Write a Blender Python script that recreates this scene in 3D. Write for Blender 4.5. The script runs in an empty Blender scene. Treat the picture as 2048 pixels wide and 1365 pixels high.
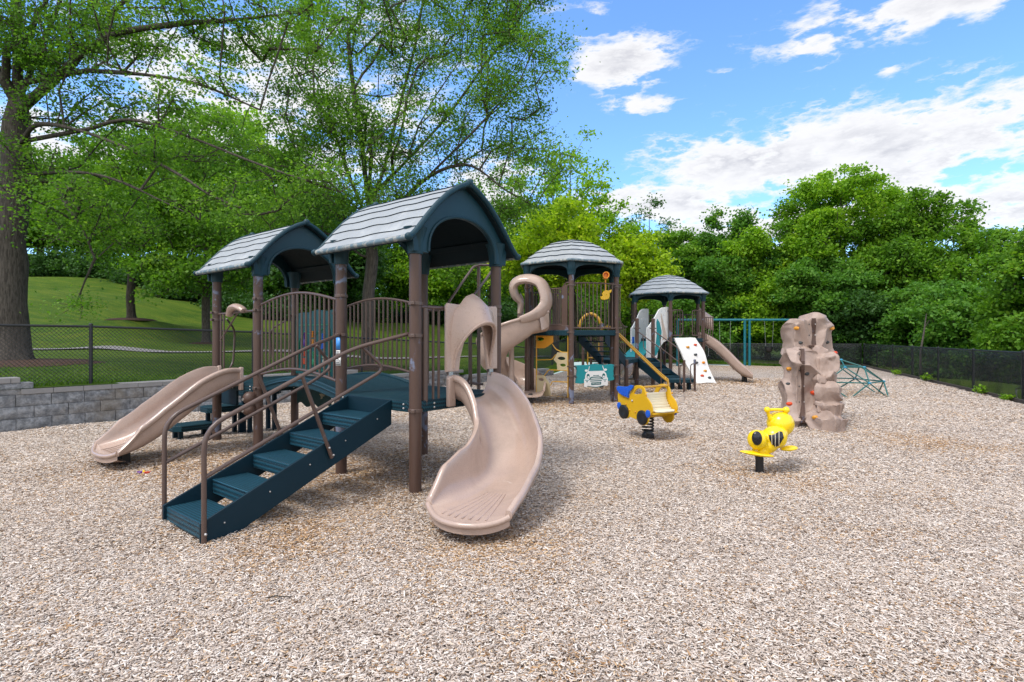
import bpy, math, random
import numpy as np
from mathutils import Vector, Matrix, noise as mnoise

R = math.radians
PI = math.pi
sc = bpy.context.scene
COL = sc.collection
random.seed(7)

# ------------------------------------------------------------------ camera
cam_d = bpy.data.cameras.new("camera")
cam = bpy.data.objects.new("camera", cam_d)
COL.objects.link(cam)
cam.location = (0, 0, 1.5)
cam.rotation_euler = (R(90), 0, 0)
cam_d.sensor_width = 36
cam_d.lens = 19.0
cam_d.shift_y = -0.0032
cam_d.clip_start = 0.05
cam_d.clip_end = 600
sc.camera = cam
F = 1081.0


def px(x, y, Y):
    """a point of the place at distance Y in front of the photographer"""
    return Vector(((x - 1024) / F * Y, Y, 1.5 - (y - 676) / F * Y))


# ------------------------------------------------------------------ light
SUN_EL, SUN_AZ = R(58), R(232)          # azimuth clockwise from +Y
sun_dir = Vector((math.sin(SUN_AZ) * math.cos(SUN_EL), math.cos(SUN_AZ) * math.cos(SUN_EL), math.sin(SUN_EL)))
sd = bpy.data.lights.new("sun", 'SUN')
sd.energy = 1.6
sd.angle = R(17)
sd.color = (1.0, 0.95, 0.88)
so = bpy.data.objects.new("sun", sd)
COL.objects.link(so)
so.rotation_euler = sun_dir.to_track_quat('Z', 'Y').to_euler()
so.location = (-20, -10, 40)

sc.view_settings.view_transform = 'Standard'
sc.view_settings.look = 'None'
sc.view_settings.exposure = 0.85
sc.view_settings.gamma = 1.0
try:
    sc.cycles.use_denoising = True
    sc.cycles.max_bounces = 7
    sc.cycles.transparent_max_bounces = 16
    sc.cycles.caustics_reflective = False
    sc.cycles.caustics_refractive = False
except Exception:
    pass


class NT:
    """small helper round a node tree"""
    def __init__(s, tree):
        s.t = tree
        s.n = tree.nodes
        s.l = tree.links

    def add(s, typ, **kw):
        n = s.n.new(typ)
        for k, v in kw.items():
            setattr(n, k, v)
        return n

    def link(s, a, b):
        s.l.new(a, b)

    def put(s, sock, v):
        if hasattr(v, 'links') or isinstance(v, bpy.types.NodeSocket):
            s.l.new(v, sock)
        else:
            sock.default_value = v

    def math(s, op, a, b=0.0, c=0.0, clamp=False):
        n = s.n.new('ShaderNodeMath')
        n.operation = op
        n.use_clamp = clamp
        s.put(n.inputs[0], a)
        s.put(n.inputs[1], b)
        s.put(n.inputs[2], c)
        return n.outputs[0]

    def mix(s, f, a, b, mode='MIX'):
        n = s.n.new('ShaderNodeMix')
        n.data_type = 'RGBA'
        n.blend_type = mode
        s.put(n.inputs[0], f)
        for sock, v in ((n.inputs[6], a), (n.inputs[7], b)):
            if isinstance(v, (tuple, list)) and len(v) == 3:
                v = (*v, 1)
            s.put(sock, v)
        return n.outputs[2]

    def noise(s, vec, scale, detail=4, rough=0.55, dist=0.0):
        n = s.n.new('ShaderNodeTexNoise')
        n.inputs['Scale'].default_value = scale
        n.inputs['Detail'].default_value = detail
        n.inputs['Roughness'].default_value = rough
        n.inputs['Distortion'].default_value = dist
        if vec is not None:
            s.l.new(vec, n.inputs['Vector'])
        return n.outputs['Fac']

    def ramp(s, f, stops, interp='LINEAR'):
        n = s.n.new('ShaderNodeValToRGB')
        n.color_ramp.interpolation = interp
        e = n.color_ramp.elements
        while len(e) < len(stops):
            e.new(0.5)
        for el, (p, c) in zip(e, stops):
            el.position = p
            el.color = (*c, 1) if len(c) == 3 else c
        s.put(n.inputs[0], f)
        return n.outputs[0]

    def smooth(s, v, lo, hi):
        n = s.n.new('ShaderNodeMapRange')
        n.interpolation_type = 'SMOOTHSTEP'
        s.put(n.inputs[0], v)
        n.inputs[1].default_value = lo
        n.inputs[2].default_value = hi
        return n.outputs[0]


# sky: Nishita with a field of fair-weather clouds laid out by compass direction and elevation
w = bpy.data.worlds.new("World")
sc.world = w
w.use_nodes = True
W = NT(w.node_tree)
W.n.clear()
wo = W.add('ShaderNodeOutputWorld')
bg = W.add('ShaderNodeBackground')
bg.inputs[1].default_value = 0.12
W.link(bg.outputs[0], wo.inputs[0])
sky = W.add('ShaderNodeTexSky', sky_type='NISHITA')
sky.sun_disc = False
sky.sun_elevation = SUN_EL
sky.sun_rotation = SUN_AZ
sky.air_density = 1.0
sky.dust_density = 0.6
sky.ozone_density = 3.0
tc = W.add('ShaderNodeTexCoord')
nv = W.add('ShaderNodeVectorMath', operation='NORMALIZE')
W.link(tc.outputs['Generated'], nv.inputs[0])
sx = W.add('ShaderNodeSeparateXYZ')
W.link(nv.outputs[0], sx.inputs[0])
az = W.math('ARCTAN2', sx.outputs[0], sx.outputs[1])
el = W.math('ARCSINE', sx.outputs[2])
zz = W.math('ADD', W.math('MAXIMUM', sx.outputs[2], 0.0), 0.35)
cv = W.add('ShaderNodeCombineXYZ')
W.link(W.math('DIVIDE', sx.outputs[0], zz), cv.inputs[0])
W.link(W.math('DIVIDE', sx.outputs[1], zz), cv.inputs[1])
W.link(W.math('MULTIPLY', sx.outputs[2], 3.2), cv.inputs[2])
n1 = W.noise(cv.outputs[0], 3.1, 10, 0.62, 0.25)
n2 = W.noise(cv.outputs[0], 9.0, 8, 0.6, 0.0)
blobs = [(1740, 300, 350, 95, .56), (1930, 250, 240, 90, .56), (1480, 335, 150, 58, .50), (1660, 440, 540, 56, .54),
         (1300, 412, 170, 44, .50), (1385, 330, 36, 26, .22), (1235, 130, 86, 54, .46), (1275, 207, 60, 20, .34),
         (1195, 20, 36, 28, .26), (1880, 6, 310, 44, .48), (1630, 80, 64, 56, .40), (1775, 145, 24, 15, .27),
         (1715, 86, 26, 18, .26), (1440, 155, 40, 26, .15), (1180, 120, 40, 70, .16), (560, 240, 290, 200, .46),
         (330, 110, 220, 90, .34), (200, 330, 200, 80, .42), (980, 400, 90, 70, .46), (800, 120, 160, 140, .30),
         (2080, 480, 80, 60, .35)]
acc = None
for bx, by, bsx, bsy, amp in blobs:
    d = math.hypot(F, bx - 1024)
    a0 = math.atan((bx - 1024) / F)
    e0 = math.atan((676 - by) / d)
    sa = bsx / d * math.cos(a0)
    se = bsy / d * math.cos(e0) ** 2
    da = W.math('DIVIDE', W.math('SUBTRACT', az, a0), sa)
    de = W.math('DIVIDE', W.math('SUBTRACT', el, e0), se)
    q = W.math('ADD', W.math('MULTIPLY', da, da), W.math('MULTIPLY', de, de))
    g = W.math('MULTIPLY', W.math('EXPONENT', W.math('MULTIPLY', q, -0.8)), amp)
    acc = g if acc is None else W.math('MAXIMUM', acc, g)
behind = W.math('MAXIMUM', W.smooth(sx.outputs[1], 0.25, -0.25), W.smooth(el, 0.75, 1.1))  # unseen cloud cover added behind the camera and overhead for whiter ambient light
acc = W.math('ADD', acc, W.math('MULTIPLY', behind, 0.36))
puff = W.math('SUBTRACT', 0.15, W.math('MULTIPLY', W.math('ABSOLUTE', W.math('SUBTRACT', n2, .5)), 2.0))
dens = W.math('ADD', acc, W.math('ADD', W.math('MULTIPLY', W.math('SUBTRACT', n1, .5), 1.05), W.math('MULTIPLY', W.math('SUBTRACT', n2, .5), .45)))
dens = W.math('ADD', dens, W.math('MULTIPLY', puff, 0.8))
mask = W.smooth(dens, 0.17, 0.41)
thick = W.smooth(dens, 0.36, 0.72)
shade = W.noise(cv.outputs[0], 3.4, 8, 0.6, 0.2)
ccol = W.mix(W.math('MULTIPLY', thick, W.smooth(shade, 0.36, 0.66)), (4.75, 4.7, 4.7), (3.0, 3.0, 3.2))
ccol = W.mix(behind, ccol, (8.2, 8.0, 7.8))  # added cover made brighter than the visible clouds to lift the fill light
skyc = W.mix(1.0, sky.outputs[0], (0.98, 1.27, 1.56), 'MULTIPLY')
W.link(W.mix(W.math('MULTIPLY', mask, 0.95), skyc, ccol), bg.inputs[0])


# ------------------------------------------------------------------ materials
def mat(name, color, rough=0.5, metal=0.0, var=0.12, vscale=3.0, bump=0.0, bscale=60.0, spec=0.5, wear=None, wscale=4.0, wlo=.6, whi=.68, extra=None):
    m = bpy.data.materials.new(name)
    m.use_nodes = True
    t = NT(m.node_tree)
    b = t.n['Principled BSDF']
    tcn = t.add('ShaderNodeTexCoord')
    ov = tcn.outputs['Object']
    nz = t.noise(ov, vscale, 5, 0.6)
    c = t.mix(nz, tuple(x * (1 - var) for x in color), tuple(min(1, x * (1 + var)) for x in color))
    if wear:
        wz = t.noise(ov, wscale, 6, 0.65, 0.4)
        c = t.mix(t.smooth(wz, wlo, whi), c, wear)
    if extra:
        c = extra(t, ov, c, b)
    t.put(b.inputs['Base Color'], c)
    rz = t.noise(ov, vscale * 4, 4, 0.6)
    t.put(b.inputs['Roughness'], t.math('ADD', t.math('MULTIPLY', t.math('SUBTRACT', rz, .5), .25), rough))
    b.inputs['Metallic'].default_value = metal
    b.inputs['Specular IOR Level'].default_value = spec
    if bump:
        bn = t.add('ShaderNodeBump')
        bn.inputs['Strength'].default_value = bump
        bn.inputs['Distance'].default_value = 0.01
        t.link(t.noise(ov, bscale, 6, 0.6), bn.inputs['Height'])
        t.link(bn.outputs[0], b.inputs['Normal'])
    return m


def perforated(t, ov, c, b):
    """rows of small punched slots across a coated metal tread"""
    sp = t.add('ShaderNodeSeparateXYZ')
    t.link(ov, sp.inputs[0])
    a = t.math('SINE', t.math('MULTIPLY', t.math('ADD', sp.outputs[0], sp.outputs[1]), 118))
    d = t.math('SINE', t.math('MULTIPLY', t.math('ADD', t.math('SUBTRACT', sp.outputs[0], sp.outputs[1]), t.math('MULTIPLY', sp.outputs[2], 1.4)), 118))
    h = t.smooth(t.math('MULTIPLY', a, d), 0.0, 0.25)
    bn = t.add('ShaderNodeBump')
    bn.inputs['Strength'].default_value = 0.6
    bn.inputs['Distance'].default_value = 0.006
    bn.invert = True
    t.link(h, bn.inputs['Height'])
    t.link(bn.outputs[0], b.inputs['Normal'])
    return t.mix(t.math('MULTIPLY', h, .92), c, (0.002, 0.006, 0.010))


def speckle(t, ov, c, b):
    v = t.noise(ov, 220, 2, 0.5)
    return t.mix(t.smooth(v, .56, .68), c, t.mix(1.0, c, (.72, .70, .70), 'MULTIPLY'))


def scuffs(t, ov, c, b):
    """pale grazes where shoes have rubbed"""
    mp = t.add('ShaderNodeMapping')
    mp.inputs['Scale'].default_value = (14, 3, 14)
    t.link(ov, mp.inputs['Vector'])
    v = t.noise(mp.outputs[0], 1.0, 6, .7, .6)
    g_ = t.noise(ov, 2.2, 7, .68, .5)                     # ingrained dirt, uneven
    c = t.mix(t.math('MULTIPLY', t.smooth(g_, .46, .70), .38), speckle(t, ov, c, b), (.25, .19, .155))
    return t.mix(t.math('MULTIPLY', t.smooth(v, .64, .74), .38), c, (.62, .54, .49))


M = {}
M['brown'] = mat('brown_coated_steel', (.085, .050, .038), .42, var=.12, spec=.35, wear=(.15, .17, .24), wscale=2.8, wlo=.585, whi=.64, bump=.06, bscale=180)
M['brown_pipe'] = mat('brown_coated_pipe', (.092, .058, .046), .36, var=.15, wear=(.125, .12, .13), wscale=6, wlo=.66, whi=.76)
M['navy'] = mat('navy_coated_steel', (.0035, .021, .034), .48, spec=.22, var=.18, bump=.05, bscale=120)
M['tread'] = mat('navy_perforated_tread', (.011, .066, .100), .45, spec=.3, var=.15, extra=perforated)
M['deck'] = mat('blue_green_deck_coating', wear=(.035, .075, .085), wscale=5, wlo=.56, whi=.74, color=(.008, .047, .066), rough=.58, spec=.22, var=.15, extra=perforated)
M['navyplastic'] = mat('navy_moulded_plastic', (.007, .036, .052), .45, spec=.3, var=.16, vscale=2, bump=.12, bscale=300, wear=(.02, .065, .085), wscale=3, wlo=.62, whi=.75)
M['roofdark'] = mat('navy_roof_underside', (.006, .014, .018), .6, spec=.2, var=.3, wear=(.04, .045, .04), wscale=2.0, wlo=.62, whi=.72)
M['rooftop'] = mat('weathered_grey_shingle', (.31, .33, .345), .62, spec=.25, var=.10, vscale=4, bump=.15, bscale=90, wear=(.40, .42, .43), wscale=2.2, wlo=.5, whi=.7, extra=speckle)
M['roofedge'] = mat('dirty_roof_edge', (.10, .15, .18), .6, var=.3, vscale=10, wear=(.33, .33, .30), wscale=12, wlo=.48, whi=.6)
M['tan'] = mat('tan_slide_plastic', (.42, .31, .255), .20, var=.06, extra=scuffs, spec=.6, bump=.03, bscale=400)
M['tan_top'] = mat('tan_moulded_plastic', (.44, .32, .26), .30, var=.07, extra=speckle)
M['rock'] = mat('tan_moulded_rock', (.34, .25, .205), .55, var=.12, vscale=5, bump=.35, bscale=40, extra=speckle, wear=(.37, .28, .235), wscale=7, wlo=.5, whi=.7)
M['teal'] = mat('teal_panel', (.005, .235, .255), .4, var=.08)
M['tealdark'] = mat('dark_teal_panel', (.004, .105, .105), .38, var=.10)
M['green_dark'] = mat('dark_green_panel', (.006, .055, .045), .4, var=.15)
M['white'] = mat('white_panel', (.74, .73, .70), .4, var=.05, wear=(.6, .58, .53), wscale=4, wlo=.6, whi=.75)
M['cream'] = mat('cream_plastic', (.72, .66, .50), .45, var=.06)
M['beige'] = mat('beige_panel', (.50, .40, .33), .45, var=.08)
M['sand'] = mat('sand_panel', (.44, .36, .21), .5, var=.10)
M['yellow'] = mat('yellow_moulded_plastic', (.86, .60, .006), .24, var=.05, spec=.6)
M['gold'] = mat('gold_sheet_plastic', (.62, .36, .006), .34, var=.06)
M['goldpipe'] = mat('gold_coated_pipe', (.50, .27, .02), .3, var=.1)
M['orange'] = mat('orange_plastic', (.72, .24, .008), .35, var=.12)
M['amber'] = mat('amber_plastic', (.60, .26, .02), .38, var=.12)
M['red'] = mat('red_plastic', (.62, .06, .01), .4, var=.12)
M['blue'] = mat('blue_plastic', (.008, .10, .55), .35, var=.1)
M['lightblue'] = mat('pale_blue_sticker', (.05, .28, .72), .4, var=.05)
M['purple'] = mat('purple_plastic', (.10, .012, .22), .4, var=.1)
M['greenp'] = mat('green_plastic', (.02, .30, .12), .4, var=.1)
M['black'] = mat('black_rubber', (.010, .010, .012), .42, var=.2)
M['darkeye'] = mat('glossy_dark_eye', (.012, .013, .018), .2, var=.1)
M['darkhold'] = mat('dark_grey_hold', (.045, .05, .052), .5, var=.2)
M['swingteal'] = mat('teal_coated_steel', (.006, .135, .175), .35, var=.08)
M['domegreen'] = mat('green_coated_pipe', (.010, .11, .10), .4, var=.2)
M['hubblue'] = mat('blue_hub', (.02, .22, .36), .4, var=.1)
M['steel'] = mat('zinc_steel', (.45, .45, .45), .35, metal=.9, var=.15)
M['fence'] = mat('black_vinyl_fence', (.012, .014, .016), .5, var=.2)
M['bolt'] = mat('bolt_head', (.5, .48, .46), .35, metal=.7, var=.1)


def stone_extra(t, ov, c, b):
    v = t.noise(ov, 9, 8, .7)
    c2 = t.mix(t.smooth(v, .35, .7), (.135, .14, .145), (.36, .365, .37))
    s = t.noise(ov, 1.1, 5, .6)
    return t.mix(t.math('MULTIPLY', t.smooth(s, .5, .68), .55), c2, (.19, .155, .11))


M['stone'] = mat('split_face_concrete', (.25, .25, .26), .9, bump=.9, bscale=34, spec=.15, extra=stone_extra)
M['cap'] = mat('grey_coping', (.27, .26, .25), .85, var=.25, vscale=3, bump=.4, bscale=50, spec=.2)


def bark_extra(t, ov, c, b):
    mp = t.add('ShaderNodeMapping')
    mp.inputs['Scale'].default_value = (1, 1, .16)
    t.link(ov, mp.inputs['Vector'])
    v = t.noise(mp.outputs[0], 30, 8, .7, .3)
    bn = t.add('ShaderNodeBump')
    bn.inputs['Strength'].default_value = .9
    bn.inputs['Distance'].default_value = .04
    t.link(v, bn.inputs['Height'])
    t.link(bn.outputs[0], b.inputs['Normal'])
    return t.mix(t.smooth(v, .36, .62), tuple(x * .5 for x in BARKC), tuple(min(1, x * 1.15) for x in BARKC))


BARKC = (.098, .084, .072)
M['bark'] = mat('grey_brown_bark', BARKC, .9, spec=.15, extra=bark_extra)
BARKC = (.085, .07, .056)
M['bark_dark'] = mat('dark_bark', BARKC, .9, spec=.15, extra=bark_extra)


def leafmat(name, dark, light, trans=.4, hi=None):
    m = bpy.data.materials.new(name)
    m.use_nodes = True
    t = NT(m.node_tree)
    b = t.n['Principled BSDF']
    out = t.n['Material Output']
    ge = t.add('ShaderNodeNewGeometry')
    tcn = t.add('ShaderNodeTexCoord')
    nz = t.noise(tcn.outputs['Object'], .55, 3, .6)
    f = t.math('ADD', t.math('MULTIPLY', ge.outputs['Random Per Island'], .55), t.math('MULTIPLY', t.smooth(nz, .3, .7), .45))
    stops = [(0.0, dark), (.75, light), (1.0, hi or tuple(x * 1.35 for x in light))]
    c = t.ramp(f, stops)
    t.put(b.inputs['Base Color'], c)
    b.inputs['Roughness'].default_value = .55
    b.inputs['Specular IOR Level'].default_value = .22
    tr = t.add('ShaderNodeBsdfTranslucent')
    t.put(tr.inputs[0], t.mix(1.0, c, (1.25, 1.35, .55), 'MULTIPLY'))
    ms = t.add('ShaderNodeMixShader')
    ms.inputs[0].default_value = trans
    t.link(b.outputs[0], ms.inputs[1])
    t.link(tr.outputs[0], ms.inputs[2])
    t.link(ms.outputs[0], out.inputs[0])
    return m


L_OAK = leafmat('oak_leaf', (0.0478, 0.1366, 0.0174), (0.1633, 0.3188, 0.0377), .48, (0.3049, 0.4554, 0.0726))
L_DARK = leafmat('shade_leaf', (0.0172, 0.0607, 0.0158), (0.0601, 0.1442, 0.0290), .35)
L_MID = leafmat('maple_leaf', (0.0446, 0.1366, 0.0132), (0.1630, 0.3264, 0.0264), .42, (0.2917, 0.4402, 0.0396))
L_YEL = leafmat('yellow_green_leaf', (0.1485, 0.2805, 0.0132), (0.3960, 0.5445, 0.0248), .45, (0.6930, 0.6930, 0.0330))
L_LIME = leafmat('lime_leaf', (0.0907, 0.2228, 0.0165), (0.2722, 0.4620, 0.0298), .45, (0.4620, 0.5940, 0.0495))
L_VINE = leafmat('vine_leaf', (0.0309, 0.1138, 0.0158), (0.1287, 0.2884, 0.0343), .38, (0.2574, 0.4099, 0.0660))
L_BLUE = leafmat('bluish_leaf', (0.0343, 0.0987, 0.0290), (0.1030, 0.2049, 0.0594), .38)


# ------------------------------------------------------------------ mesh building
class MB:
    def __init__(s):
        s.v = []
        s.f = []
        s.m = []

    def add(s, vs, fs, mi=0):
        o = len(s.v)
        s.v.extend([tuple(p) for p in vs])
        for f in fs:
            s.f.append(tuple(i + o for i in f))
            s.m.append(mi)
        return s

    def box(s, c, size, rot=None, mi=0):
        hx, hy, hz = (q / 2 for q in size)
        vs = [Vector((x, y, z)) for x in (-hx, hx) for y in (-hy, hy) for z in (-hz, hz)]
        if rot is not None:
            vs = [rot @ p for p in vs]
        c = Vector(c)
        vs = [p + c for p in vs]
        return s.add(vs, [(0, 1, 3, 2), (4, 6, 7, 5), (0, 4, 5, 1), (2, 3, 7, 6), (0, 2, 6, 4), (1, 5, 7, 3)], mi)

    def tube(s, pts, r, n=10, mi=0, caps=True, closed=False, squash=None):
        pts = [Vector(p) for p in pts]
        k = len(pts)
        rr = r if isinstance(r, (list, tuple)) else [r] * k
        tang = []
        for i in range(k):
            a = pts[(i - 1) % k] if (i > 0 or closed) else pts[0]
            b = pts[(i + 1) % k] if (i < k - 1 or closed) else pts[-1]
            t = (b - a)
            tang.append(t.normalized() if t.length > 1e-9 else Vector((0, 0, 1)))
        up = Vector((0, 0, 1)) if abs(tang[0].z) < .95 else Vector((1, 0, 0))
        nrm = (up - tang[0] * up.dot(tang[0])).normalized()
        vs = []
        for i in range(k):
            t = tang[i]
            nrm = (nrm - t * nrm.dot(t))
            nrm = nrm.normalized() if nrm.length > 1e-6 else t.orthogonal().normalized()
            bn = t.cross(nrm)
            sq = squash or (1, 1)
            for j in range(n):
                a = 2 * PI * j / n
                vs.append(pts[i] + (nrm * math.cos(a) * sq[0] + bn * math.sin(a) * sq[1]) * rr[i])
        fs = []
        for i in range(k if closed else k - 1):
            i2 = (i + 1) % k
            for j in range(n):
                j2 = (j + 1) % n
                fs.append((i * n + j, i * n + j2, i2 * n + j2, i2 * n + j))
        if caps and not closed:
            fs.append(tuple(range(n - 1, -1, -1)))
            fs.append(tuple((k - 1) * n + j for j in range(n)))
        return s.add(vs, fs, mi)

    def cyl(s, a, b, r, n=16, mi=0, r2=None):
        return s.tube([a, b], [r, r if r2 is None else r2], n, mi)

    def ball(s, c, r, nu=16, nv=10, mi=0, rot=None):
        rx, ry, rz = r if isinstance(r, (list, tuple)) else (r, r, r)
        c = Vector(c)
        vs = [Vector((0, 0, rz))]
        for i in range(1, nv):
            a = PI * i / nv
            for j in range(nu):
                b = 2 * PI * j / nu
                vs.append(Vector((rx * math.sin(a) * math.cos(b), ry * math.sin(a) * math.sin(b), rz * math.cos(a))))
        vs.append(Vector((0, 0, -rz)))
        if rot is not None:
            vs = [rot @ p for p in vs]
        vs = [p + c for p in vs]
        fs = [(0, 1 + j, 1 + (j + 1) % nu) for j in range(nu)]
        for i in range(nv - 2):
            for j in range(nu):
                a = 1 + i * nu
                fs.append((a + j, a + nu + j, a + nu + (j + 1) % nu, a + (j + 1) % nu))
        e = len(vs) - 1
        a = 1 + (nv - 2) * nu
        fs += [(e, a + (j + 1) % nu, a + j) for j in range(nu)]
        return s.add(vs, fs, mi)

    def rings(s, rings, closed_ring=True, caps=True, mi=0):
        n = len(rings[0])
        vs = [p for r_ in rings for p in r_]
        fs = []
        m = n if closed_ring else n - 1
        for i in range(len(rings) - 1):
            for j in range(m):
                j2 = (j + 1) % n
                fs.append((i * n + j, i * n + j2, (i + 1) * n + j2, (i + 1) * n + j))
        if caps and closed_ring:
            fs.append(tuple(range(n - 1, -1, -1)))
            fs.append(tuple((len(rings) - 1) * n + j for j in range(n)))
        return s.add(vs, fs, mi)

    def prism(s, poly, origin, ex, ey, thick, mi=0):
        """polygon in the plane (ex, ey) at origin, thick along ex x ey, centred"""
        ex, ey, o = Vector(ex), Vector(ey), Vector(origin)
        nz = ex.cross(ey).normalized() * (thick / 2)
        a = [o + ex * x + ey * y - nz for x, y in poly]
        b = [o + ex * x + ey * y + nz for x, y in poly]
        n = len(poly)
        fs = [tuple(range(n - 1, -1, -1)), tuple(range(n, 2 * n))]
        fs += [(i, (i + 1) % n, n + (i + 1) % n, n + i) for i in range(n)]
        return s.add(a + b, fs, mi)

    def mesh(s, name, mats, angle=40, fix=True):
        me = bpy.data.meshes.new(name)
        me.from_pydata(s.v, [], s.f)
        for m in mats:
            me.materials.append(m)
        if len(mats) > 1:
            me.polygons.foreach_set('material_index', s.m)
        if fix:
            import bmesh
            bm = bmesh.new()
            bm.from_mesh(me)
            bmesh.ops.recalc_face_normals(bm, faces=bm.faces)
            bm.to_mesh(me)
            bm.free()
        me.polygons.foreach_set('use_smooth', [True] * len(me.polygons))
        me.set_sharp_from_angle(angle=R(angle))
        me.update()
        return me

    def build(s, name, mats, parent=None, label=None, bevel=0, angle=40, seg=2):
        if not isinstance(mats, (list, tuple)):
            mats = [mats]
        return obj(name, s.mesh(name, mats, angle), parent, label, bevel, seg)


def obj(name, me, parent=None, label=None, bevel=0, seg=2):
    o = bpy.data.objects.new(name, me)
    COL.objects.link(o)
    if parent is not None:
        o.parent = parent
    if label:
        o['label'] = label
    if bevel:
        b = o.modifiers.new('bevel', 'BEVEL')
        b.width = bevel
        b.segments = seg
        b.limit_method = 'ANGLE'
        b.angle_limit = R(40)
        b.harden_normals = False
    return o


def thing(name, label, cat, loc=(0, 0, 0), rotz=0, group=None):
    o = bpy.data.objects.new(name, None)
    o.empty_display_size = .2
    COL.objects.link(o)
    o.location = loc
    o.rotation_euler = (0, 0, rotz)
    return tag(o, label, cat, group)


def tag(o, label, cat, group=None):
    o['label'] = label
    o['category'] = cat
    if group:
        o['group'] = group
    return o


def structure(o, kind='structure'):
    o['kind'] = kind
    return o


def copy_tree(o, parent=None):
    c = o.copy()
    COL.objects.link(c)
    c.parent = parent
    for ch in list(o.children):
        copy_tree(ch, c)
    return c


def plate(name, outer, holes, thick, mats, parent, origin, ex, ey, bevel=.004, label=None):
    """flat sheet with cut-outs: a filled 2D outline given thickness, laid in the plane (ex, ey)"""
    cu = bpy.data.curves.new(name, 'CURVE')
    cu.dimensions = '2D'
    cu.fill_mode = 'BOTH'
    cu.extrude = max(.0005, thick / 2 - bevel)
    cu.bevel_depth = bevel
    cu.bevel_resolution = 1
    for pl in [outer] + list(holes):
        sp = cu.splines.new('POLY')
        sp.points.add(len(pl) - 1)
        for p, (x, y) in zip(sp.points, pl):
            p.co = (x, y, 0, 1)
        sp.use_cyclic_u = True
    to = bpy.data.objects.new(name, cu)
    COL.objects.link(to)
    dg = bpy.context.evaluated_depsgraph_get()
    me = bpy.data.meshes.new_from_object(to.evaluated_get(dg))
    bpy.data.objects.remove(to)
    bpy.data.curves.remove(cu)
    ex, ey = Vector(ex).normalized(), Vector(ey).normalized()
    ez = ex.cross(ey)
    mx = Matrix((ex, ey, ez)).transposed().to_4x4()
    mx.translation = Vector(origin)
    me.transform(mx)
    me.materials.clear()
    me.materials.append(mats)
    me.polygons.foreach_set('use_smooth', [True] * len(me.polygons))
    me.set_sharp_from_angle(angle=R(35))
    return obj(name, me, parent, label)


def text_mesh(name, s, size, thick, m, parent, origin, ex, ey):
    cu = bpy.data.curves.new(name, 'FONT')
    cu.body = s
    cu.size = size
    cu.extrude = thick / 2
    cu.align_x = 'CENTER'
    cu.align_y = 'CENTER'
    to = bpy.data.objects.new(name, cu)
    COL.objects.link(to)
    dg = bpy.context.evaluated_depsgraph_get()
    me = bpy.data.meshes.new_from_object(to.evaluated_get(dg))
    bpy.data.objects.remove(to)
    ex, ey = Vector(ex).normalized(), Vector(ey).normalized()
    mx = Matrix((ex, ey, ex.cross(ey))).transposed().to_4x4()
    mx.translation = Vector(origin)
    me.transform(mx)
    me.materials.clear()
    me.materials.append(m)
    return obj(name, me, parent)


def fillet(pts, r=.1, n=5):
    """round the corners of a polyline"""
    pts = [Vector(p) for p in pts]
    out = [pts[0]]
    for i in range(1, len(pts) - 1):
        a, b, c = pts[i - 1], pts[i], pts[i + 1]
        da, dc = a - b, c - b
        k = min(r, da.length * .45, dc.length * .45)
        p, q = b + da.normalized() * k, b + dc.normalized() * k
        for j in range(n + 1):
            t = j / n
            out.append(p * (1 - t) ** 2 + b * 2 * t * (1 - t) + q * t * t)
    out.append(pts[-1])
    return out


def smoothpath(pts, n=6):
    """Catmull-Rom through points"""
    pts = [Vector(p) for p in pts]
    P = [pts[0] * 2 - pts[1]] + pts + [pts[-1] * 2 - pts[-2]]
    out = []
    for i in range(1, len(P) - 2):
        for j in range(n):
            t = j / n
            a, b, c, d = P[i - 1], P[i], P[i + 1], P[i + 2]
            out.append(.5 * ((2 * b) + (c - a) * t + (2 * a - 5 * b + 4 * c - d) * t * t + (3 * b - a - 3 * c + d) * t ** 3))
    out.append(pts[-1])
    return out


def lerp(a, b, t):
    return a + (b - a) * t


def table(ts, vs, t):
    return float(np.interp(t, ts, vs))


# ------------------------------------------------------------------ the ground
BOUND = [(-13.0, 2.27), (-8.25, 8.7), (-3.0, 15.8), (1.49, 22.0), (5.2, 33.0), (17.3, 27.6), (18.4, 27.8), (11.9, 12.57), (3.98, -6.2), (-13, -6.2)]
CTRL = [(-13, 2.3, .74), (-8.5, 8.9, .66), (-5.7, 12.4, .58), (-3.2, 16.0, .42), (-.8, 19.2, .22), (1.4, 22.2, .0), (5.3, 35, -.02), (10, 37, -.06),
        (19, 31, -.08), (12.2, 12.6, -.06), (15.5, 20, -.10), (16, 12, -.5), (24, 20, -1.4), (32, 30, -2.4), (5, -8, 0), (14, -4, -.4), (-14, -8, .7),
        (-18.2, 20, 1.02), (-12.4, 21, .90), (-2.6, 26, .55), (.8, 30, .42), (7.8, 34.5, .10), (-12.5, 13.5, .86), (-17.6, 25, 2.33), (-13.7, 24.2, 1.22),
        (-26, 33, 4.2), (-38, 50, 7.8), (-31, 42, 6.0), (-22, 40, 4.2), (-16.7, 39, 2.7), (-9.7, 45, 2.7), (-3, 50, 1.7), (3.5, 52, 1.0), (12, 60, .6), (-60, 64, 11.5),
        (-45, 90, 12.5), (-20, 85, 8), (5, 90, 3), (40, 62, -2), (60, 22, -3.5), (-60, 20, 5.5), (-30, 16, 2.6), (-22, 12, 1.5), (-40, -20, 3), (40, -20, -2), (70, 80, -2), (-4.65, 17.6, .48)]
_C = np.array(CTRL)


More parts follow.
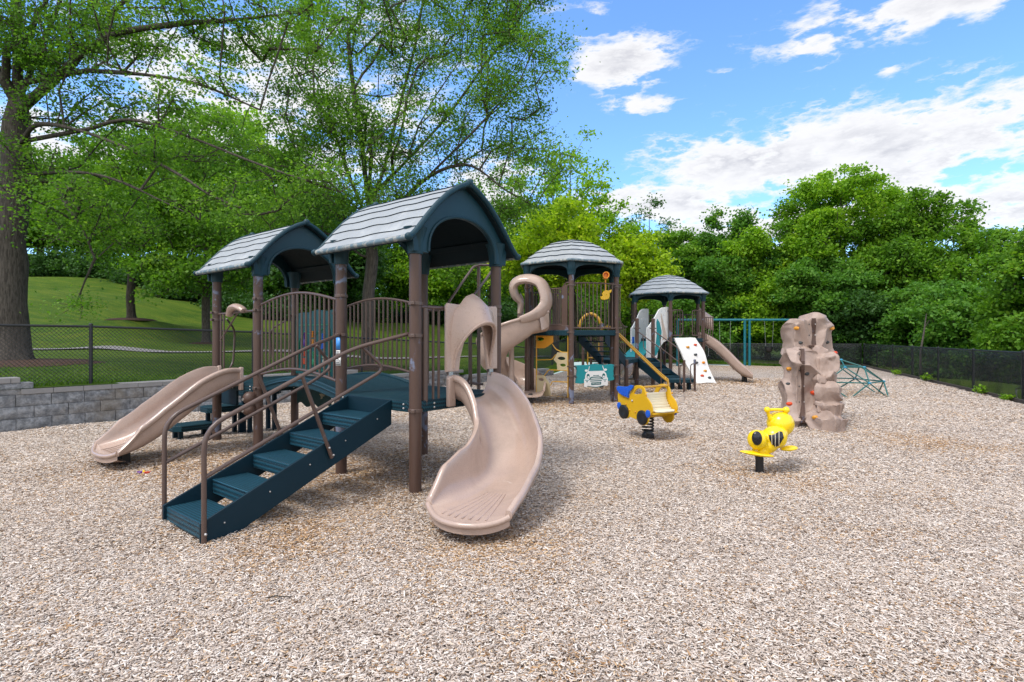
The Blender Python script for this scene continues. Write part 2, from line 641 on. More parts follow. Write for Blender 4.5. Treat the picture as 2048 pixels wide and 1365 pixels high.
def ground_h(x, y):
    x = np.asarray(x, float)
    y = np.asarray(y, float)
    sh = x.shape
    x = x.ravel()
    y = y.ravel()
    dx = x[:, None] - _C[None, :, 0]
    dy = y[:, None] - _C[None, :, 1]
    d2 = dx * dx + dy * dy + .6
    wgt = 1.0 / d2 ** 1.9
    return ((wgt * _C[None, :, 2]).sum(1) / wgt.sum(1)).reshape(sh)


def gh(x, y):
    return float(ground_h([x], [y])[0])


def ray_exit(c, ang, poly):
    dx, dy = math.cos(ang), math.sin(ang)
    best = None
    for i in range(len(poly)):
        (x1, y1), (x2, y2) = poly[i], poly[(i + 1) % len(poly)]
        ex, ey = x2 - x1, y2 - y1
        den = dx * ey - dy * ex
        if abs(den) < 1e-9:
            continue
        t = ((x1 - c[0]) * ey - (y1 - c[1]) * ex) / den
        u = ((x1 - c[0]) * dy - (y1 - c[1]) * dx) / den
        if t > 0 and -1e-6 <= u <= 1 + 1e-6 and (best is None or t < best):
            best = t
    return best


def grass_material():
    m = bpy.data.materials.new('mown_grass')
    m.use_nodes = True
    t = NT(m.node_tree)
    b = t.n['Principled BSDF']
    ov = t.add('ShaderNodeTexCoord').outputs['Object']
    a = t.noise(ov, .35, 5, .6)
    mp = t.add('ShaderNodeMapping')
    mp.inputs['Scale'].default_value = (.55, 2.4, 1)
    mp.inputs['Rotation'].default_value = (0, 0, R(-6))
    t.link(ov, mp.inputs['Vector'])
    s_ = t.noise(mp.outputs[0], 1.1, 8, .72, .2)
    fine = t.noise(ov, 26, 8, .75)
    c = t.mix(t.smooth(a, .3, .7), (.055, .128, .006), (.110, .190, .011))
    c = t.mix(t.smooth(s_, .42, .66), c, (.155, .210, .015))
    c = t.mix(t.math('MULTIPLY', t.smooth(fine, .40, .60), .65), t.mix(1.0, c, (.42, .45, .42), 'MULTIPLY'), c)
    t.put(b.inputs['Base Color'], c)
    b.inputs['Roughness'].default_value = .85
    b.inputs['Specular IOR Level'].default_value = .15
    bn = t.add('ShaderNodeBump')
    bn.inputs['Strength'].default_value = .8
    bn.inputs['Distance'].default_value = .06
    t.link(fine, bn.inputs['Height'])
    t.link(bn.outputs[0], b.inputs['Normal'])
    return m


M['grass'] = grass_material()


def build_lawn():
    c = (1.5, 12.0)
    angs = set(2 * PI * i / 900 for i in range(900))
    for p in BOUND:
        angs.add(math.atan2(p[1] - c[1], p[0] - c[0]) % (2 * PI))
    angs = sorted(angs)
    rad = [0, .12, .3, .55, .9, 1.3, 1.8, 2.4, 3.1, 3.9, 4.8, 5.8, 7, 8.3, 9.7, 11.2, 12.8, 14.5, 16.4, 18.5, 21, 24, 27, 30, 34, 38, 43, 49, 56, 65, 80, 110, 160, 240]
    na, nr = len(angs), len(rad)
    P = np.zeros((na, nr, 3))
    for i, a in enumerate(angs):
        r0 = ray_exit(c, a, BOUND)
        for j, r_ in enumerate(rad):
            P[i, j, :2] = (c[0] + (r0 + r_) * math.cos(a), c[1] + (r0 + r_) * math.sin(a))
    P[:, :, 2] = ground_h(P[:, :, 0], P[:, :, 1])
    for i in range(na):
        for j in range(nr):
            x, y = P[i, j, 0], P[i, j, 1]
            pass
    idx = np.arange(na * nr).reshape(na, nr)
    i2 = np.roll(idx, -1, 0)
    quads = np.stack([idx[:, :-1], idx[:, 1:], i2[:, 1:], i2[:, :-1]], -1).reshape(-1, 4)
    me = bpy.data.meshes.new('lawn')
    me.from_pydata(P.reshape(-1, 3).tolist(), [], quads.tolist())
    me.materials.append(M['grass'])
    me.polygons.foreach_set('use_smooth', [True] * len(me.polygons))
    o = obj('lawn', me)
    structure(o)


build_lawn()


def chip_colour(t, ov, rnd):
    """weathered grey-tan chips, a few fresh orange ones, more of those where the surface has been kicked over"""
    big = t.noise(ov, .55, 5, .65, .3)
    mid = t.noise(ov, 2.3, 4, .6)
    fresh = t.math('ADD', t.math('MULTIPLY', t.smooth(big, .50, .72), .30), t.math('MULTIPLY', t.smooth(mid, .52, .75), .20))
    sp = t.add('ShaderNodeSeparateXYZ')
    t.link(ov, sp.inputs[0])
    for cx, cy, rr, amt in ((-1.7, 5.9, 1.3, .5), (-3.9, 6.6, 1.2, .42), (-.1, 4.0, .55, .45), (.9, 12.6, 1.7, .45), (3.6, 16.5, 2.2, .40), (8.0, 18.4, 1.5, .5), (2.3, 8.2, .6, .3),
                            (9.0, 14.6, 1.1, .35), (12, 29, 3.5, .4), (2.9, 6.2, .5, .22), (5.9, 7.6, .7, .4), (-1.6, 4.0, .5, .4)):
        ax = t.math('DIVIDE', t.math('SUBTRACT', sp.outputs[0], cx), rr)
        ay = t.math('DIVIDE', t.math('SUBTRACT', sp.outputs[1], cy), rr)
        q = t.math('ADD', t.math('MULTIPLY', ax, ax), t.math('MULTIPLY', ay, ay))
        fresh = t.math('ADD', fresh, t.math('MULTIPLY', t.math('EXPONENT', t.math('MULTIPLY', q, -1.0)), amt))
    weath = t.ramp(rnd, [(0, (.20, .152, .12)), (.14, (.36, .29, .24)), (.42, (.50, .418, .352)), (.72, (.61, .528, .46)), (1.0, (.75, .685, .62))])
    new = t.ramp(rnd, [(0, (.11, .06, .03)), (.3, (.30, .17, .08)), (.65, (.47, .29, .15)), (1.0, (.60, .44, .27))])
    pick = t.smooth(t.math('ADD', t.math('FRACT', t.math('MULTIPLY', rnd, 37.7)), t.math('SUBTRACT', fresh, .92)), -.05, .05)
    return t.mix(pick, weath, new), fresh


def ground_material():
    m = bpy.data.materials.new('wood_chip_bed')
    m.use_nodes = True
    t = NT(m.node_tree)
    b = t.n['Principled BSDF']
    ov = t.add('ShaderNodeTexCoord').outputs['Object']
    # three layers of elongated cells turned different ways stand for the chips seen from far
    vals, cols = None, None
    for ang, scl in ((20, 1.0), (80, .92), (140, 1.1)):
        mp = t.add('ShaderNodeMapping')
        mp.inputs['Rotation'].default_value = (0, 0, R(ang))
        mp.inputs['Scale'].default_value = (32 * scl, 90 * scl, 30)
        t.link(ov, mp.inputs['Vector'])
        vo = t.add('ShaderNodeTexVoronoi')
        vo.inputs['Scale'].default_value = 1
        t.link(mp.outputs[0], vo.inputs['Vector'])
        spc = t.add('ShaderNodeSeparateColor')
        t.link(vo.outputs['Color'], spc.inputs[0])
        h = t.math('SUBTRACT', t.math('ADD', spc.outputs[0], .2), t.math('MULTIPLY', vo.outputs['Distance'], .9))
        if vals is None:
            vals, cols = h, spc.outputs[1]
        else:
            g = t.math('GREATER_THAN', h, vals)
            mx = t.add('ShaderNodeMix', data_type='FLOAT')
            t.link(g, mx.inputs[0])
            t.link(cols, mx.inputs[2])
            t.link(spc.outputs[1], mx.inputs[3])
            cols = mx.outputs[0]
            vals = t.math('MAXIMUM', h, vals)
    c, fresh = chip_colour(t, ov, cols)
    c = t.mix(t.smooth(vals, .10, .38), (.13, .095, .07), c)
    t.put(b.inputs['Base Color'], c)
    b.inputs['Roughness'].default_value = .9
    b.inputs['Specular IOR Level'].default_value = .12
    bn = t.add('ShaderNodeBump')
    bn.inputs['Strength'].default_value = .9
    bn.inputs['Distance'].default_value = .02
    t.link(vals, bn.inputs['Height'])
    t.link(bn.outputs[0], b.inputs['Normal'])
    return m


def und(x, y):
    """gentle unevenness of the raked surface"""
    dip = 0
    for cx, cy, d_, r_ in ((-.42, 4.0, .05, .42), (-4.85, 6.0, .045, .45), (2.07, 8.2, .04, .42), (2.9, 6.1, .04, .40), (.2, 11.9, .04, .5), (8.3, 18.3, .05, .6), (-2.5, 4.0, .035, .4)):
        q = ((x - cx) ** 2 + (y - cy) ** 2) / (r_ * r_)
        if q < 6:
            dip += d_ * math.exp(-q)
    return -dip + .026 * mnoise.noise((x * .8, y * .8, 3.1)) + .012 * mnoise.noise((x * 2.3, y * 2.3, 7.7))


def build_ground():
    xs = np.arange(-13.2, 19.0, .25)
    ys = np.arange(-6.4, 34, .25)
    b = BOUND
    n = len(b)

    def inside(x, y):
        r = False
        for i in range(n):
            (x1, y1), (x2, y2) = b[i], b[(i + 1) % n]
            if (y1 > y) != (y2 > y) and x < (x2 - x1) * (y - y1) / (y2 - y1) + x1:
                r = not r
        return r
    import bmesh
    bm = bmesh.new()
    vs = [bm.verts.new((x, y, 0)) for x, y in b]
    bm.faces.new(vs)
    for x in np.arange(-12.75, 18.9, .5):
        g = bm.verts[:] + bm.edges[:] + bm.faces[:]
        bmesh.ops.bisect_plane(bm, geom=g, plane_co=(x, 0, 0), plane_no=(1, 0, 0))
    for y in np.arange(-6, 34, .5):
        g = bm.verts[:] + bm.edges[:] + bm.faces[:]
        bmesh.ops.bisect_plane(bm, geom=g, plane_co=(0, y, 0), plane_no=(0, 1, 0))
    for v in bm.verts:
        v.co.z = und(v.co.x, v.co.y) - .028
    bmesh.ops.recalc_face_normals(bm, faces=bm.faces)
    me = bpy.data.meshes.new('playground_ground')
    bm.to_mesh(me)
    bm.free()
    if me.polygons and me.polygons[0].normal.z < 0:
        me.flip_normals()
    me.materials.append(ground_material())
    me.polygons.foreach_set('use_smooth', [True] * len(me.polygons))
    structure(obj('ground', me))


build_ground()


def build_chips():
    rng = np.random.default_rng(11)
    m = bpy.data.materials.new('wood_chips')
    m.use_nodes = True
    t = NT(m.node_tree)
    b = t.n['Principled BSDF']
    ge = t.add('ShaderNodeNewGeometry')
    ov = t.add('ShaderNodeTexCoord').outputs['Object']
    c, _ = chip_colour(t, ov, ge.outputs['Random Per Island'])
    t.put(b.inputs['Base Color'], c)
    b.inputs['Roughness'].default_value = .85
    b.inputs['Specular IOR Level'].default_value = .12
    V, Q = [], []
    off = 0
    lx, ly = BOUND[1][0] - BOUND[2][0], BOUND[1][1] - BOUND[2][1]
    for y0, y1, den, L in ((.9, 3.6, 13500, .0185), (3.6, 5.6, 9000, .0205), (5.6, 8.6, 4800, .025), (8.6, 13.5, 2000, .032), (13.5, 20, 600, .042)):
        wmax = 1.05 * y1 + (3.2 if y0 < 8 else 1.6)
        n = int((y1 - y0) * 2 * wmax * den)
        x = rng.uniform(-wmax, wmax, n)
        y = rng.uniform(y0, y1, n)
        k = np.abs(x) < 1.05 * y + (3.2 if y0 < 8 else 1.6)
        # keep to the bed
        k &= (x * .804 - y * .594) > (-8.25 * .804 - 8.7 * .594 + .30)
        k &= (x - 11.9) < (y - 12.57) * (7.0 / 16.43) - .25
        x, y = x[k], y[k]
        n = len(x)
        z = np.array([und(a, b_) for a, b_ in zip(x, y)]) + rng.uniform(-.004, .014, n) * (L / .022)
        ln = L * rng.lognormal(0, .38, n) * .5
        wd = L * rng.uniform(.10, .24, n)
        th = L * rng.uniform(.06, .16, n)
        az_ = rng.uniform(0, 2 * PI, n)
        pit = rng.normal(0, .17, n)
        rol = rng.normal(0, .33, n)
        ca, sa, cp, sp_ = np.cos(az_), np.sin(az_), np.cos(pit), np.sin(pit)
        ex = np.stack([ca * cp, sa * cp, sp_], 1)
        ey0 = np.stack([-sa, ca, np.zeros(n)], 1)
        ez0 = np.cross(ex, ey0)
        cr, sr = np.cos(rol)[:, None], np.sin(rol)[:, None]
        ey = ey0 * cr + ez0 * sr
        ez = -ey0 * sr + ez0 * cr
        P = np.stack([x, y, z], 1)
        bend = rng.normal(0, .12, n)
        a = ex * ln[:, None]
        bb = ey * wd[:, None]
        cc = ez * th[:, None]
        tap = rng.uniform(.35, 1.0, n)[:, None]
        vs = np.stack([P - a - bb, P + a - bb * tap, P + a + bb * tap, P - a + bb,
                       P - a * .92 - bb * .8 + cc, P + a * .9 - bb * tap * .8 + cc, P + a * .95 + bb * tap * .75 + cc, P - a * .9 + bb * .8 + cc], 1)
        f = np.array([[4, 5, 6, 7], [0, 1, 5, 4], [1, 2, 6, 5], [2, 3, 7, 6], [3, 0, 4, 7]])
        nv = 8
        if y0 > 3:                                       # farther chips: a ridged sliver is enough
            vs = np.stack([vs[:, 0], vs[:, 1], vs[:, 2], vs[:, 3], (vs[:, 4] + vs[:, 7]) / 2, (vs[:, 5] + vs[:, 6]) / 2], 1)
            f = np.array([[0, 1, 5, 4], [2, 3, 4, 5]])
            nv = 6
        V.append(vs.reshape(-1, 3))
        Q.append((np.arange(n)[:, None, None] * nv + f[None] + off).reshape(-1, 4))
        off += n * nv
    quad_object('wood_chips', np.concatenate(V), np.concatenate(Q), m, kind='stuff')


def quad_mesh(name, V, Q, m):
    me = bpy.data.meshes.new(name)
    me.vertices.add(len(V))
    me.vertices.foreach_set('co', V.astype(np.float32).ravel())
    me.loops.add(Q.size)
    me.loops.foreach_set('vertex_index', Q.astype(np.int32).ravel())
    me.polygons.add(len(Q))
    k = Q.shape[1]
    me.polygons.foreach_set('loop_start', np.arange(0, Q.size, k, dtype=np.int32))
    try:
        me.polygons.foreach_set('loop_total', np.full(len(Q), k, dtype=np.int32))
    except Exception:
        pass
    me.materials.append(m)
    me.update(calc_edges=True)
    return me


def quad_object(name, V, Q, m, parent=None, kind=None):
    o = obj(name, quad_mesh(name, V, Q, m), parent)
    if kind:
        o['kind'] = kind
    return o


build_chips()


def build_path():
    """pale asphalt path curving across the lawn"""
    m = mat('pale_asphalt', (.23, .22, .22), .9, var=.15, vscale=1.2, spec=.1)
    for name, pts, wd in (('path', [(-40, 24.5), (-26, 22.2), (-18.6, 20.6), (-12.6, 21.2), (-7, 23.3), (-2.6, 26.2), (.8, 29.6), (4.5, 33.5), (9, 37.0), (15, 40)], .5),):
        path = smoothpath([(x, y, 0) for x, y in pts], 14)
        V, Fc = [], []
        for i, p in enumerate(path):
            a = path[max(0, i - 1)]
            b = path[min(len(path) - 1, i + 1)]
            d = (b - a).normalized()
            n_ = Vector((-d.y, d.x, 0))
            for k in range(5):
                q = p + n_ * wd * (k / 2 - 1)
                V.append((q.x, q.y, gh(q.x, q.y) + .045))
        for i in range(len(path) - 1):
            for k in range(4):
                Fc.append((i * 5 + k, i * 5 + k + 1, i * 5 + 6 + k, i * 5 + 5 + k))
        me = bpy.data.meshes.new(name)
        me.from_pydata(V, [], Fc)
        me.materials.append(m)
        structure(obj(name, me))


build_path()


def mulch_bed(x, y, r):
    m = M.get('mulch') or mat('dark_mulch', (.075, .045, .032), .95, var=.5, vscale=20, bump=.9, bscale=30, spec=.1)
    M['mulch'] = m
    V, Fc = [(x, y, gh(x, y) + .10)], []
    n = 40
    for k, (rr, hh) in enumerate(((.45, .09), (.8, .06), (1.0, .0))):
        for j in range(n):
            a = 2 * PI * j / n
            q = rr * r * (1 + .16 * mnoise.noise((math.cos(a) * 1.7 + x, math.sin(a) * 1.7 + y, k)))
            X, Y = x + q * math.cos(a), y + q * math.sin(a)
            V.append((X, Y, gh(X, Y) + hh))
    Fc += [(0, 1 + j, 1 + (j + 1) % n) for j in range(n)]
    for k in range(2):
        for j in range(n):
            a, b = 1 + k * n + j, 1 + k * n + (j + 1) % n
            Fc.append((a, a + n, b + n, b))
    me = bpy.data.meshes.new('mulch_bed')
    me.from_pydata(V, [], Fc)
    me.materials.append(m)
    structure(obj('mulch_bed', me))


for a in ((-12.5, 13.5, 1.9), (-17.6, 25, 1.0), (-13.7, 24.2, .7), (-4.65, 17.6, 1.2)):
    mulch_bed(*a)


def build_grass_blades():
    """taller blades along the top of the wall and round the lawn edge"""
    rng = np.random.default_rng(5)
    d = np.array([.594, .804])
    o = np.array([-.804, .594])
    n = 42000
    s_ = rng.uniform(-2, 16, n)
    q = rng.exponential(1.3, n) + .30
    base = np.array([-8.25, 8.7]) + d * s_[:, None] + o * q[:, None]
    n2 = 9000                                            # the strip before the back fence
    u = rng.uniform(0, 1, n2)
    b2 = np.stack([5.4 + u * 12.3, 33.1 - u * 4.6 + rng.exponential(.5, n2)], 1)
    base = np.concatenate([base, b2])
    n = len(base)
    z = ground_h(base[:, 0], base[:, 1])
    h = rng.uniform(.03, .085, n)
    h[-n2:] *= 2.0
    a = rng.uniform(0, 2 * PI, n)
    wv = np.stack([np.cos(a), np.sin(a), np.zeros(n)], 1) * (rng.uniform(.004, .010, n)[:, None])
    wv[-n2:] *= 2
    lean = np.stack([rng.normal(0, .5, n), rng.normal(0, .5, n), np.ones(n)], 1) * h[:, None]
    P = np.stack([base[:, 0], base[:, 1], z - .01], 1)
    vs = np.stack([P - wv, P + wv, P + lean * .6 + wv * .7, P + lean], 1).reshape(-1, 3)
    Q = np.arange(n * 4).reshape(-1, 4)
    m = leafmat('grass_blade', (.035, .10, .006), (.10, .19, .014), .3)
    quad_object('grass', vs, Q, m, kind='stuff')


build_grass_blades()


# ------------------------------------------------------------------ retaining wall
def build_wall():
    """split-face concrete block wall holding back the lawn; it steps down as the lawn falls"""
    root = thing('retaining_wall', 'low grey split-face concrete block wall holding back the lawn', 'wall', (-8.25, 8.7, 0), math.atan2(.804, .594))
    # local x runs along the wall, local y away from the playground
    rng = random.Random(3)
    L, Hc, T = .46, .196, .30
    body, cap = MB(), MB()

    def top_courses(s):
        if s < .24:
            return 4
        if s < 7.0:
            return 3
        if s < 11.2:
            return 2
        return 1

    def block(s0, s1, z0, z1, ybase):
        nu, nv = 8, 4
        vs, fs = [], []
        sd_ = rng.uniform(0, 99)
        for j in range(nv + 1):
            for i in range(nu + 1):
                u, v = i / nu, j / nv
                edge = min(u, 1 - u, v * .6, (1 - v) * .6) * 6
                k = min(1, edge)
                dd = k * (.020 + .030 * mnoise.noise((u * 3.1 + sd_, v * 2.3, sd_)) + .015 * mnoise.noise((u * 9 + sd_, v * 7, 3)))
                vs.append((lerp(s0, s1, u), ybase - dd, lerp(z0, z1, v)))
        for j in range(nv):
            for i in range(nu):
                a = j * (nu + 1) + i
                fs.append((a, a + 1, a + nu + 2, a + nu + 1))
        k = len(vs)
        vs += [(s0, ybase + T, z0), (s1, ybase + T, z0), (s1, ybase + T, z1), (s0, ybase + T, z1)]
        bl, br, tr, tl = 0, nu, nv * (nu + 1) + nu, nv * (nu + 1)
        fs += [(k, k + 3, k + 2, k + 1)]
        fs += [tuple([*range(tl, tr + 1), k + 2, k + 3])]
        fs += [tuple([*range(br, tr + 1, nu + 1), k + 2, k + 1])]
        fs += [tuple([*range(tl, bl - 1, -(nu + 1)), k, k + 3])]
        body.add(vs, fs)
    for c in range(5):
        s = -9.0 + (c % 2) * L / 2
        while s < 16.4:
            e = s + L
            if top_courses((s + e) / 2) > c:
                g = .004
                block(s + g, e - g, c * Hc - .03 + .002, (c + 1) * Hc - .03 - .002, c * .012)
            s = e
    for n_, s0, s1 in ((4, -9.1, .26), (3, .262, 7.02), (2, 7.022, 11.2), (1, 11.2, 16.4)):
        s = s0
        while s < s1 - .02:
            e = min(s + .42, s1)
            z = n_ * Hc - .03 + .001
            y0 = (n_ - 1) * .012 - .022 + rng.uniform(-.004, .004)
            cap.box(((s + e) / 2, y0 + .17, z + .045), (e - s - .004, .34, .09))
            s = e
    body.build('block_courses', M['stone'], root, angle=50)
    cap.build('coping', M['cap'], root, bevel=.008)


build_wall()


# ------------------------------------------------------------------ fences
def chain_link(root, pts, h, name='wire_mesh', pitch=.066, wr=.0034):
    """woven diamonds of wire over a run of (x, y, z) base points"""
    mb = MB()
    for a, b in zip(pts[:-1], pts[1:]):
        a, b = Vector(a), Vector(b)
        ln = (Vector((b.x, b.y, 0)) - Vector((a.x, a.y, 0))).length
        ex = Vector((b.x - a.x, b.y - a.y, 0)) / ln
        nrm = Vector((-ex.y, ex.x, 0))

        def at(s, z):
            return a + ex * s + Vector((0, 0, (b.z - a.z) * s / ln + z))
        k = int((ln + h) / pitch)
        for i in range(-int(h / pitch) - 1, k + 1):
            for sg in (1, -1):
                s0 = i * pitch
                lo, hi = s0, s0 + h
                c0, c1 = max(0, lo), min(ln, hi)
                if c1 - c0 < .02:
                    continue
                z0, z1 = c0 - s0, c1 - s0
                if sg < 0:
                    z0, z1 = h - z0, h - z1
                p, q = at(c0, z0), at(c1, z1)
                t = (q - p).normalized()
                u = t.cross(nrm) * wr
                n_ = nrm * wr
                off = nrm * (.002 * sg)
                mb.add([p + u + off, p + n_ + off, p - u + off, p - n_ + off, q + u + off, q + n_ + off, q - u + off, q - n_ + off],
                       [(0, 1, 5, 4), (1, 2, 6, 5), (2, 3, 7, 6), (3, 0, 4, 7)])
    me = bpy.data.meshes.new(name)
    me.from_pydata(mb.v, [], mb.f)
    me.materials.append(M['fence'])
    obj(name, me, root)


def left_fence():
    root = thing('chain_link_fence', 'black chain-link fence standing on the lawn behind the block wall', 'fence', (0, 0, 0))
    d = Vector((.594, .804, 0))
    o = Vector((-.804, .594, 0))
    p1 = Vector((-8.25, 8.7, 0)) + o * .34
    run = []
    s = 1.30 - 3.05 * 3
    while s < 9.0:
        run.append(p1 + d * s)
        s += 3.05
    q = Vector((-3.0, 15.8, 0)) + o * .34
    e = Vector((1.49, 22.0, 0)) + Vector((-.6, .35, 0))
    for k in range(1, 4):
        run.append(q.lerp(e, k / 3))
    f = Vector((4.9, 34.9, 0))
    for k in range(1, 5):
        run.append(e.lerp(f, k / 4))
    base = [Vector((p.x, p.y, gh(p.x, p.y))) for p in run]
    H = 1.07
    for p in base:
        mb = MB()
        mb.cyl(p - Vector((0, 0, .1)), p + Vector((0, 0, H + .02)), .030, 12)
        mb.ball(p + Vector((0, 0, H + .02)), (.033, .033, .02), 10, 6)
        mb.build('post', M['fence'], root)
    mb = MB()
    mb.tube([p + Vector((0, 0, H - .02)) for p in base], .021, 8)
    mb.build('top_rail', M['fence'], root)
    chain_link(root, [p + Vector((0, 0, .03)) for p in base], H - .06)


left_fence()


def screen_material():
    m = bpy.data.materials.new('black_windscreen_fabric')
    m.use_nodes = True
    t = NT(m.node_tree)
    b = t.n['Principled BSDF']
    out = t.n['Material Output']
    ov = t.add('ShaderNodeTexCoord').outputs['Object']
    n_ = t.noise(ov, 3, 6, .7)
    t.put(b.inputs['Base Color'], t.mix(n_, (.003, .006, .006), (.010, .014, .014)))
    b.inputs['Roughness'].default_value = .7
    tr = t.add('ShaderNodeBsdfTransparent')
    ms = t.add('ShaderNodeMixShader')
    t.put(ms.inputs[0], t.math('ADD', t.math('MULTIPLY', t.smooth(t.noise(ov, 1.3, 4, .6), .35, .7), .20), .38))
    t.link(tr.outputs[0], ms.inputs[1])
    t.link(b.outputs[0], ms.inputs[2])
    t.link(ms.outputs[0], out.inputs[0])
    return m


M['screen'] = screen_material()


def right_fence(name, label, run, spacing, H=1.15):
    root = thing(name, label, 'fence', (0, 0, 0))
    pts = []
    for a, b in zip(run[:-1], run[1:]):
        a, b = Vector((*a, 0)), Vector((*b, 0))
        n_ = max(1, round((b - a).length / spacing))
        for k in range(n_):
            pts.append(a.lerp(b, k / n_))
    pts.append(Vector((*run[-1], 0)))
    for i, p in enumerate(pts):
        mb = MB()
        r_ = .040 if i % 3 == 0 else .030
        mb.cyl(p + Vector((0, 0, -.2)), p + Vector((0, 0, H + .03)), r_, 12)
        mb.ball(p + Vector((0, 0, H + .03)), (r_ * 1.1, r_ * 1.1, .025), 10, 6)
        mb.build('post', M['fence'], root)
    mb = MB()
    mb.tube([p + Vector((0, 0, H)) for p in pts], .022, 8)
    mb.build('top_rail', M['fence'], root)
    mb, kb = MB(), MB()
    rng = random.Random(8)
    for a, b in zip(pts[:-1], pts[1:]):
        ex = (b - a).normalized()
        nn = Vector((-ex.y, ex.x, 0)) * -.035
        # fabric bellies a little between its ties
        n_ = 10
        for sgn in (-1, 1):
            pass
        rows = []
        for j, z in enumerate((.04, .3, .6, .9, H - .015)):
            row = []
            for i in range(n_ + 1):
                u = i / n_
                bel = .02 * math.sin(PI * u) * math.sin(PI * j / 4) + .004 * rng.uniform(-1, 1)
                row.append(a.lerp(b, u) + nn * (1 + bel * 20) + Vector((0, 0, z + (.012 * rng.uniform(-1, 1) if j in (0, 4) else 0))))
            rows.append(row)
        mb.rings(rows, closed_ring=False, caps=False)
        kb.prism([(0, -.1), ((b - a).length, -.1), ((b - a).length, .075), (0, .075)], a + nn * 2.2, ex, (0, 0, 1), .05)
    so_ = mb.build('windscreen', M['screen'], root)
    sol = so_.modifiers.new('thickness', 'SOLIDIFY')
    sol.thickness = .002
    kb.build('kickboard', mat('dark_timber_edging', (.045, .036, .03), .85, var=.3, vscale=8), root, bevel=.006)
    return pts


right_fence('screened_fence', 'black windscreen-covered fence running down the right side', [(18.9, 29.0), (11.9, 12.57), (7.0, 1.1)], 2.98)
right_fence('screened_fence', 'black windscreen-covered fence across the back behind the swings', [(4.9, 35.4), (18.78, 29.08)], 2.98)


# ------------------------------------------------------------------ trees
def unit(v):
    return v / (np.linalg.norm(v, axis=-1, keepdims=True) + 1e-9)


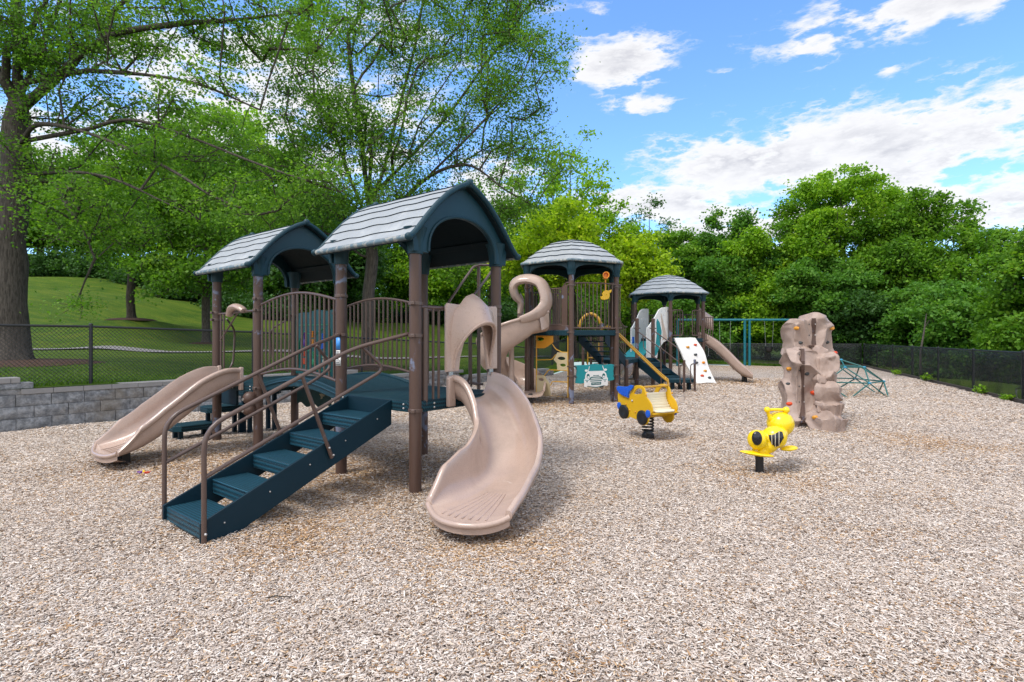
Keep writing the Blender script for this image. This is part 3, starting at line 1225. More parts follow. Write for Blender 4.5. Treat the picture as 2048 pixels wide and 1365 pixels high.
def make_tree(label, base, height, trunk_r, blobs, n_clump, n_leaf, clump_r, leaf, leaf_mat, seed, bark='bark', name='tree', group=None, lean=(0, 0), limbs=(), shell=1.6,
              trunk_top=.8, cat='tree', twigs=3, min_gap=.0, flat=.6, droop=0.0, rloc=1.0):
    """a trunk, limbs grown out to every leaf clump, and leaves one by one"""
    rng = np.random.default_rng(seed)
    root = thing(name, label, cat, base, 0, group)
    nodes, par, fixed = [np.zeros(3)], [-1], [True]
    k = max(6, int(height * trunk_top / .5))
    wob = rng.normal(0, .03, (k + 1, 2)).cumsum(0) * min(1, height / 10)
    for i in range(1, k + 1):
        t = i / k
        nodes.append(np.array([lean[0] * t ** 1.3 + wob[i, 0], lean[1] * t ** 1.3 + wob[i, 1], height * trunk_top * t]))
        par.append(len(nodes) - 2)
    ntr = len(nodes)
    cent = []
    for lb in limbs:
        pts = np.array([list(p) for p in smoothpath(lb, 6)])
        d = np.linalg.norm(np.array(nodes[:ntr]) - pts[0], axis=1)
        cur = int(np.argmin(d))
        for p in pts[1:]:
            nodes.append(p)
            par.append(cur)
            cur = len(nodes) - 1
    vol = np.array([b[3] * b[4] * b[5] for b in blobs]) ** .62
    vol = vol / vol.sum()
    tries = 0
    while len(cent) < n_clump and tries < n_clump * 30:
        tries += 1
        b = blobs[rng.choice(len(blobs), p=vol)]
        v = unit(rng.normal(size=3))
        r_ = rng.uniform(.05, 1) ** (1 / (1 + shell))
        p = np.array(b[:3]) + v * np.array(b[3:6]) * r_
        if p[2] < min(.3, .15 * height):
            continue
        if min_gap and cent and np.min(np.linalg.norm(np.array(cent) - p, axis=1)) < min_gap:
            continue
        cent.append(p)
    cent = np.array(cent)
    order = np.argsort(np.linalg.norm(cent[:, :2], axis=1) + .25 * np.abs(cent[:, 2] - height * .5))
    load = np.zeros(20000)
    N = np.zeros((20000, 3))
    N[:len(nodes)] = np.array(nodes)
    nn = len(nodes)
    parent = np.full(20000, -1)
    parent[:nn] = par
    lowz = min(b[2] - b[5] for b in blobs)
    zmin = max(.12 * height, min(lowz, height * .35))
    tips = []
    for ci in order:
        c = cent[ci]
        d = N[:nn] - c
        dist = np.linalg.norm(d, axis=1)
        rise = -d[:, 2] / (dist + .01)
        cost = dist * (1.25 - .55 * rise) + 50 * ((N[:nn, 2] < zmin) & (np.arange(nn) < ntr))
        j = int(np.argmin(cost))
        a = N[j]
        L = np.linalg.norm(c - a)
        steps = max(1, int(L / .55))
        mid = (a + c) / 2 + np.array([0, 0, (.10 - droop) * L]) + rng.normal(0, .05, 3) * L
        cur = j
        for s in range(1, steps + 1):
            if nn >= 19990:
                break
            t = s / steps
            p = a * (1 - t) ** 2 + mid * 2 * t * (1 - t) + c * t * t
            N[nn] = p + rng.normal(0, .02, 3)
            parent[nn] = cur
            cur = nn
            nn += 1
        tips.append(cur)
    load[tips] += 1
    for i in range(nn - 1, 0, -1):
        load[parent[i]] += load[i]
    load = np.maximum(load[:nn], .5)
    tip = .012 if trunk_r > .2 else .010
    ex = math.log(trunk_r / tip) / math.log(max(4, load[0]))
    rad = tip * load ** ex
    # limbs and twigs
    A, B, RA, RB = [], [], [], []
    for i in range(ntr, nn):
        p = parent[i]
        A.append(N[p])
        B.append(N[i])
        k_ = .80 if rad[i] > .03 else 1.0
        RA.append(min(rad[p], rad[i] * 1.25) * k_)
        RB.append(rad[i] * k_)
    if twigs:
        for c in cent:
            for _ in range(twigs):
                v = unit(rng.normal(size=3)) * clump_r * rng.uniform(.6, 1.5)
                v[2] *= .6
                A.append(c)
                B.append(c + v)
                RA.append(.008)
                RB.append(.004)
    A, B, RA, RB = np.array(A), np.array(B), np.array(RA), np.array(RB)
    T = unit(B - A)
    ref = np.where(np.abs(T[:, 2:3]) < .9, np.array([[0, 0, 1.]]), np.array([[1., 0, 0]]))
    U = unit(np.cross(T, ref))
    W_ = np.cross(T, U)
    ns = 6
    ang = np.arange(ns) * 2 * PI / ns
    ra = (U[:, None] * np.cos(ang)[None, :, None] + W_[:, None] * np.sin(ang)[None, :, None])
    V = np.concatenate([A[:, None] + ra * RA[:, None, None], (B + T * RB[:, None] * .3)[:, None] + ra * RB[:, None, None]], 1)
    j = np.arange(ns)
    q = np.stack([j, (j + 1) % ns, (j + 1) % ns + ns, j + ns], 1)
    Q = (np.arange(len(A))[:, None, None] * 2 * ns + q[None]).reshape(-1, 4)
    limb_v, limb_q = V.reshape(-1, 3), Q
    # the trunk: one flared, slightly fluted column
    n_ = 20
    tv = []
    for i in range(ntr):
        p = N[i]
        sub = 1
        r_ = max(rad[i], tip)
        z = p[2]
        for s in range(sub):
            fl = 1 + .5 * math.exp(-z / (trunk_r * .8))
            row = []
            for a in range(n_):
                th = 2 * PI * a / n_
                f = 1 + .05 * mnoise.noise((math.cos(th) * 2, math.sin(th) * 2, z * .5 + seed)) + (.16 * math.exp(-z / (trunk_r * 1.3))) * math.sin(th * 5 + seed)
                row.append((p[0] + math.cos(th) * r_ * fl * f, p[1] + math.sin(th) * r_ * fl * f, z - (.15 if i == 0 else 0)))
            tv.append(row)
    # extra rings near the foot
    foot = []
    p0 = N[0]
    p1 = N[1]
    for t in np.linspace(0, 1, 7)[:-1]:
        z = p1[2] * t
        r_ = lerp(rad[0], rad[1], t)
        fl = 1 + .5 * math.exp(-z / (trunk_r * .8))
        row = []
        for a in range(n_):
            th = 2 * PI * a / n_
            f = 1 + .05 * mnoise.noise((math.cos(th) * 2, math.sin(th) * 2, z * .5 + seed)) + (.16 * math.exp(-z / (trunk_r * .9))) * math.sin(th * 5 + seed)
            x = lerp(p0[0], p1[0], t)
            y = lerp(p0[1], p1[1], t)
            row.append((x + math.cos(th) * r_ * fl * f, y + math.sin(th) * r_ * fl * f, z - (.2 if t == 0 else 0)))
        foot.append(row)
    rows = np.array(foot + tv[1:])
    nr = len(rows)
    idx = np.arange(nr * n_).reshape(nr, n_)
    tq = np.stack([idx[:-1], np.roll(idx[:-1], -1, 1), np.roll(idx[1:], -1, 1), idx[1:]], -1).reshape(-1, 4)
    tvv = rows.reshape(-1, 3)
    V = np.concatenate([tvv, limb_v])
    Q = np.concatenate([tq, limb_q + len(tvv)])
    me = quad_mesh('trunk', V, Q, M[bark])
    me.polygons.foreach_set('use_smooth', [True] * len(me.polygons))
    obj('trunk', me, root)
    # leaves
    per = np.maximum(8, (n_leaf * rng.lognormal(0, .35, len(cent))).astype(int))
    ci = np.repeat(np.arange(len(cent)), per)
    n = len(ci)
    cr = clump_r * rng.uniform(.7, 1.35, len(cent))
    offs = rng.normal(size=(n, 3)) * np.array([1, 1, flat]) * .62
    P = cent[ci] + offs * cr[ci][:, None]
    P[:, 2] -= droop * np.linalg.norm(offs[:, :2], axis=1) * cr[ci] * .6
    k = P[:, 2] > .02
    P = P[k]
    n = len(P)
    nrm = unit(rng.normal(size=(n, 3)) * .75 + np.array([0, 0, .75]))
    d = unit(np.cross(nrm, rng.normal(size=(n, 3))))
    d[:, 2] -= .25
    d = unit(d)
    sd_ = unit(np.cross(nrm, d))
    up = np.cross(d, sd_)
    L = leaf * rng.uniform(.65, 1.25, n)[:, None]
    Wd = L * rng.uniform(.26, .40, n)[:, None]
    fold = rng.uniform(-.05, .22, n)[:, None]
    vs = np.stack([P - d * L * .5, P - sd_ * Wd + up * L * fold, P + d * L * .5, P + sd_ * Wd + up * L * fold], 1).reshape(-1, 3)
    Q = np.arange(n * 4).reshape(-1, 4)
    quad_object('crown', vs, Q, leaf_mat, root)
    return root


def base_at(x, y):
    return (x, y, gh(x, y))


def TL(b, pts):
    """points given in the place, turned into the tree's own frame"""
    return [Vector(p) - Vector(b) for p in pts]


# big oak at the left edge
b = base_at(-12.5, 13.5)
mk = lambda *q: TL(b, [px(x, y, Y) for x, y, Y in q])
oak_limbs = [mk((25, 235, 13.5), (130, 140, 13.2), (215, 75, 12.9), (340, 50, 12.6), (470, 40, 12.4), (600, 25, 12.2)),
             mk((30, 225, 13.5), (70, 120, 13.9), (110, 30, 14.2), (140, -60, 14.5)),
             mk((40, 290, 13.5), (75, 250, 13.1), (160, 262, 12.7), (260, 300, 12.2), (350, 345, 11.9), (430, 395, 11.7), (520, 430, 11.6)),
             mk((42, 350, 13.5), (150, 345, 13.0), (230, 360, 12.6), (330, 405, 12.2), (400, 440, 12.0)),
             mk((100, 350, 13.2), (140, 420, 13.0), (170, 470, 12.8), (190, 520, 12.7)),
             mk((165, 262, 12.8), (260, 240, 12.4), (380, 275, 12.0), (520, 330, 11.7), (680, 385, 11.4)),
             mk((150, 140, 13.1), (290, 150, 12.7), (400, 170, 12.4), (520, 220, 12.0)),
             mk((25, 180, 13.5), (-60, 90, 13.6), (-150, 40, 13.9)),
             mk((25, 300, 13.5), (-80, 240, 13.2), (-180, 200, 12.8))]


def bl(b, x, y, Y, rx, ry, rz):
    p = px(x, y, Y) - Vector(b)
    return (p.x, p.y, p.z, rx, ry, rz)


make_tree('huge old oak with thick grey trunk and long bare limbs at the left edge', b, 15.5, .32,
          [bl(b, 100, 20, 14, 2.6, 2.6, 1.5), bl(b, 300, 40, 12.8, 2.4, 1.8, .9), bl(b, 520, 40, 12.2, 2.1, 1.6, .8), bl(b, 190, 210, 13, 1.9, 1.6, .9),
           bl(b, 330, 300, 12.2, 1.7, 1.4, .75), bl(b, 500, 400, 11.7, 1.5, 1.2, .6), bl(b, 200, 400, 12.8, 1.5, 1.3, .8), bl(b, 60, 330, 13.2, 1.0, 1.0, .6),
           bl(b, 400, 180, 12.3, 1.8, 1.3, .6), bl(b, -120, 100, 13.5, 2.2, 2.2, 2.5), bl(b, 120, 600, 12.6, .7, .6, .28), bl(b, 210, 470, 12.6, 1.1, 1.0, .55), bl(b, 100, -250, 14, 4, 4, 2.4),
           bl(b, 640, 370, 11.5, .9, .8, .45), bl(b, 150, 110, 13.2, 1.7, 1.5, .7), bl(b, 20, 60, 13, 1.3, 1.2, 1.2)],
          440, 165, .42, .078, L_OAK, 21, limbs=oak_limbs, shell=1.2, trunk_top=.62, twigs=5, min_gap=.22, droop=.05)

# the tall oak behind the middle of the play structure
b = base_at(-4.65, 17.6)
mk = lambda *q: TL(b, [px(x, y, Y) for x, y, Y in q])
mid_limbs = [mk((735, 480, 17.6), (790, 420, 17.2), (880, 330, 16.6), (960, 250, 16.2), (1050, 150, 16.0)),
             mk((738, 430, 17.6), (770, 330, 17.8), (800, 210, 18.0), (830, 90, 18.2), (850, -20, 18.4)),
             mk((735, 500, 17.6), (830, 375, 17.0), (930, 330, 16.6), (1010, 380, 16.3), (1080, 420, 16.2)),
             mk((735, 440, 17.6), (690, 330, 17.2), (650, 200, 17.0), (600, 80, 16.8), (570, -20, 16.7)),
             mk((735, 490, 17.6), (640, 400, 17.0), (560, 330, 16.6), (480, 270, 16.3)),
             mk((738, 400, 17.6), (880, 250, 17.2), (970, 130, 17.0), (1040, 40, 17.0)),
             mk((735, 520, 17.6), (660, 470, 16.9), (560, 440, 16.4), (470, 420, 16.0)),
             mk((738, 420, 17.6), (720, 260, 17.8), (700, 120, 18.0), (690, -40, 18.2))]
make_tree('tall spreading oak rising behind the gabled play towers, its trunk seen between their roofs', b, 15.0, .19,
          [bl(b, 800, 60, 17.8, 3.2, 3.0, 2.2), bl(b, 1010, 150, 16.6, 1.9, 2.0, 2.2), bl(b, 620, 120, 17, 2.0, 2.2, 2.2), bl(b, 1040, 330, 16.3, 1.6, 1.6, 1.4), bl(b, 900, 260, 16.8, 2.2, 2.2, 1.6),
           bl(b, 720, 300, 17, 2.4, 2.4, 1.4), bl(b, 560, 330, 16.6, 1.7, 1.7, 1.2), bl(b, 700, 430, 16.6, 2.2, 2.0, .9), bl(b, 560, 450, 16.3, 1.6, 1.6, .8), bl(b, 830, 400, 17, 1.7, 1.7, .9),
           bl(b, 790, -200, 18, 3.8, 3.6, 2.6), bl(b, 1000, 420, 16.6, 1.2, 1.2, .8), bl(b, 640, 250, 17, 2.0, 2.0, 1.4), bl(b, 1000, 20, 17, 2.0, 2.0, 1.6)],
          640, 165, .47, .086, L_OAK, 22, limbs=mid_limbs, shell=1.0, trunk_top=.55, twigs=4, min_gap=.28)

# small trees on the slope
b = base_at(-17.6, 25)
make_tree('young tree with a slim dark trunk in a mulch ring on the slope', b, 10.0, .17,
          [bl(b, 262, 380, 25, 3.0, 2.8, 2.4), bl(b, 190, 440, 24.6, 2.0, 2.0, 1.5), bl(b, 330, 450, 24.5, 2.0, 2.0, 1.5), bl(b, 300, 520, 24.3, 2.0, 1.6, .8), bl(b, 240, 300, 25, 2.2, 2.0, 1.5)],
          210, 95, .50, .16, L_MID, 23, bark='bark_dark', shell=1.2, min_gap=.3)
b = base_at(-13.7, 24.2)
make_tree('slender grey-trunked tree with low leafy boughs just left of the rear gabled tower', b, 11.0, .17,
          [bl(b, 410, 420, 24, 2.6, 2.4, 2.2), bl(b, 350, 545, 23.4, 1.9, 1.4, .8), bl(b, 440, 550, 23.2, 1.8, 1.4, .9), bl(b, 480, 470, 23.6, 2.2, 2.0, 1.4), bl(b, 420, 300, 24.3, 2.2, 2.2, 1.8), bl(b, 305, 580, 23.0, .9, .8, .4)],
          240, 100, .48, .16, L_OAK, 24, shell=1.2, min_gap=.3)

# trees on and behind the hill, left to centre
for (x, y, Y, top, wd, mt, lab, sd_, low) in (
    (80, 0, 46, 300, 5.5, L_MID, 'broad green tree on the hilltop just right of the huge left trunk', 31, 500),
    (210, 0, 50, 330, 5.0, L_OAK, 'rounded tree on the hilltop behind the young slope tree', 32, 520),
    (330, 0, 44, 260, 5.0, L_LIME, 'bright green tree on the hill, its top against the blue gap', 33, 520),
    (455, 0, 42, 185, 5.2, L_LIME, 'tall sunlit yellow-green tree below the blue gap between the two oaks', 34, 560),
    (560, 0, 40, 300, 4.4, L_MID, 'full green tree behind the rear gabled roof', 35, 600),
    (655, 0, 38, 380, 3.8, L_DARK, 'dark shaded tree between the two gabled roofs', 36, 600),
    (830, 0, 46, 400, 4.6, L_MID, 'green tree far behind the front gabled roof arch', 37, 600),
    (910, 0, 44, 440, 4.2, L_LIME, 'sunlit tree seen through the front gable arch', 38, 600),
):
    X = (x - 1024) / F * Y
    b = base_at(X, Y)
    zt = 1.5 + (676 - top) / F * Y - b[2]
    zl = max(.4, 1.5 + (676 - low) / F * Y - b[2])
    H = zt
    hh = (zt - zl) / 2
    zc = (zt + zl) / 2
    make_tree(lab, b, H, .26, [(0, 0, zc, wd * .8, wd * .8, hh), (-wd * .5, -1, zc - hh * .3, wd * .6, wd * .5, hh * .6), (wd * .5, -1, zc - hh * .25, wd * .6, wd * .5, hh * .65), (0, -1.5, zc - hh * .5, wd * .8, wd * .5, hh * .5)],
              230, 95, .80, .30, mt, sd_, bark='bark_dark', shell=2.0, twigs=2, min_gap=.5)

# trees behind the hexagonal towers, with thin open tops
for (x, Y, top, low, wd, mt, lab, sd_, ncl, nl, cr) in (
    (985, 36, 340, 610, 3.6, L_OAK, 'loose green tree between the front gable and the spiral slide', 41, 130, 80, .62),
    (1070, 33, 300, 600, 3.3, L_LIME, 'light green tree behind the spiral slide', 42, 120, 80, .58),
    (1150, 31, 225, 560, 2.6, L_LIME, 'tall thin-branched tree with an open top above the nearer six-sided roof', 43, 74, 64, .50),
    (1110, 28, 400, 590, 3.4, L_YEL, 'bushy yellow-green tree right behind the nearer six-sided roof', 44, 190, 95, .50),
    (1225, 30, 400, 600, 2.2, L_LIME, 'thin upright tree right of the nearer six-sided roof', 45, 70, 70, .5),
    (1270, 29, 440, 610, 1.9, L_YEL, 'bright yellow tree between the two six-sided roofs', 46, 110, 85, .45),
    (1300, 44, 392, 610, 3.6, L_BLUE, 'sparse dark-leaved tree with see-through top left of the woods', 47, 70, 60, .6),
    (1225, 40, 540, 680, 4.4, L_MID, 'low dense green tree behind the stairs between the six-sided towers', 48, 170, 95, .7),
):
    X = (x - 1024) / F * Y
    b = base_at(X, Y)
    zt = 1.5 + (676 - top) / F * Y - b[2]
    zl = max(.4, 1.5 + (676 - low) / F * Y - b[2])
    hh = (zt - zl) / 2
    zc = (zt + zl) / 2
    make_tree(lab, b, zt, .17, [(0, 0, zc, wd * .75, wd * .7, hh), (-wd * .5, -.4, zc - hh * .35, wd * .55, wd * .5, hh * .55), (wd * .5, -.4, zc - hh * .3, wd * .55, wd * .5, hh * .55)],
              ncl, nl, cr, .21, mt, sd_, bark='bark_dark', shell=1.3, twigs=4, min_gap=.35)

# the woods beyond the back and right fences: leafy to the ground
for (x, Y, top, wd, mt, lab, sd_, ncl) in (
    (1365, 43, 470, 3.9, L_MID, 'leafy tree at the left end of the woods, over the farther six-sided roof', 51, 230),
    (1415, 40, 520, 3.2, L_VINE, 'vine-draped dark tree above the far slide', 52, 230),
    (1470, 41, 440, 3.5, L_VINE, 'upright vine-covered tree with a rounded double top in the woods', 53, 280),
    (1535, 39, 480, 3.6, L_LIME, 'light green vine-hung tree above the teal swing legs', 54, 280),
    (1600, 40, 410, 3.6, L_MID, 'tall tree left of the highest crown in the woods', 55, 280),
    (1690, 38, 352, 4.6, L_LIME, 'highest broad tree of the woods, above the climbing rock', 56, 420),
    (1650, 35.5, 520, 3.6, L_VINE, 'dense low tree in front of the highest crown, behind the climbing rock', 57, 260),
    (1775, 36, 430, 3.4, L_MID, 'full green tree above the far fence corner', 58, 280),
    (1850, 35, 400, 3.0, L_MID, 'tree with ragged tufted top above the right fence', 59, 260),
    (1735, 32.5, 590, 2.7, L_DARK, 'low dark tree leaning over the far fence corner', 60, 200),
    (1835, 30, 570, 2.9, L_VINE, 'low spreading bright tree behind the middle of the right fence', 61, 230),
    (1925, 33, 465, 2.8, L_MID, 'smaller tree at the right end of the woods', 62, 200),
    (1910, 25, 610, 2.0, L_VINE, 'bushy tree leaning over the right fence', 63, 190),
    (2010, 24, 560, 1.7, L_MID, 'feathery tree close behind the right fence end', 64, 170),
    (2070, 21, 465, 2.2, L_MID, 'tall feathery tree cut by the right edge', 65, 230),
):
    X = (x - 1024) / F * Y
    b = base_at(X, Y)
    zt = 1.5 + (676 - top) / F * Y - b[2]
    hh = zt / 2
    rr = random.Random(sd_)
    bls = [(0, 0, zt * .50, wd * .62, wd * .6, zt * .44)]
    for k in range(20):
        a = rr.uniform(PI, 2 * PI) if k % 4 else rr.uniform(0, PI)
        f = rr.uniform(.06, .93)
        r_ = wd * .78 * math.sin(PI * (.22 + .66 * (1 - f))) ** .6
        q = rr.uniform(.8, 1.12)
        bls.append((math.cos(a) * r_ * q, math.sin(a) * r_ * q, zt * f, wd * rr.uniform(.18, .34), wd * rr.uniform(.18, .30), zt * rr.uniform(.05, .10)))
    for k in range(5):
        bls.append((rr.uniform(-.45, .45) * wd, rr.uniform(-.4, .1) * wd, zt * rr.uniform(.88, 1.0), wd * rr.uniform(.10, .18), wd * .14, zt * rr.uniform(.05, .09)))
    leaf = .105 + .0036 * Y
    make_tree(lab, b, zt, .2, bls, int(ncl * 1.75), 78, .20 + .0075 * Y, leaf * .92, mt, sd_, bark='bark_dark', shell=2.0, twigs=1, min_gap=.30, flat=.5, droop=.22, trunk_top=.85)

# dense trees far across the lawn, closing the view
for (x, Y, top, wd, mt, lab, sd_) in (
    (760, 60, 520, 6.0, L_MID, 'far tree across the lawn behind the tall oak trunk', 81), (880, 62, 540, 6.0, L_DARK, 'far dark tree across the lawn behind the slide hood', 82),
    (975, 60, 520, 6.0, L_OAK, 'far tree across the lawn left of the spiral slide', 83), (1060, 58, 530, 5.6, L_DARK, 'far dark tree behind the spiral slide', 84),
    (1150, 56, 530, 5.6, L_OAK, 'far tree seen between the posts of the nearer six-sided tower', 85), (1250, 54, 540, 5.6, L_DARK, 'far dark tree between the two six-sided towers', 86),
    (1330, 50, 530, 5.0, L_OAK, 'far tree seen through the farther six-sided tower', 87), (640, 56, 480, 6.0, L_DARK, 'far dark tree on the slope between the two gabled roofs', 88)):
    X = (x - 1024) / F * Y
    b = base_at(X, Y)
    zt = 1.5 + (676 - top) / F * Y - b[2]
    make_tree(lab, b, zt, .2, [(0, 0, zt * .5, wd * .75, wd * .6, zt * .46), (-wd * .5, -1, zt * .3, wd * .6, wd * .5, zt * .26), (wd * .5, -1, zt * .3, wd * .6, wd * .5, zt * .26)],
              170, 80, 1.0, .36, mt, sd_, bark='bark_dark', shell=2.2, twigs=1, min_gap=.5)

# low shrubs along the hilltop
for i, (x, Y, top, wd, lab) in enumerate((
    (120, 43, 505, 3.4, 'dark shrub on the hilltop beside the huge oak trunk'), (215, 43, 520, 3.4, 'dark shrub on the hilltop behind the bare boughs'),
    (310, 41, 540, 3.2, 'dark shrub behind the young slope tree'), (400, 38, 565, 3.0, 'dark shrub uphill of the slender grey tree'),
    (480, 36, 590, 2.8, 'low dark shrub behind the rear gabled tower'), (560, 36, 600, 2.6, 'low shrub seen under the rear gabled roof'), (860, 47, 610, 3.4, 'round shrub at the far end of the lawn'),
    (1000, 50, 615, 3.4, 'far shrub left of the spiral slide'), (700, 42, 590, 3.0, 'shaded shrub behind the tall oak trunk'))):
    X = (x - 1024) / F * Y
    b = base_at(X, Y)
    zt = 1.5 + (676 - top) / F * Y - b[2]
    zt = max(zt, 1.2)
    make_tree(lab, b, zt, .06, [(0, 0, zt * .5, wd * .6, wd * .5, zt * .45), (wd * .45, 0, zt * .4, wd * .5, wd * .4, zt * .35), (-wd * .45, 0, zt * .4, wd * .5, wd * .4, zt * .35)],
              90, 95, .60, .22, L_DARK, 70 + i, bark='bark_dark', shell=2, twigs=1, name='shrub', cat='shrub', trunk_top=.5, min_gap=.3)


def dead_stem():
    a, b_ = px(1841, 705, 23.5), px(1853, 628, 24.2)
    root = thing('dead_sapling', 'pale bare leaning stem standing before the dark woods behind the right fence', 'tree', (a.x, a.y, gh(a.x, a.y)))
    o_ = Vector(root.location)
    mb = MB()
    mb.tube([Vector((0, 0, -.2)), (a - o_), (a - o_).lerp(b_ - o_, .5) + Vector((.02, 0, .02)), b_ - o_], [.05, .042, .034, .02], 8)
    mb.tube([(a - o_).lerp(b_ - o_, .62), (a - o_).lerp(b_ - o_, .8) + Vector((.22, 0, .1))], [.018, .008], 6)
    mb.build('trunk', M['bark'], root)


dead_stem()


# bright weeds under the right fence
for i, (x, y, Y, h, lab) in enumerate(((1805, 752, 21.6, .34, 'bright weed under the far part of the right fence'), (1868, 762, 18.3, .42, 'bright upright weed under the middle of the right fence'),
                                       (1981, 792, 14.3, .36, 'leafy weed under the nearest fence post on the right'), (2035, 800, 12.9, .22, 'low weed at the fence foot by the right edge'))):
    p = px(x, y, Y)
    h *= .62
    make_tree(lab, (p.x - .25, p.y, 0), h, .006, [(0, 0, h * .6, .16, .12, h * .4), (.12, .1, h * .4, .1, .1, h * .3)], 16, 9, .07, .075, L_LIME, 90 + i, name='weed', cat='weed', twigs=1, trunk_top=.6)


# ------------------------------------------------------------------ play structure helpers
def clamp(mb, x, y, z, r=.064, ang=0, n=18):
    """two-piece collar with its bolt lugs"""
    mb.cyl((x, y, z - .017), (x, y, z + .017), r + .010, n)
    for a in (ang, ang + PI):
        mb.box((x + math.cos(a) * (r + .018), y + math.sin(a) * (r + .018), z), (.05, .035, .03), Matrix.Rotation(a, 3, 'Z'))


def post(root, x, y, h, clamps=(), r=.060, cap=False, ang=0, sticker=False, z0=-.25):
    mb = MB()
    mb.tube([(x, y, z) for z in np.linspace(z0, h, 6)], r, 24)
    if cap:
        mb.ball((x, y, h), (r + .004, r + .004, .04), 20, 8)
    p = mb.build('post', M['brown'], root)
    for z in clamps:
        c = MB()
        clamp(c, x, y, z, r, ang)
        c.build('clamp', M['brown_pipe'], p, bevel=.003)
    return p


def u_profile(w, hl, hr, t=.022, n=9, flat=.62):
    """closed outline of a moulded trough: inner face, then outer face back again; (lateral, height)"""
    inner, outer = [], []
    for i in range(2 * n + 1):
        a = PI + PI * i / (2 * n)
        c, s_ = math.cos(a), math.sin(a)
        h = hl if c < 0 else hr
        sx_ = math.copysign(abs(c) ** flat, c)
        sz_ = 1 - abs(s_) ** flat
        inner.append((w / 2 * sx_, h * sz_))
        outer.append(((w / 2 + t) * sx_, (h + t * .6) * sz_ - t))
    # rolled rims
    def rim(pt, side):
        x, z = pt
        return [(x + side * q * .9, z + .016 * math.sin(k)) for q, k in ((.030, 2.4), (.042, 1.2), (.044, -.4), (.030, -1.6))]
    left = [(-w / 2 - .010, hl + .022), (-w / 2 - .036, hl + .022), (-w / 2 - .056, hl + .002), (-w / 2 - .052, hl - .036), (-w / 2 - .034, hl - .046)]
    right = [(w / 2 + .034, hr - .046), (w / 2 + .052, hr - .036), (w / 2 + .056, hr + .002), (w / 2 + .036, hr + .022), (w / 2 + .010, hr + .022)]
    return inner + right[::-1] + outer[::-1] + left[::-1]


def sweep_trough(mb, path, side, prof_fn, mi=0, bank=None):
    """carry the trough outline along a path; side[i] is the lateral direction at each point"""
    rings = []
    k = len(path)
    for i in range(k):
        t = i / (k - 1)
        p = Vector(path[i])
        lat = Vector(side[i]).normalized()
        a, b = Vector(path[max(0, i - 1)]), Vector(path[min(k - 1, i + 1)])
        d = (b - a).normalized()
        up = lat.cross(d)
        if up.z < 0:
            up = -up
        up = (up * .5 + Vector((0, 0, 1)) * .5).normalized()
        rings.append([p + lat * x + up * z for x, z in prof_fn(t)])
    mb.rings(rings, True, True, mi)
    return rings


def shingled(prof, y0, y1, courses, name, parent, mats):
    pass


# ------------------------------------------------------------------ gable roof
GH = [(0, 3.105), (.14, 3.045), (.30, 2.945), (.46, 2.805), (.60, 2.655), (.72, 2.515), (.775, 2.462), (.815, 2.440)]


def gable_z(d):
    return float(np.interp(abs(d), [p[0] for p in GH], [p[1] for p in GH]))


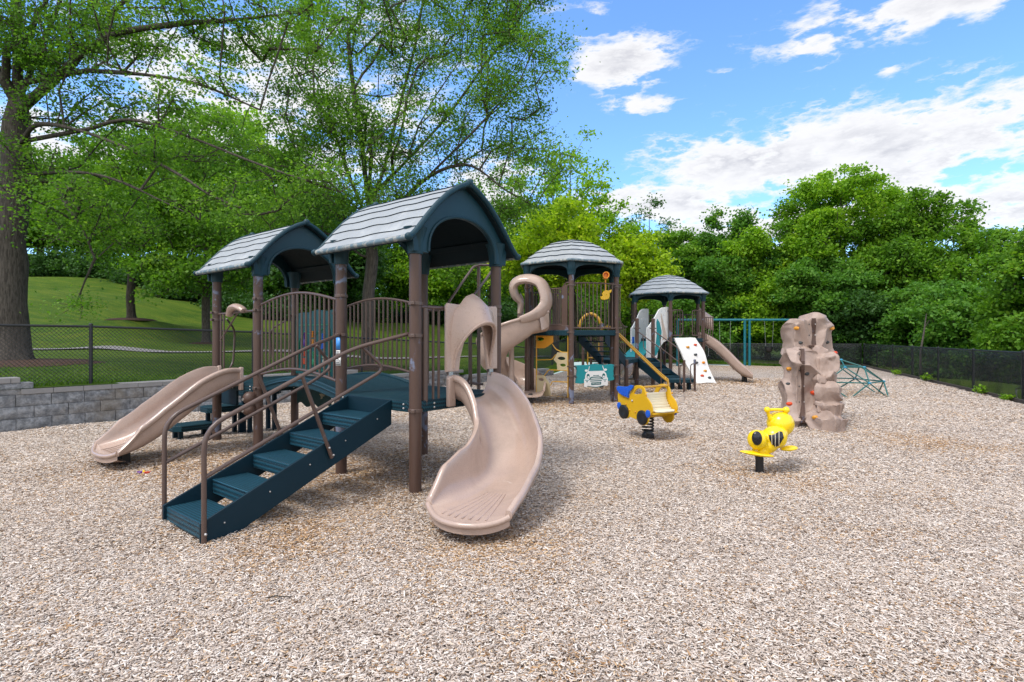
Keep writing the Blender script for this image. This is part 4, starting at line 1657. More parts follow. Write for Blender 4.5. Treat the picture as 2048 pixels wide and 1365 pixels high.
def gable_roof(root, y0=-.15, y1=1.385, xm=.605):
    """moulded roof: wavy shingle courses on top, dark shell beneath, an arched panel with post sleeves at both ends"""
    ts = np.linspace(0, .815, 60)
    # arc length along the slope
    S = [0]
    P = [(d, gable_z(d)) for d in ts]
    for a, b in zip(P[:-1], P[1:]):
        S.append(S[-1] + math.hypot(b[0] - a[0], b[1] - a[1]))
    tot = S[-1]

    def at(s):
        d = float(np.interp(s, S, ts))
        return d, gable_z(d)

    def nrm(s):
        a, b = at(max(0, s - .01)), at(min(tot, s + .01))
        dx, dz = b[0] - a[0], b[1] - a[1]
        l_ = math.hypot(dx, dz) or 1
        return -dz / l_, dx / l_
    nc = 7
    ny = 64
    mb = MB()
    for sg in (-1, 1):
        rows = []
        mis = []
        for c in range(nc):
            for k in range(4):
                row = []
                for j in range(ny + 1):
                    y = lerp(y0, y1, j / ny)
                    def wv(cc):
                        if cc in (0, nc):
                            return 0
                        return .0085 * math.sin(y * 12.5 + cc * 2.1 + sg) + .002 * math.sin(y * 19 + cc)
                    s0 = tot * c / nc + wv(c)
                    s1 = tot * (c + 1) / nc + wv(c + 1)
                    s = lerp(s0, s1, k / 3)
                    lift = lerp(.004, .015, k / 3)
                    d, z = at(min(tot, s))
                    nx, nz = nrm(s)
                    row.append((xm + sg * (d + abs(nx) * lift), y, z + abs(nz) * lift))
                rows.append(row)
        o = len(mb.v)
        n_ = ny + 1
        for row in rows:
            mb.v.extend(row)
        for i in range(len(rows) - 1):
            mi = 1 if i % 4 == 3 else 0
            for j in range(ny):
                mb.f.append((o + i * n_ + j, o + i * n_ + j + 1, o + (i + 1) * n_ + j + 1, o + (i + 1) * n_ + j))
                mb.m.append(mi)
    top = mb.build('roof', [M['rooftop'], M['navy']], root, angle=30)
    # shell beneath
    sh = MB()
    out = [(xm + sg * d, z) for sg, rng_ in ((-1, list(range(len(P)))[::-4]), (1, list(range(0, len(P), 4)))) for d, z in [P[i] for i in rng_]]
    ring = []
    inner = [(x, z - .05) for x, z in out][::-1]
    rr = [[(x, y, z + .002) for x, z in out] + [(xm + (x - xm) * .985, y, z) for x, z in inner] for y in (y0 + .012, y1 - .012)]
    sh.rings(rr, True, True)
    for q in (.34, .60):
        for sg in (-1, 1):
            z = gable_z(q)
            sh.box((xm + sg * q, (y0 + y1) / 2, z - .065), (.07, y1 - y0 - .3, .05), Matrix.Rotation(sg * .8, 3, 'Y'))
    sh.build('roof_shell', M['roofdark'], top, bevel=.004)
    # rolled bargeboards and eaves
    for y in (y0, y1):
        e = MB()
        pts = [(xm - d, y, z - .008) for d, z in P[::-3]] + [(xm + d, y, z - .008) for d, z in P[3::3]]
        e.tube(pts, .028, 10)
        e.ball((xm, y - .0, GH[0][1] - .004), (.045, .04, .045), 12, 8)
        for sg in (-1, 1):
            e.ball((xm + sg * .815, y, GH[-1][1] - .01), (.042, .04, .038), 12, 8)
        e.build('bargeboard', M['navyplastic'], top)
    for sg in (-1, 1):
        e = MB()
        e.tube([(xm + sg * .812, lerp(y0, y1, k / 8), GH[-1][1] - .012) for k in range(9)], .027, 10)
        e.build('eave_edge', M['roofedge'], top)
    # end panels
    for y in (y0 + .10, y1 - .10):
        sgn = -1 if y < .6 else 1
        hp = [(xm + (d - .012) * s_, z - .03) for s_, seq in ((-1, P[::-3]), (1, P[3::3])) for d, z in seq if d < .70]
        arch = []
        a0, a1 = .085, 1.125
        for k in range(25):
            th = PI * k / 24
            arch.append((xm + .505 * math.cos(th), 2.34 + .405 * math.sin(th) ** .8))
        outer = [(xm - .70, 2.50), (xm - .685, 2.33), (xm - .505, 2.33)] + arch[::-1] + [(xm + .505, 2.33), (xm + .685, 2.33), (xm + .70, 2.50)]
        poly = hp + [p for p in outer[::-1]]
        plate('gable_panel', poly, [], .05, M['navyplastic'], top, (0, y, 0), (1, 0, 0), (0, 0, 1), bevel=.008)
        # trim round the arch
        tr = MB()
        tr.tube([(x, y - .0 + sgn * .028, z) for x, z in arch], .016, 8)
        tr.build('arch_trim', M['navyplastic'], top)
    for x in (0, 1.21):
        for y in (0, 1.21):
            s_ = MB()
            s_.tube([(x, y, 2.305), (x, y, 2.33), (x, y, 2.42), (x, y, 2.50), (x, y, 2.56)], [.075, .078, .082, .098, .118], 20)
            s_.build('post_sleeve', M['navyplastic'], top)
    return top


def guardrail(root, p0, p1, ztop, zbot, n, arch=.0, arch_b=0.0, r=.0125, name='guardrail', ends=True):
    """bent pipe frame with a row of upright bars; p0, p1 are (x, y)"""
    p0, p1 = Vector((*p0, 0)), Vector((*p1, 0))

    def pt(t, z, a):
        return p0.lerp(p1, t) + Vector((0, 0, z + a * math.sin(PI * t) ** 1.0))
    mb = MB()
    top = [pt(t, ztop, arch) for t in np.linspace(0, 1, 17)]
    bot = [pt(t, zbot, arch_b) for t in np.linspace(0, 1, 17)]
    mb.tube(top, .017, 10)
    mb.tube(bot, .017, 10)
    g = mb.build(name, M['brown_pipe'], root)
    for i in range(n):
        t = (i + .5) / n
        b = MB()
        b.tube([pt(t, zbot, arch_b), pt(t, ztop, arch)], r, 8)
        b.build('bar', M['brown_pipe'], g)
    return g


def hold(mb, c, n_, r, seed, mi=0):
    """a small moulded grip bulging from a wall"""
    n_ = Vector(n_).normalized()
    rot = n_.to_track_quat('Z', 'Y').to_matrix()
    nu, nv = 12, 8
    vs = [Vector((0, 0, r * .85))]
    for i in range(1, nv + 1):
        a = PI * .5 * i / nv * 1.15
        for j in range(nu):
            b = 2 * PI * j / nu
            q = 1 + .22 * mnoise.noise((math.cos(b) * 1.5 + seed, math.sin(b) * 1.5, a + seed))
            vs.append(Vector((r * 1.05 * q * math.sin(a) * math.cos(b), r * .72 * q * math.sin(a) * math.sin(b), r * .85 * math.cos(a) * (1 - .35 * math.exp(-((j - 3) % nu) ** 2 / 4)))))
    fs = [(0, 1 + j, 1 + (j + 1) % nu) for j in range(nu)]
    for i in range(nv - 1):
        for j in range(nu):
            a = 1 + i * nu
            fs.append((a + j, a + nu + j, a + nu + (j + 1) % nu, a + (j + 1) % nu))
    c = Vector(c)
    mb.add([rot @ p + c for p in vs], fs, mi)


# ------------------------------------------------------------------ the gabled play structure
def build_gabled():
    root = thing('play_structure', 'big brown and navy play structure with two gabled roofs, tan slides and a blue staircase', 'play structure', (-.933, 5.214, 0), R(51.8))
    S = 1.21
    A, B, C, D = (0, 0), (0, S), (S, S), (S, 0)
    E, Fp, G, H = (0, 3.06), (0, 4.27), (S, 4.27), (S, 3.06)
    hp = 2.40
    post(root, *A, hp, (1.83, 1.52, .80), ang=.6)
    pB = post(root, *B, hp, (1.96, 1.53, .80), ang=1.2)
    post(root, *C, hp, (1.85, .80), ang=.2)
    post(root, *D, hp, (1.85, 1.76, .80), ang=.4)
    pE = post(root, *E, hp, (2.01, 1.86, .84), ang=.6)
    post(root, *Fp, hp, (1.86, 1.76), ang=.3)
    post(root, *G, hp, (1.86,))
    post(root, *H, hp, (1.86,))
    # sticker stack on the post facing the photographer
    for z0, z1, m, w_ in ((1.37, 1.505, 'lightblue', .052), (1.31, 1.362, 'white', .05), (1.195, 1.30, 'white', .066)):
        st = MB()
        rows = []
        for zz_ in (z0, z1):
            rows.append([(B[0] + .0615 * math.cos(a), B[1] + .0615 * math.sin(a), zz_) for a in np.linspace(PI * 1.12 - w_ / .12, PI * 1.12 + w_ / .12, 9)])
        st.rings(rows, False, False)
        so_ = st.build('sticker', M[m], pB)
        sl = so_.modifiers.new('thickness', 'SOLIDIFY')
        sl.thickness = .0012
        sl.offset = 1
        if m == 'white':
            for k in range(5 if z1 - z0 > .08 else 3):
                ln = MB()
                z = lerp(z0, z1, (k + .7) / (5.4 if z1 - z0 > .08 else 3.6))
                rr = [[(B[0] + .0632 * math.cos(a), B[1] + .0632 * math.sin(a), z + q) for a in np.linspace(PI * 1.12 - w_ / .16, PI * 1.12 + w_ / .16 * (.6 if k % 2 else 1), 6)] for q in (-.004, .004)]
                ln.rings(rr, False, False)
                ln.build('print_line', M['darkhold'], so_)
    r1 = gable_roof(root)
    r2 = copy_tree(r1, root)
    r2.location = (0, 3.06, 0)
    # decks
    def deck(x0, x1, y0, y1, z, name='deck', th=.11):
        mb = MB()
        c = .10
        poly = [(x0 + c, y0), (x1 - c, y0), (x1, y0 + c), (x1, y1 - c), (x1 - c, y1), (x0 + c, y1), (x0, y1 - c), (x0, y0 + c)]
        mb.prism(poly, (0, 0, z - th / 2), (1, 0, 0), (0, 1, 0), th)
        d = mb.build(name, M['deck'], root, bevel=.012)
        bb = MB()
        for x in np.linspace(x0 + .25, x1 - .25, 4):
            for zz_ in (z - .035, z - .075):
                bb.ball((x, y0 - .002, zz_), .011, 8, 6)
        for y in np.linspace(y0 + .16, y1 - .16, 5):
            for zz_ in (z - .035, z - .075):
                bb.ball((x0 - .002, y, zz_), .011, 8, 6)
        bb.build('bolts', M['bolt'], d)
        return d
    deck(-.05, S + .05, -.05, S + .05, .89)
    deck(-.05, S + .05, 3.01, 4.32, .89)
    # arched bridge
    mb = MB()
    rows = []
    for t in np.linspace(0, 1, 21):
        y = lerp(1.262, 3.008, t)
        z = .885 + .115 * math.sin(PI * t)
        rows.append([(.09, y, z), (1.12, y, z), (1.12, y, z - .05), (.09, y, z - .05)])
    mb.rings(rows)
    br = mb.build('bridge', M['deck'], root)
    for x in (.055, 1.155):
        sd_ = MB()
        rows = []
        for t in np.linspace(0, 1, 25):
            y = lerp(1.262, 3.008, t)
            z = .905 + .125 * math.sin(PI * t)
            rows.append([(x - .03, y, z), (x + .03, y, z), (x + .03, y, z - .13), (x - .03, y, z - .13)])
        sd_.rings(rows)
        sd_.build('bridge_beam', M['navyplastic'], br, bevel=.012)
        lp = MB()
        lp.tube([(x - .034 if x < .5 else x + .034, lerp(1.27, 3.0, t), .90 + .125 * math.sin(PI * t) - .045) for t in np.linspace(0, 1, 25)], .012, 8)
        lp.build('bridge_trim', M['navyplastic'], br)
    guardrail(root, (0, 1.30), (0, 3.0), 1.925, 1.02, 18, .115, .10)
    guardrail(root, (S, 1.30), (S, 3.0), 1.925, 1.02, 18, .115, .10)

    # staircase
    st = MB()
    run, top = 1.80, .89
    for y in (.30, 1.00):
        st.prism([(-.052, .885), (-run - .02, .135), (-run - .02, -.06), (-run + .13, -.06), (-.052, .640)], (0, y, 0), (1, 0, 0), (0, 0, 1), .022)
    stair = st.build('staircase', M['navy'], root, bevel=.004)
    for k in range(5):
        x0 = -run + .355 * k
        z = .120 + .154 * k
        t = MB()
        t.box((x0 + .155, .65, z - .012), (.31, .672, .024))
        t.box((x0 + .012, .65, z - .072), (.020, .672, .100))
        t.build('tread', M['tread'], stair, bevel=.007)
        bo = MB()
        for y in (.284, 1.016):
            bo.ball((x0 + .15, y, z - .02), .007, 8, 6)
        bo.build('bolts', M['bolt'], stair)
    up = MB()
    up.box((-.058, .65, .80), (.014, .68, .17))
    up.build('riser', M['navy'], stair, bevel=.003)
    for y, ye in ((.275, .06), (1.025, S - .05)):
        sg = -1 if y < .6 else 1
        hr = MB()
        hr.tube(fillet([(-run, y, -.1), (-run, y, .83), (-.52, y, 1.40), (-.05, ye, 1.535), (0, ye, 1.535)], .16), .0185, 12)
        hr.tube(fillet([(-run, y, .47), (-.42, y, 1.075), (-.20, lerp(y, ye, .35), 1.20), (-.42, y, 1.42)], .10), .016, 10)
        hr.tube([(-1.02, y + sg * .004, 1.17), (-.74, y + sg * .012, .435)], .017, 10)
        h_ = hr.build('handrail', M['brown_pipe'], stair)
        bo = MB()
        for x, z in ((-.735, .46), (-.775, .53), (-run, .06)):
            bo.ball((x, y + sg * .028, z), .011, 8, 6)
        bo.build('bolts', M['bolt'], h_)

    # curved slide from the front deck, sweeping to the right and back towards the stair side
    xe, Rm, w_ = .755, .905, .60
    path, side = [], []
    N_ = 56
    th_end = R(77.4)
    lead, tail = .10, .50
    arc = Rm * th_end
    tot = lead + arc + tail
    prof_s = [0, .08, .20, .335, .5, .65, .8, 1.0]
    prof_z = [.865, .835, .655, .43, .275, .19, .145, .125]
    for i in range(N_ + 1):
        t = i / N_
        s = t * tot
        if s < lead:
            p = (xe, -s)
            lt = (1, 0)
        elif s < lead + arc:
            th = (s - lead) / Rm
            p = (xe - Rm + Rm * math.cos(th), -lead - Rm * math.sin(th))
            lt = (math.cos(th), -math.sin(th))
        else:
            q = s - lead - arc
            d = (-math.sin(th_end), -math.cos(th_end))
            p = (xe - Rm + Rm * math.cos(th_end) + d[0] * q, -lead - Rm * math.sin(th_end) + d[1] * q)
            lt = (math.cos(th_end), -math.sin(th_end))
        path.append((p[0], p[1], table(prof_s, prof_z, t)))
        side.append((lt[0], lt[1], 0))
    zs = [p[2] for p in path]
    zs = np.convolve(np.pad(zs, 3, 'edge'), np.ones(7) / 7, 'valid')
    path = [(p[0], p[1], float(z)) for p, z in zip(path, zs)]

    def cprof(t):
        w2 = table([0, .15, .4, .7, .88, 1], [.58, .56, .53, .58, .66, .66], t)
        hl = table([0, .1, .3, .55, .75, .88, .95, 1], [.24, .27, .32, .35, .34, .27, .14, .06], t)       # inside of the bend
        hr = table([0, .1, .25, .5, .66, .8, .92, 1], [.24, .27, .29, .30, .20, .15, .11, .06], t)       # outside
        return u_profile(w2, hl, hr, .028)
    mb = MB()
    sweep_trough(mb, path, side, cprof)
    # folded lip at the end
    last, ls = Vector(path[-1]), Vector(side[-1])
    fwd = (Vector(path[-1]) - Vector(path[-3])).normalized()
    lip = [last + ls * (x * .365) + fwd * (.17 * (1 - abs(x) ** 2.0)) + Vector((0, 0, -.012 + .052 * abs(x) ** 4)) for x in np.linspace(-1, 1, 21)]
    rows = [[last + ls * (x * .365) - fwd * .02 + Vector((0, 0, .004 + .055 * abs(x) ** 4)) for x in np.linspace(-1, 1, 21)], lip,
            [p + Vector((0, 0, -.075)) + fwd * -.005 for p in lip], [last + ls * (x * .35) - fwd * .10 + Vector((0, 0, -.085)) for x in np.linspace(-1, 1, 21)]]
    mb.rings(rows, False, False)
    mb.tube([p + Vector((0, 0, -.006)) for p in lip], .024, 10)
    cs = mb.build('curved_slide', M['tan'], root, angle=60)
    gr = MB()
    for j in range(7):
        f = -.62 + 1.24 * j / 6
        pts = []
        for i in range(int(N_ * .74), N_ + 1):
            t = (i - N_ * .74) / (N_ * .26)
            pts.append(Vector(path[i]) + Vector(side[i]) * (f * lerp(.14, .30, t)) + Vector((0, 0, .001 + .012 * f * f)))
        pts.append(last + ls * f * .31 + fwd * (.085 * (1 - f * f * .8)) + Vector((0, 0, .004)))
        gr.tube([p + Vector((0, 0, -.0035)) for p in pts], .0075, 8)
    gr.build('exit_ribs', M['tan'], cs)
    ft = MB()
    fp = Vector(path[int(N_ * .84)])
    ft.box((fp.x, fp.y, -.02), (.12, .2, .22), Matrix.Rotation(.9, 3, 'Z'))
    ft.build('footing', M['black'], cs, bevel=.01)
    # entry flange
    fl = MB()
    for x, s_ in ((xe - .345, -1), (xe + .345, 1)):
        fl.prism([(-.05, .80), (.05, .80), (.05, 1.06), (.02, 1.11), (-.03, 1.11), (-.05, 1.09)], (x, -.075, 0), (1, 0, 0), (0, 0, 1), .05)
    fl.build('entry_flange', M['tan_top'], cs, bevel=.012)

    # hood over its entry
    hx0, hx1, zc_ = .385, 1.095, 1.84
    hb = MB()
    nseg = 28
    back, mid_, front = [], [], []
    for k in range(nseg + 1):
        th = PI * k / nseg
        c, s_ = -math.cos(th), math.sin(th)
        xb = (hx0 + hx1) / 2 + (hx1 - hx0) / 2 * .96 * math.copysign(abs(c) ** .55, c)
        zb = 1.17 + .70 * abs(s_) ** .45 + .10 * max(0, 1 - abs(c) / .35)
        back.append((xb, -.075, zb))
        xf = (hx0 + hx1) / 2 - .01 + (hx1 - hx0) / 2 * .80 * math.copysign(abs(c) ** .9, c) - .02 * s_
        zf = 1.19 + .47 * s_ ** .85
        yf = -.08 - .24 * s_ ** 1.4
        front.append((xf, yf, zf))
        mid_.append(((xb * .5 + xf * .5), -.09 - .13 * s_ ** 1.1, zb * .5 + zf * .5 + .05 * s_))
    inner = [[(x + (xc - x) * .06, y + .02, z - .03) for x, y, z in rw] for rw, xc in ((front, .74), (mid_, .74), (back, .74))]
    hb.rings([back, mid_, front] + inner, False, False)
    hood = hb.build('slide_hood', M['tan_top'], cs, angle=55)
    rm = MB()
    rm.tube(front, .017, 8)
    rm.build('hood_rim', M['tan_top'], hood)
    # flat side leaves of the hood
    plate('hood_leaf', [(hx0 - .035, 1.165), (hx0 + .13, 1.165), (hx0 + .15, 1.3), (hx0 + .27, 1.62), (hx0 + .36, 1.86), (hx0 + .30, 1.845), (hx0 + .2, 1.83), (hx0 - .02, 1.84), (hx0 - .035, 1.82)], [], .035, M['tan_top'], hood, (0, -.066, 0), (1, 0, 0), (0, 0, 1), .01)
    plate('hood_leaf', [(hx1 + .035, 1.165), (hx1 - .11, 1.165), (hx1 - .13, 1.3), (hx1 - .17, 1.55), (hx1 - .27, 1.86), (hx1 - .2, 1.83), (hx1 + .02, 1.84), (hx1 + .035, 1.82)], [], .035, M['tan_top'], hood, (0, -.066, 0), (1, 0, 0), (0, 0, 1), .01)
    for x in (hx0 + .04, hx1 - .04):
        bk = MB()
        bk.box((x, -.06, 1.13), (.05, .02, .09))
        bk.build('hood_bracket', M['steel'], hood, bevel=.003)
    # rail and barrier tubes either side of the hood
    rl = MB()
    rl.tube([(.05, -.02, 1.80), (hx0, -.02, 1.80)], .018, 10)
    rl.tube([(.105, -.02, 1.79), (.105, -.02, .84)], .031, 12)
    rl.tube([(.215, -.02, 1.79), (.215, -.02, .88)], .013, 8)
    rl.tube([(.30, -.01, 1.79), (.30, -.01, .88)], .013, 8)
    rl.build('entry_rail', M['brown_pipe'], root)
    rl = MB()
    rl.tube([(hx1, -.02, 1.80), (S - .05, -.02, 1.80)], .018, 10)
    rl.tube([(hx1, -.02, 1.745), (S - .05, -.02, 1.745)], .018, 10)
    rl.tube([(S - .095, -.02, 1.80), (S - .095, -.02, .86)], .026, 12)
    rl.build('entry_rail', M['brown_pipe'], root)

    # pole with hand loops on the far side
    pl = MB()
    px_, py_ = 1.86, .84
    pl.cyl((px_, py_, -.1), (px_, py_, 2.47), .024, 12)
    pl.tube(fillet([(S, .20, .96), (S + .04, .62, .96), (S + .04, .82, 1.02), (S + .04, .83, 1.90), (S + .32, .84, 2.20), (px_ - .1, py_, 2.44), (px_, py_, 2.46)], .12), .0165, 10)
    pl.tube(fillet([(S, .72, .96), (S + .04, .48, .96), (S + .04, .44, 1.02), (S + .04, .44, 1.95), (S + .40, .48, 2.25), (px_, .55, 2.44), (px_, py_ - .05, 2.465), (px_, py_, 2.465)], .12), .0165, 10)
    pl.build('fire_pole', M['brown_pipe'], root)
    bar = MB()
    for ya, yb, ys in ((.05, .40, (.12, .26, .38)), (.86, 1.16, (.92, 1.02, 1.12))):
        bar = MB()
        bar.tube([(S, ya, 1.85), (S, yb, 1.85)], .017, 8)
        for y in ys:
            bar.tube([(S, y, 1.85), (S, y, .92)], .0125, 8)
        bar.build('guardrail', M['brown_pipe'], root)

    # straight slide from the rear deck
    yc, ws = 3.70, .66
    ss = [0, .12, .30, .50, .70, .84, .93, 1.0]
    zz_ = [.865, .84, .70, .47, .265, .175, .150, .138]
    N2 = 40
    L2 = 1.40
    pth, sds = [], []
    for i in range(N2 + 1):
        t = i / N2
        pth.append((-.06 - L2 * t, yc + .10 * t, table(ss, zz_, t)))
        sds.append((0, 1, 0))
    zs = np.convolve(np.pad([p[2] for p in pth], 3, 'edge'), np.ones(7) / 7, 'valid')
    pth = [(p[0], p[1], float(z)) for p, z in zip(pth, zs)]

    def sprof(t):
        w2 = table([0, .7, 1], [.60, .68, .80], t)
        h = table([0, .06, .12, .3, .6, .8, .93, 1], [.21, .23, .25, .27, .27, .24, .12, .05], t)
        return u_profile(w2, h, h, .026, flat=.5)
    mb = MB()
    sweep_trough(mb, pth, sds, sprof)
    last = Vector(pth[-1])
    lip = [last + Vector((-.09 * (1 - abs(x) ** 2.4), x * .405, -.01 + .05 * abs(x) ** 4)) for x in np.linspace(-1, 1, 21)]
    rows = [[last + Vector((.02, x * .405, .004 + .05 * abs(x) ** 4)) for x in np.linspace(-1, 1, 21)], lip, [p + Vector((.0, 0, -.08)) for p in lip], [last + Vector((.12, x * .385, -.09)) for x in np.linspace(-1, 1, 21)]]
    mb.rings(rows, False, False)
    mb.tube([p + Vector((0, 0, -.006)) for p in lip], .024, 10)
    sl = mb.build('straight_slide', M['tan'], root, angle=60)
    gr = MB()
    for j in range(5):
        f = -.6 + 1.2 * j / 4
        gr.tube([Vector(pth[i]) + Vector((0, f * .30, .004 + .008 * f * f)) for i in range(int(N2 * .80), N2 + 1)], .006, 6)
    gr.build('exit_ribs', M['tan'], sl)
    ft = MB()
    q = pth[int(N2 * .88)]
    ft.box((q[0], q[1], .02), (.10, .16, .22))
    ft.build('footing', M['black'], sl, bevel=.01)
    fl = MB()
    for s_ in (-1, 1):
        fl.prism([(-.03, .80), (.03, .80), (.03, 1.10), (-.02, 1.11), (-.03, 1.09)], (-.075, yc + s_ * .325, 0), (0, 1, 0), (0, 0, 1), .05)
    fl.build('entry_flange', M['tan_top'], sl, bevel=.01)

    # rail over that entry with a moulded grip, and bent pipes beside it
    rl = MB()
    rl.tube([(0, 3.12, 1.86), (0, 4.21, 1.84)], .0165, 10)
    rl.tube([(0, 3.10, 1.02), (0, 3.16, 1.05), (0, 3.18, 1.84)], .014, 8)
    rl.tube([(0, 4.05, 1.84), (0, 4.05, .90)], .014, 8)
    rl.tube([(0, 4.14, 1.838), (0, 4.14, .90)], .014, 8)
    rl.tube(fillet([(0, 4.16, 1.46), (0, 3.85, 1.68), (.0, 3.62, 1.85)], .1), .012, 8)
    r_ = rl.build('entry_rail', M['brown_pipe'], root)
    hd = MB()
    pts = smoothpath([(-.01, 3.86, 1.815), (-.02, 3.76, 1.90), (-.02, 3.63, 1.925), (-.02, 3.50, 1.90), (-.01, 3.42, 1.865)], 6)
    hd.tube(pts, [.045 + .018 * math.sin(PI * i / (len(pts) - 1)) for i in range(len(pts))], 12, squash=(.75, 1.1))
    hd.build('moulded_grip', M['tan_top'], r_)
    # loops on the open back corner
    lp = MB()
    lp.tube(fillet([(.10, 4.27, .95), (.30, 4.42, 1.10), (.34, 4.45, 1.62), (.15, 4.30, 1.78)], .12), .015, 10)
    lp.build('hand_loop', M['brown_pipe'], root)
    lp = MB()
    lp.tube(fillet([(1.10, 4.27, .95), (.92, 4.42, 1.10), (.88, 4.45, 1.62), (1.08, 4.30, 1.78)], .12), .015, 10)
    lp.build('hand_loop', M['brown_pipe'], root)
    lp = MB()
    lp.tube(fillet([(1.21, 3.25, 1.0), (1.21, 3.28, 1.78), (1.21, 4.2, 1.60)], .15), .014, 8)
    lp.build('hand_loop', M['brown_pipe'], root)

    # activity panel at the back of the rear deck
    pn = plate('activity_panel', [(3.09, .93), (4.24, .93), (4.24, 1.86), (4.05, 1.90), (3.9, 1.885), (3.6, 1.93), (3.35, 1.90), (3.09, 1.93)], [], .03, M['tealdark'], root, (S, 0, 0), (0, 1, 0), (0, 0, 1), .008)

    def slot(pts, r, m, name):
        s_ = MB()
        s_.tube([(S - .022, y, z) for y, z in pts], r, 8)
        return s_.build(name, M[m], pn)
    slot(smoothpath([(0, 4.12, 1.05), (0, 4.10, 1.45), (0, 3.95, 1.62), (0, 3.7, 1.55), (0, 3.42, 1.66)], 5) and [(4.12, 1.05), (4.10, 1.45), (3.95, 1.60), (3.7, 1.53), (3.42, 1.64)], .006, 'greenp', 'groove')
    slot([(4.1, 1.25), (3.8, 1.30), (3.5, 1.20), (3.25, 1.22)], .006, 'greenp', 'groove')
    slot([(4.12, 1.0), (3.2, 1.0)], .006, 'greenp', 'groove')
    slot([(3.28, 1.02), (3.22, 1.3), (3.25, 1.62)], .006, 'greenp', 'groove')
    slot([(4.1, 1.70), (3.3, 1.70)], .006, 'greenp', 'groove')
    for y, z, m, kind in ((3.93, 1.44, 'purple', 0), (3.70, 1.46, 'orange', 1), (3.42, 1.42, 'blue', 2), (3.93, 1.16, 'red', 1), (3.68, 1.14, 'greenp', 0), (3.40, 1.14, 'cream', 3)):
        s_ = MB()
        for k in range(4):
            s_.ball((S - .03, y, z + .055 + .026 * k), (.016, .024, .014), 10, 6)
        if kind == 0:
            s_.ball((S - .03, y, z - .02), (.015, .042, .060), 14, 8)
        elif kind == 1:
            s_.box((S - .03, y, z - .03), (.026, .075, .10))
        elif kind == 2:
            s_.prism([(-.045, -.09), (.045, -.09), (.03, -.02), (.045, .04), (-.045, .04), (-.02, -.03)], (S - .03, y, z), (0, -1, 0), (0, 0, 1), .026)
        else:
            s_.tube([(S - .03, y + .015 - .03 * math.sin(PI * k / 8), z + .03 - .13 * k / 8) for k in range(9)], [.006 + .018 * math.sin(PI * k / 8) for k in range(9)], 8)
        s_.build('slider', M[m], pn, bevel=.003)
    # leaf-cut panel hung below the rear deck
    lw = [(3.25, .80), (4.18, .80), (4.18, .47)] + [(lerp(4.18, 3.25, k / 14), .44 + .035 * math.sin(k * 1.1)) for k in range(15)] + [(3.25, .46)]
    lpn = plate('leaf_panel', lw, [], .022, M['green_dark'], root, (S, 0, 0), (0, 1, 0), (0, 0, 1), .006)
    em = MB()
    for a, l_ in ((20, .10), (60, .12), (100, .11), (150, .09), (-40, .07)):
        cx, cz = 3.45, .60
        dx, dz = math.cos(R(a)), math.sin(R(a))
        em.prism([(0, 0), (l_ * .4, .02), (l_, 0), (l_ * .4, -.02)], (S - .013, cx, cz), (0, dx, dz), (0, -dz, dx), .006)
    em.build('leaf_emblem', M['sand'], lpn)
    # turning balls on the post
    for z, da in ((.715, 0), (.565, .25)):
        b_ = MB()
        cx, cy = E[0] - .105 * math.cos(da), E[1] - .02 + .05 * math.sin(da)
        b_.ball((cx, cy + .03, z), .086, 22, 14)
        b_.cyl((cx, cy + .03, z + .02), (E[0], E[1], z + .02), .022, 10)
        b_.box((E[0] + .02, E[1] - .07, z + .02), (.06, .05, .05))
        bb = b_.build('turning_ball', M['brown'], pE)
        nb = MB()
        nb.cyl((cx - .08, cy + .03, z - .01), (cx - .095, cy + .028, z - .012), .017, 12)
        nb.build('hub_cap', M['bolt'], bb)
    # stepping platforms at the back corner
    for x, y, z, sx_, sy_ in ((-.10, 4.86, .215, .62, .40), (.34, 4.80, .45, .62, .42), (.80, 4.62, .68, .62, .42)):
        p_ = MB()
        c = .09
        hx, hy = sx_ / 2, sy_ / 2
        p_.prism([(-hx + c, -hy), (hx - c, -hy), (hx, -hy + c), (hx, hy - c), (hx - c, hy), (-hx + c, hy), (-hx, hy - c), (-hx, -hy + c)], (x, y, z - .045), (1, 0, 0), (0, 1, 0), .09)
        s_ = p_.build('step_platform', M['deck'], root, bevel=.01)
        for dx in (-.2, .2):
            for dy in (-.1, .1):
                l_ = MB()
                l_.box((x + dx, y + dy, (z - .09) / 2 - .05), (.055, .055, z - .09 + .1))
                l_.build('leg', M['navy'], s_)
    bx = MB()
    bx.box((.20, 4.36, .66), (.035, .60, .30))
    bx.build('side_plate', M['navy'], root, bevel=.01)
    return root


build_gabled()


# ------------------------------------------------------------------ the six-sided play structure
def hexv(k, r):
    a = -PI / 2 + PI / 3 * k
    return (r * math.cos(a), r * math.sin(a))


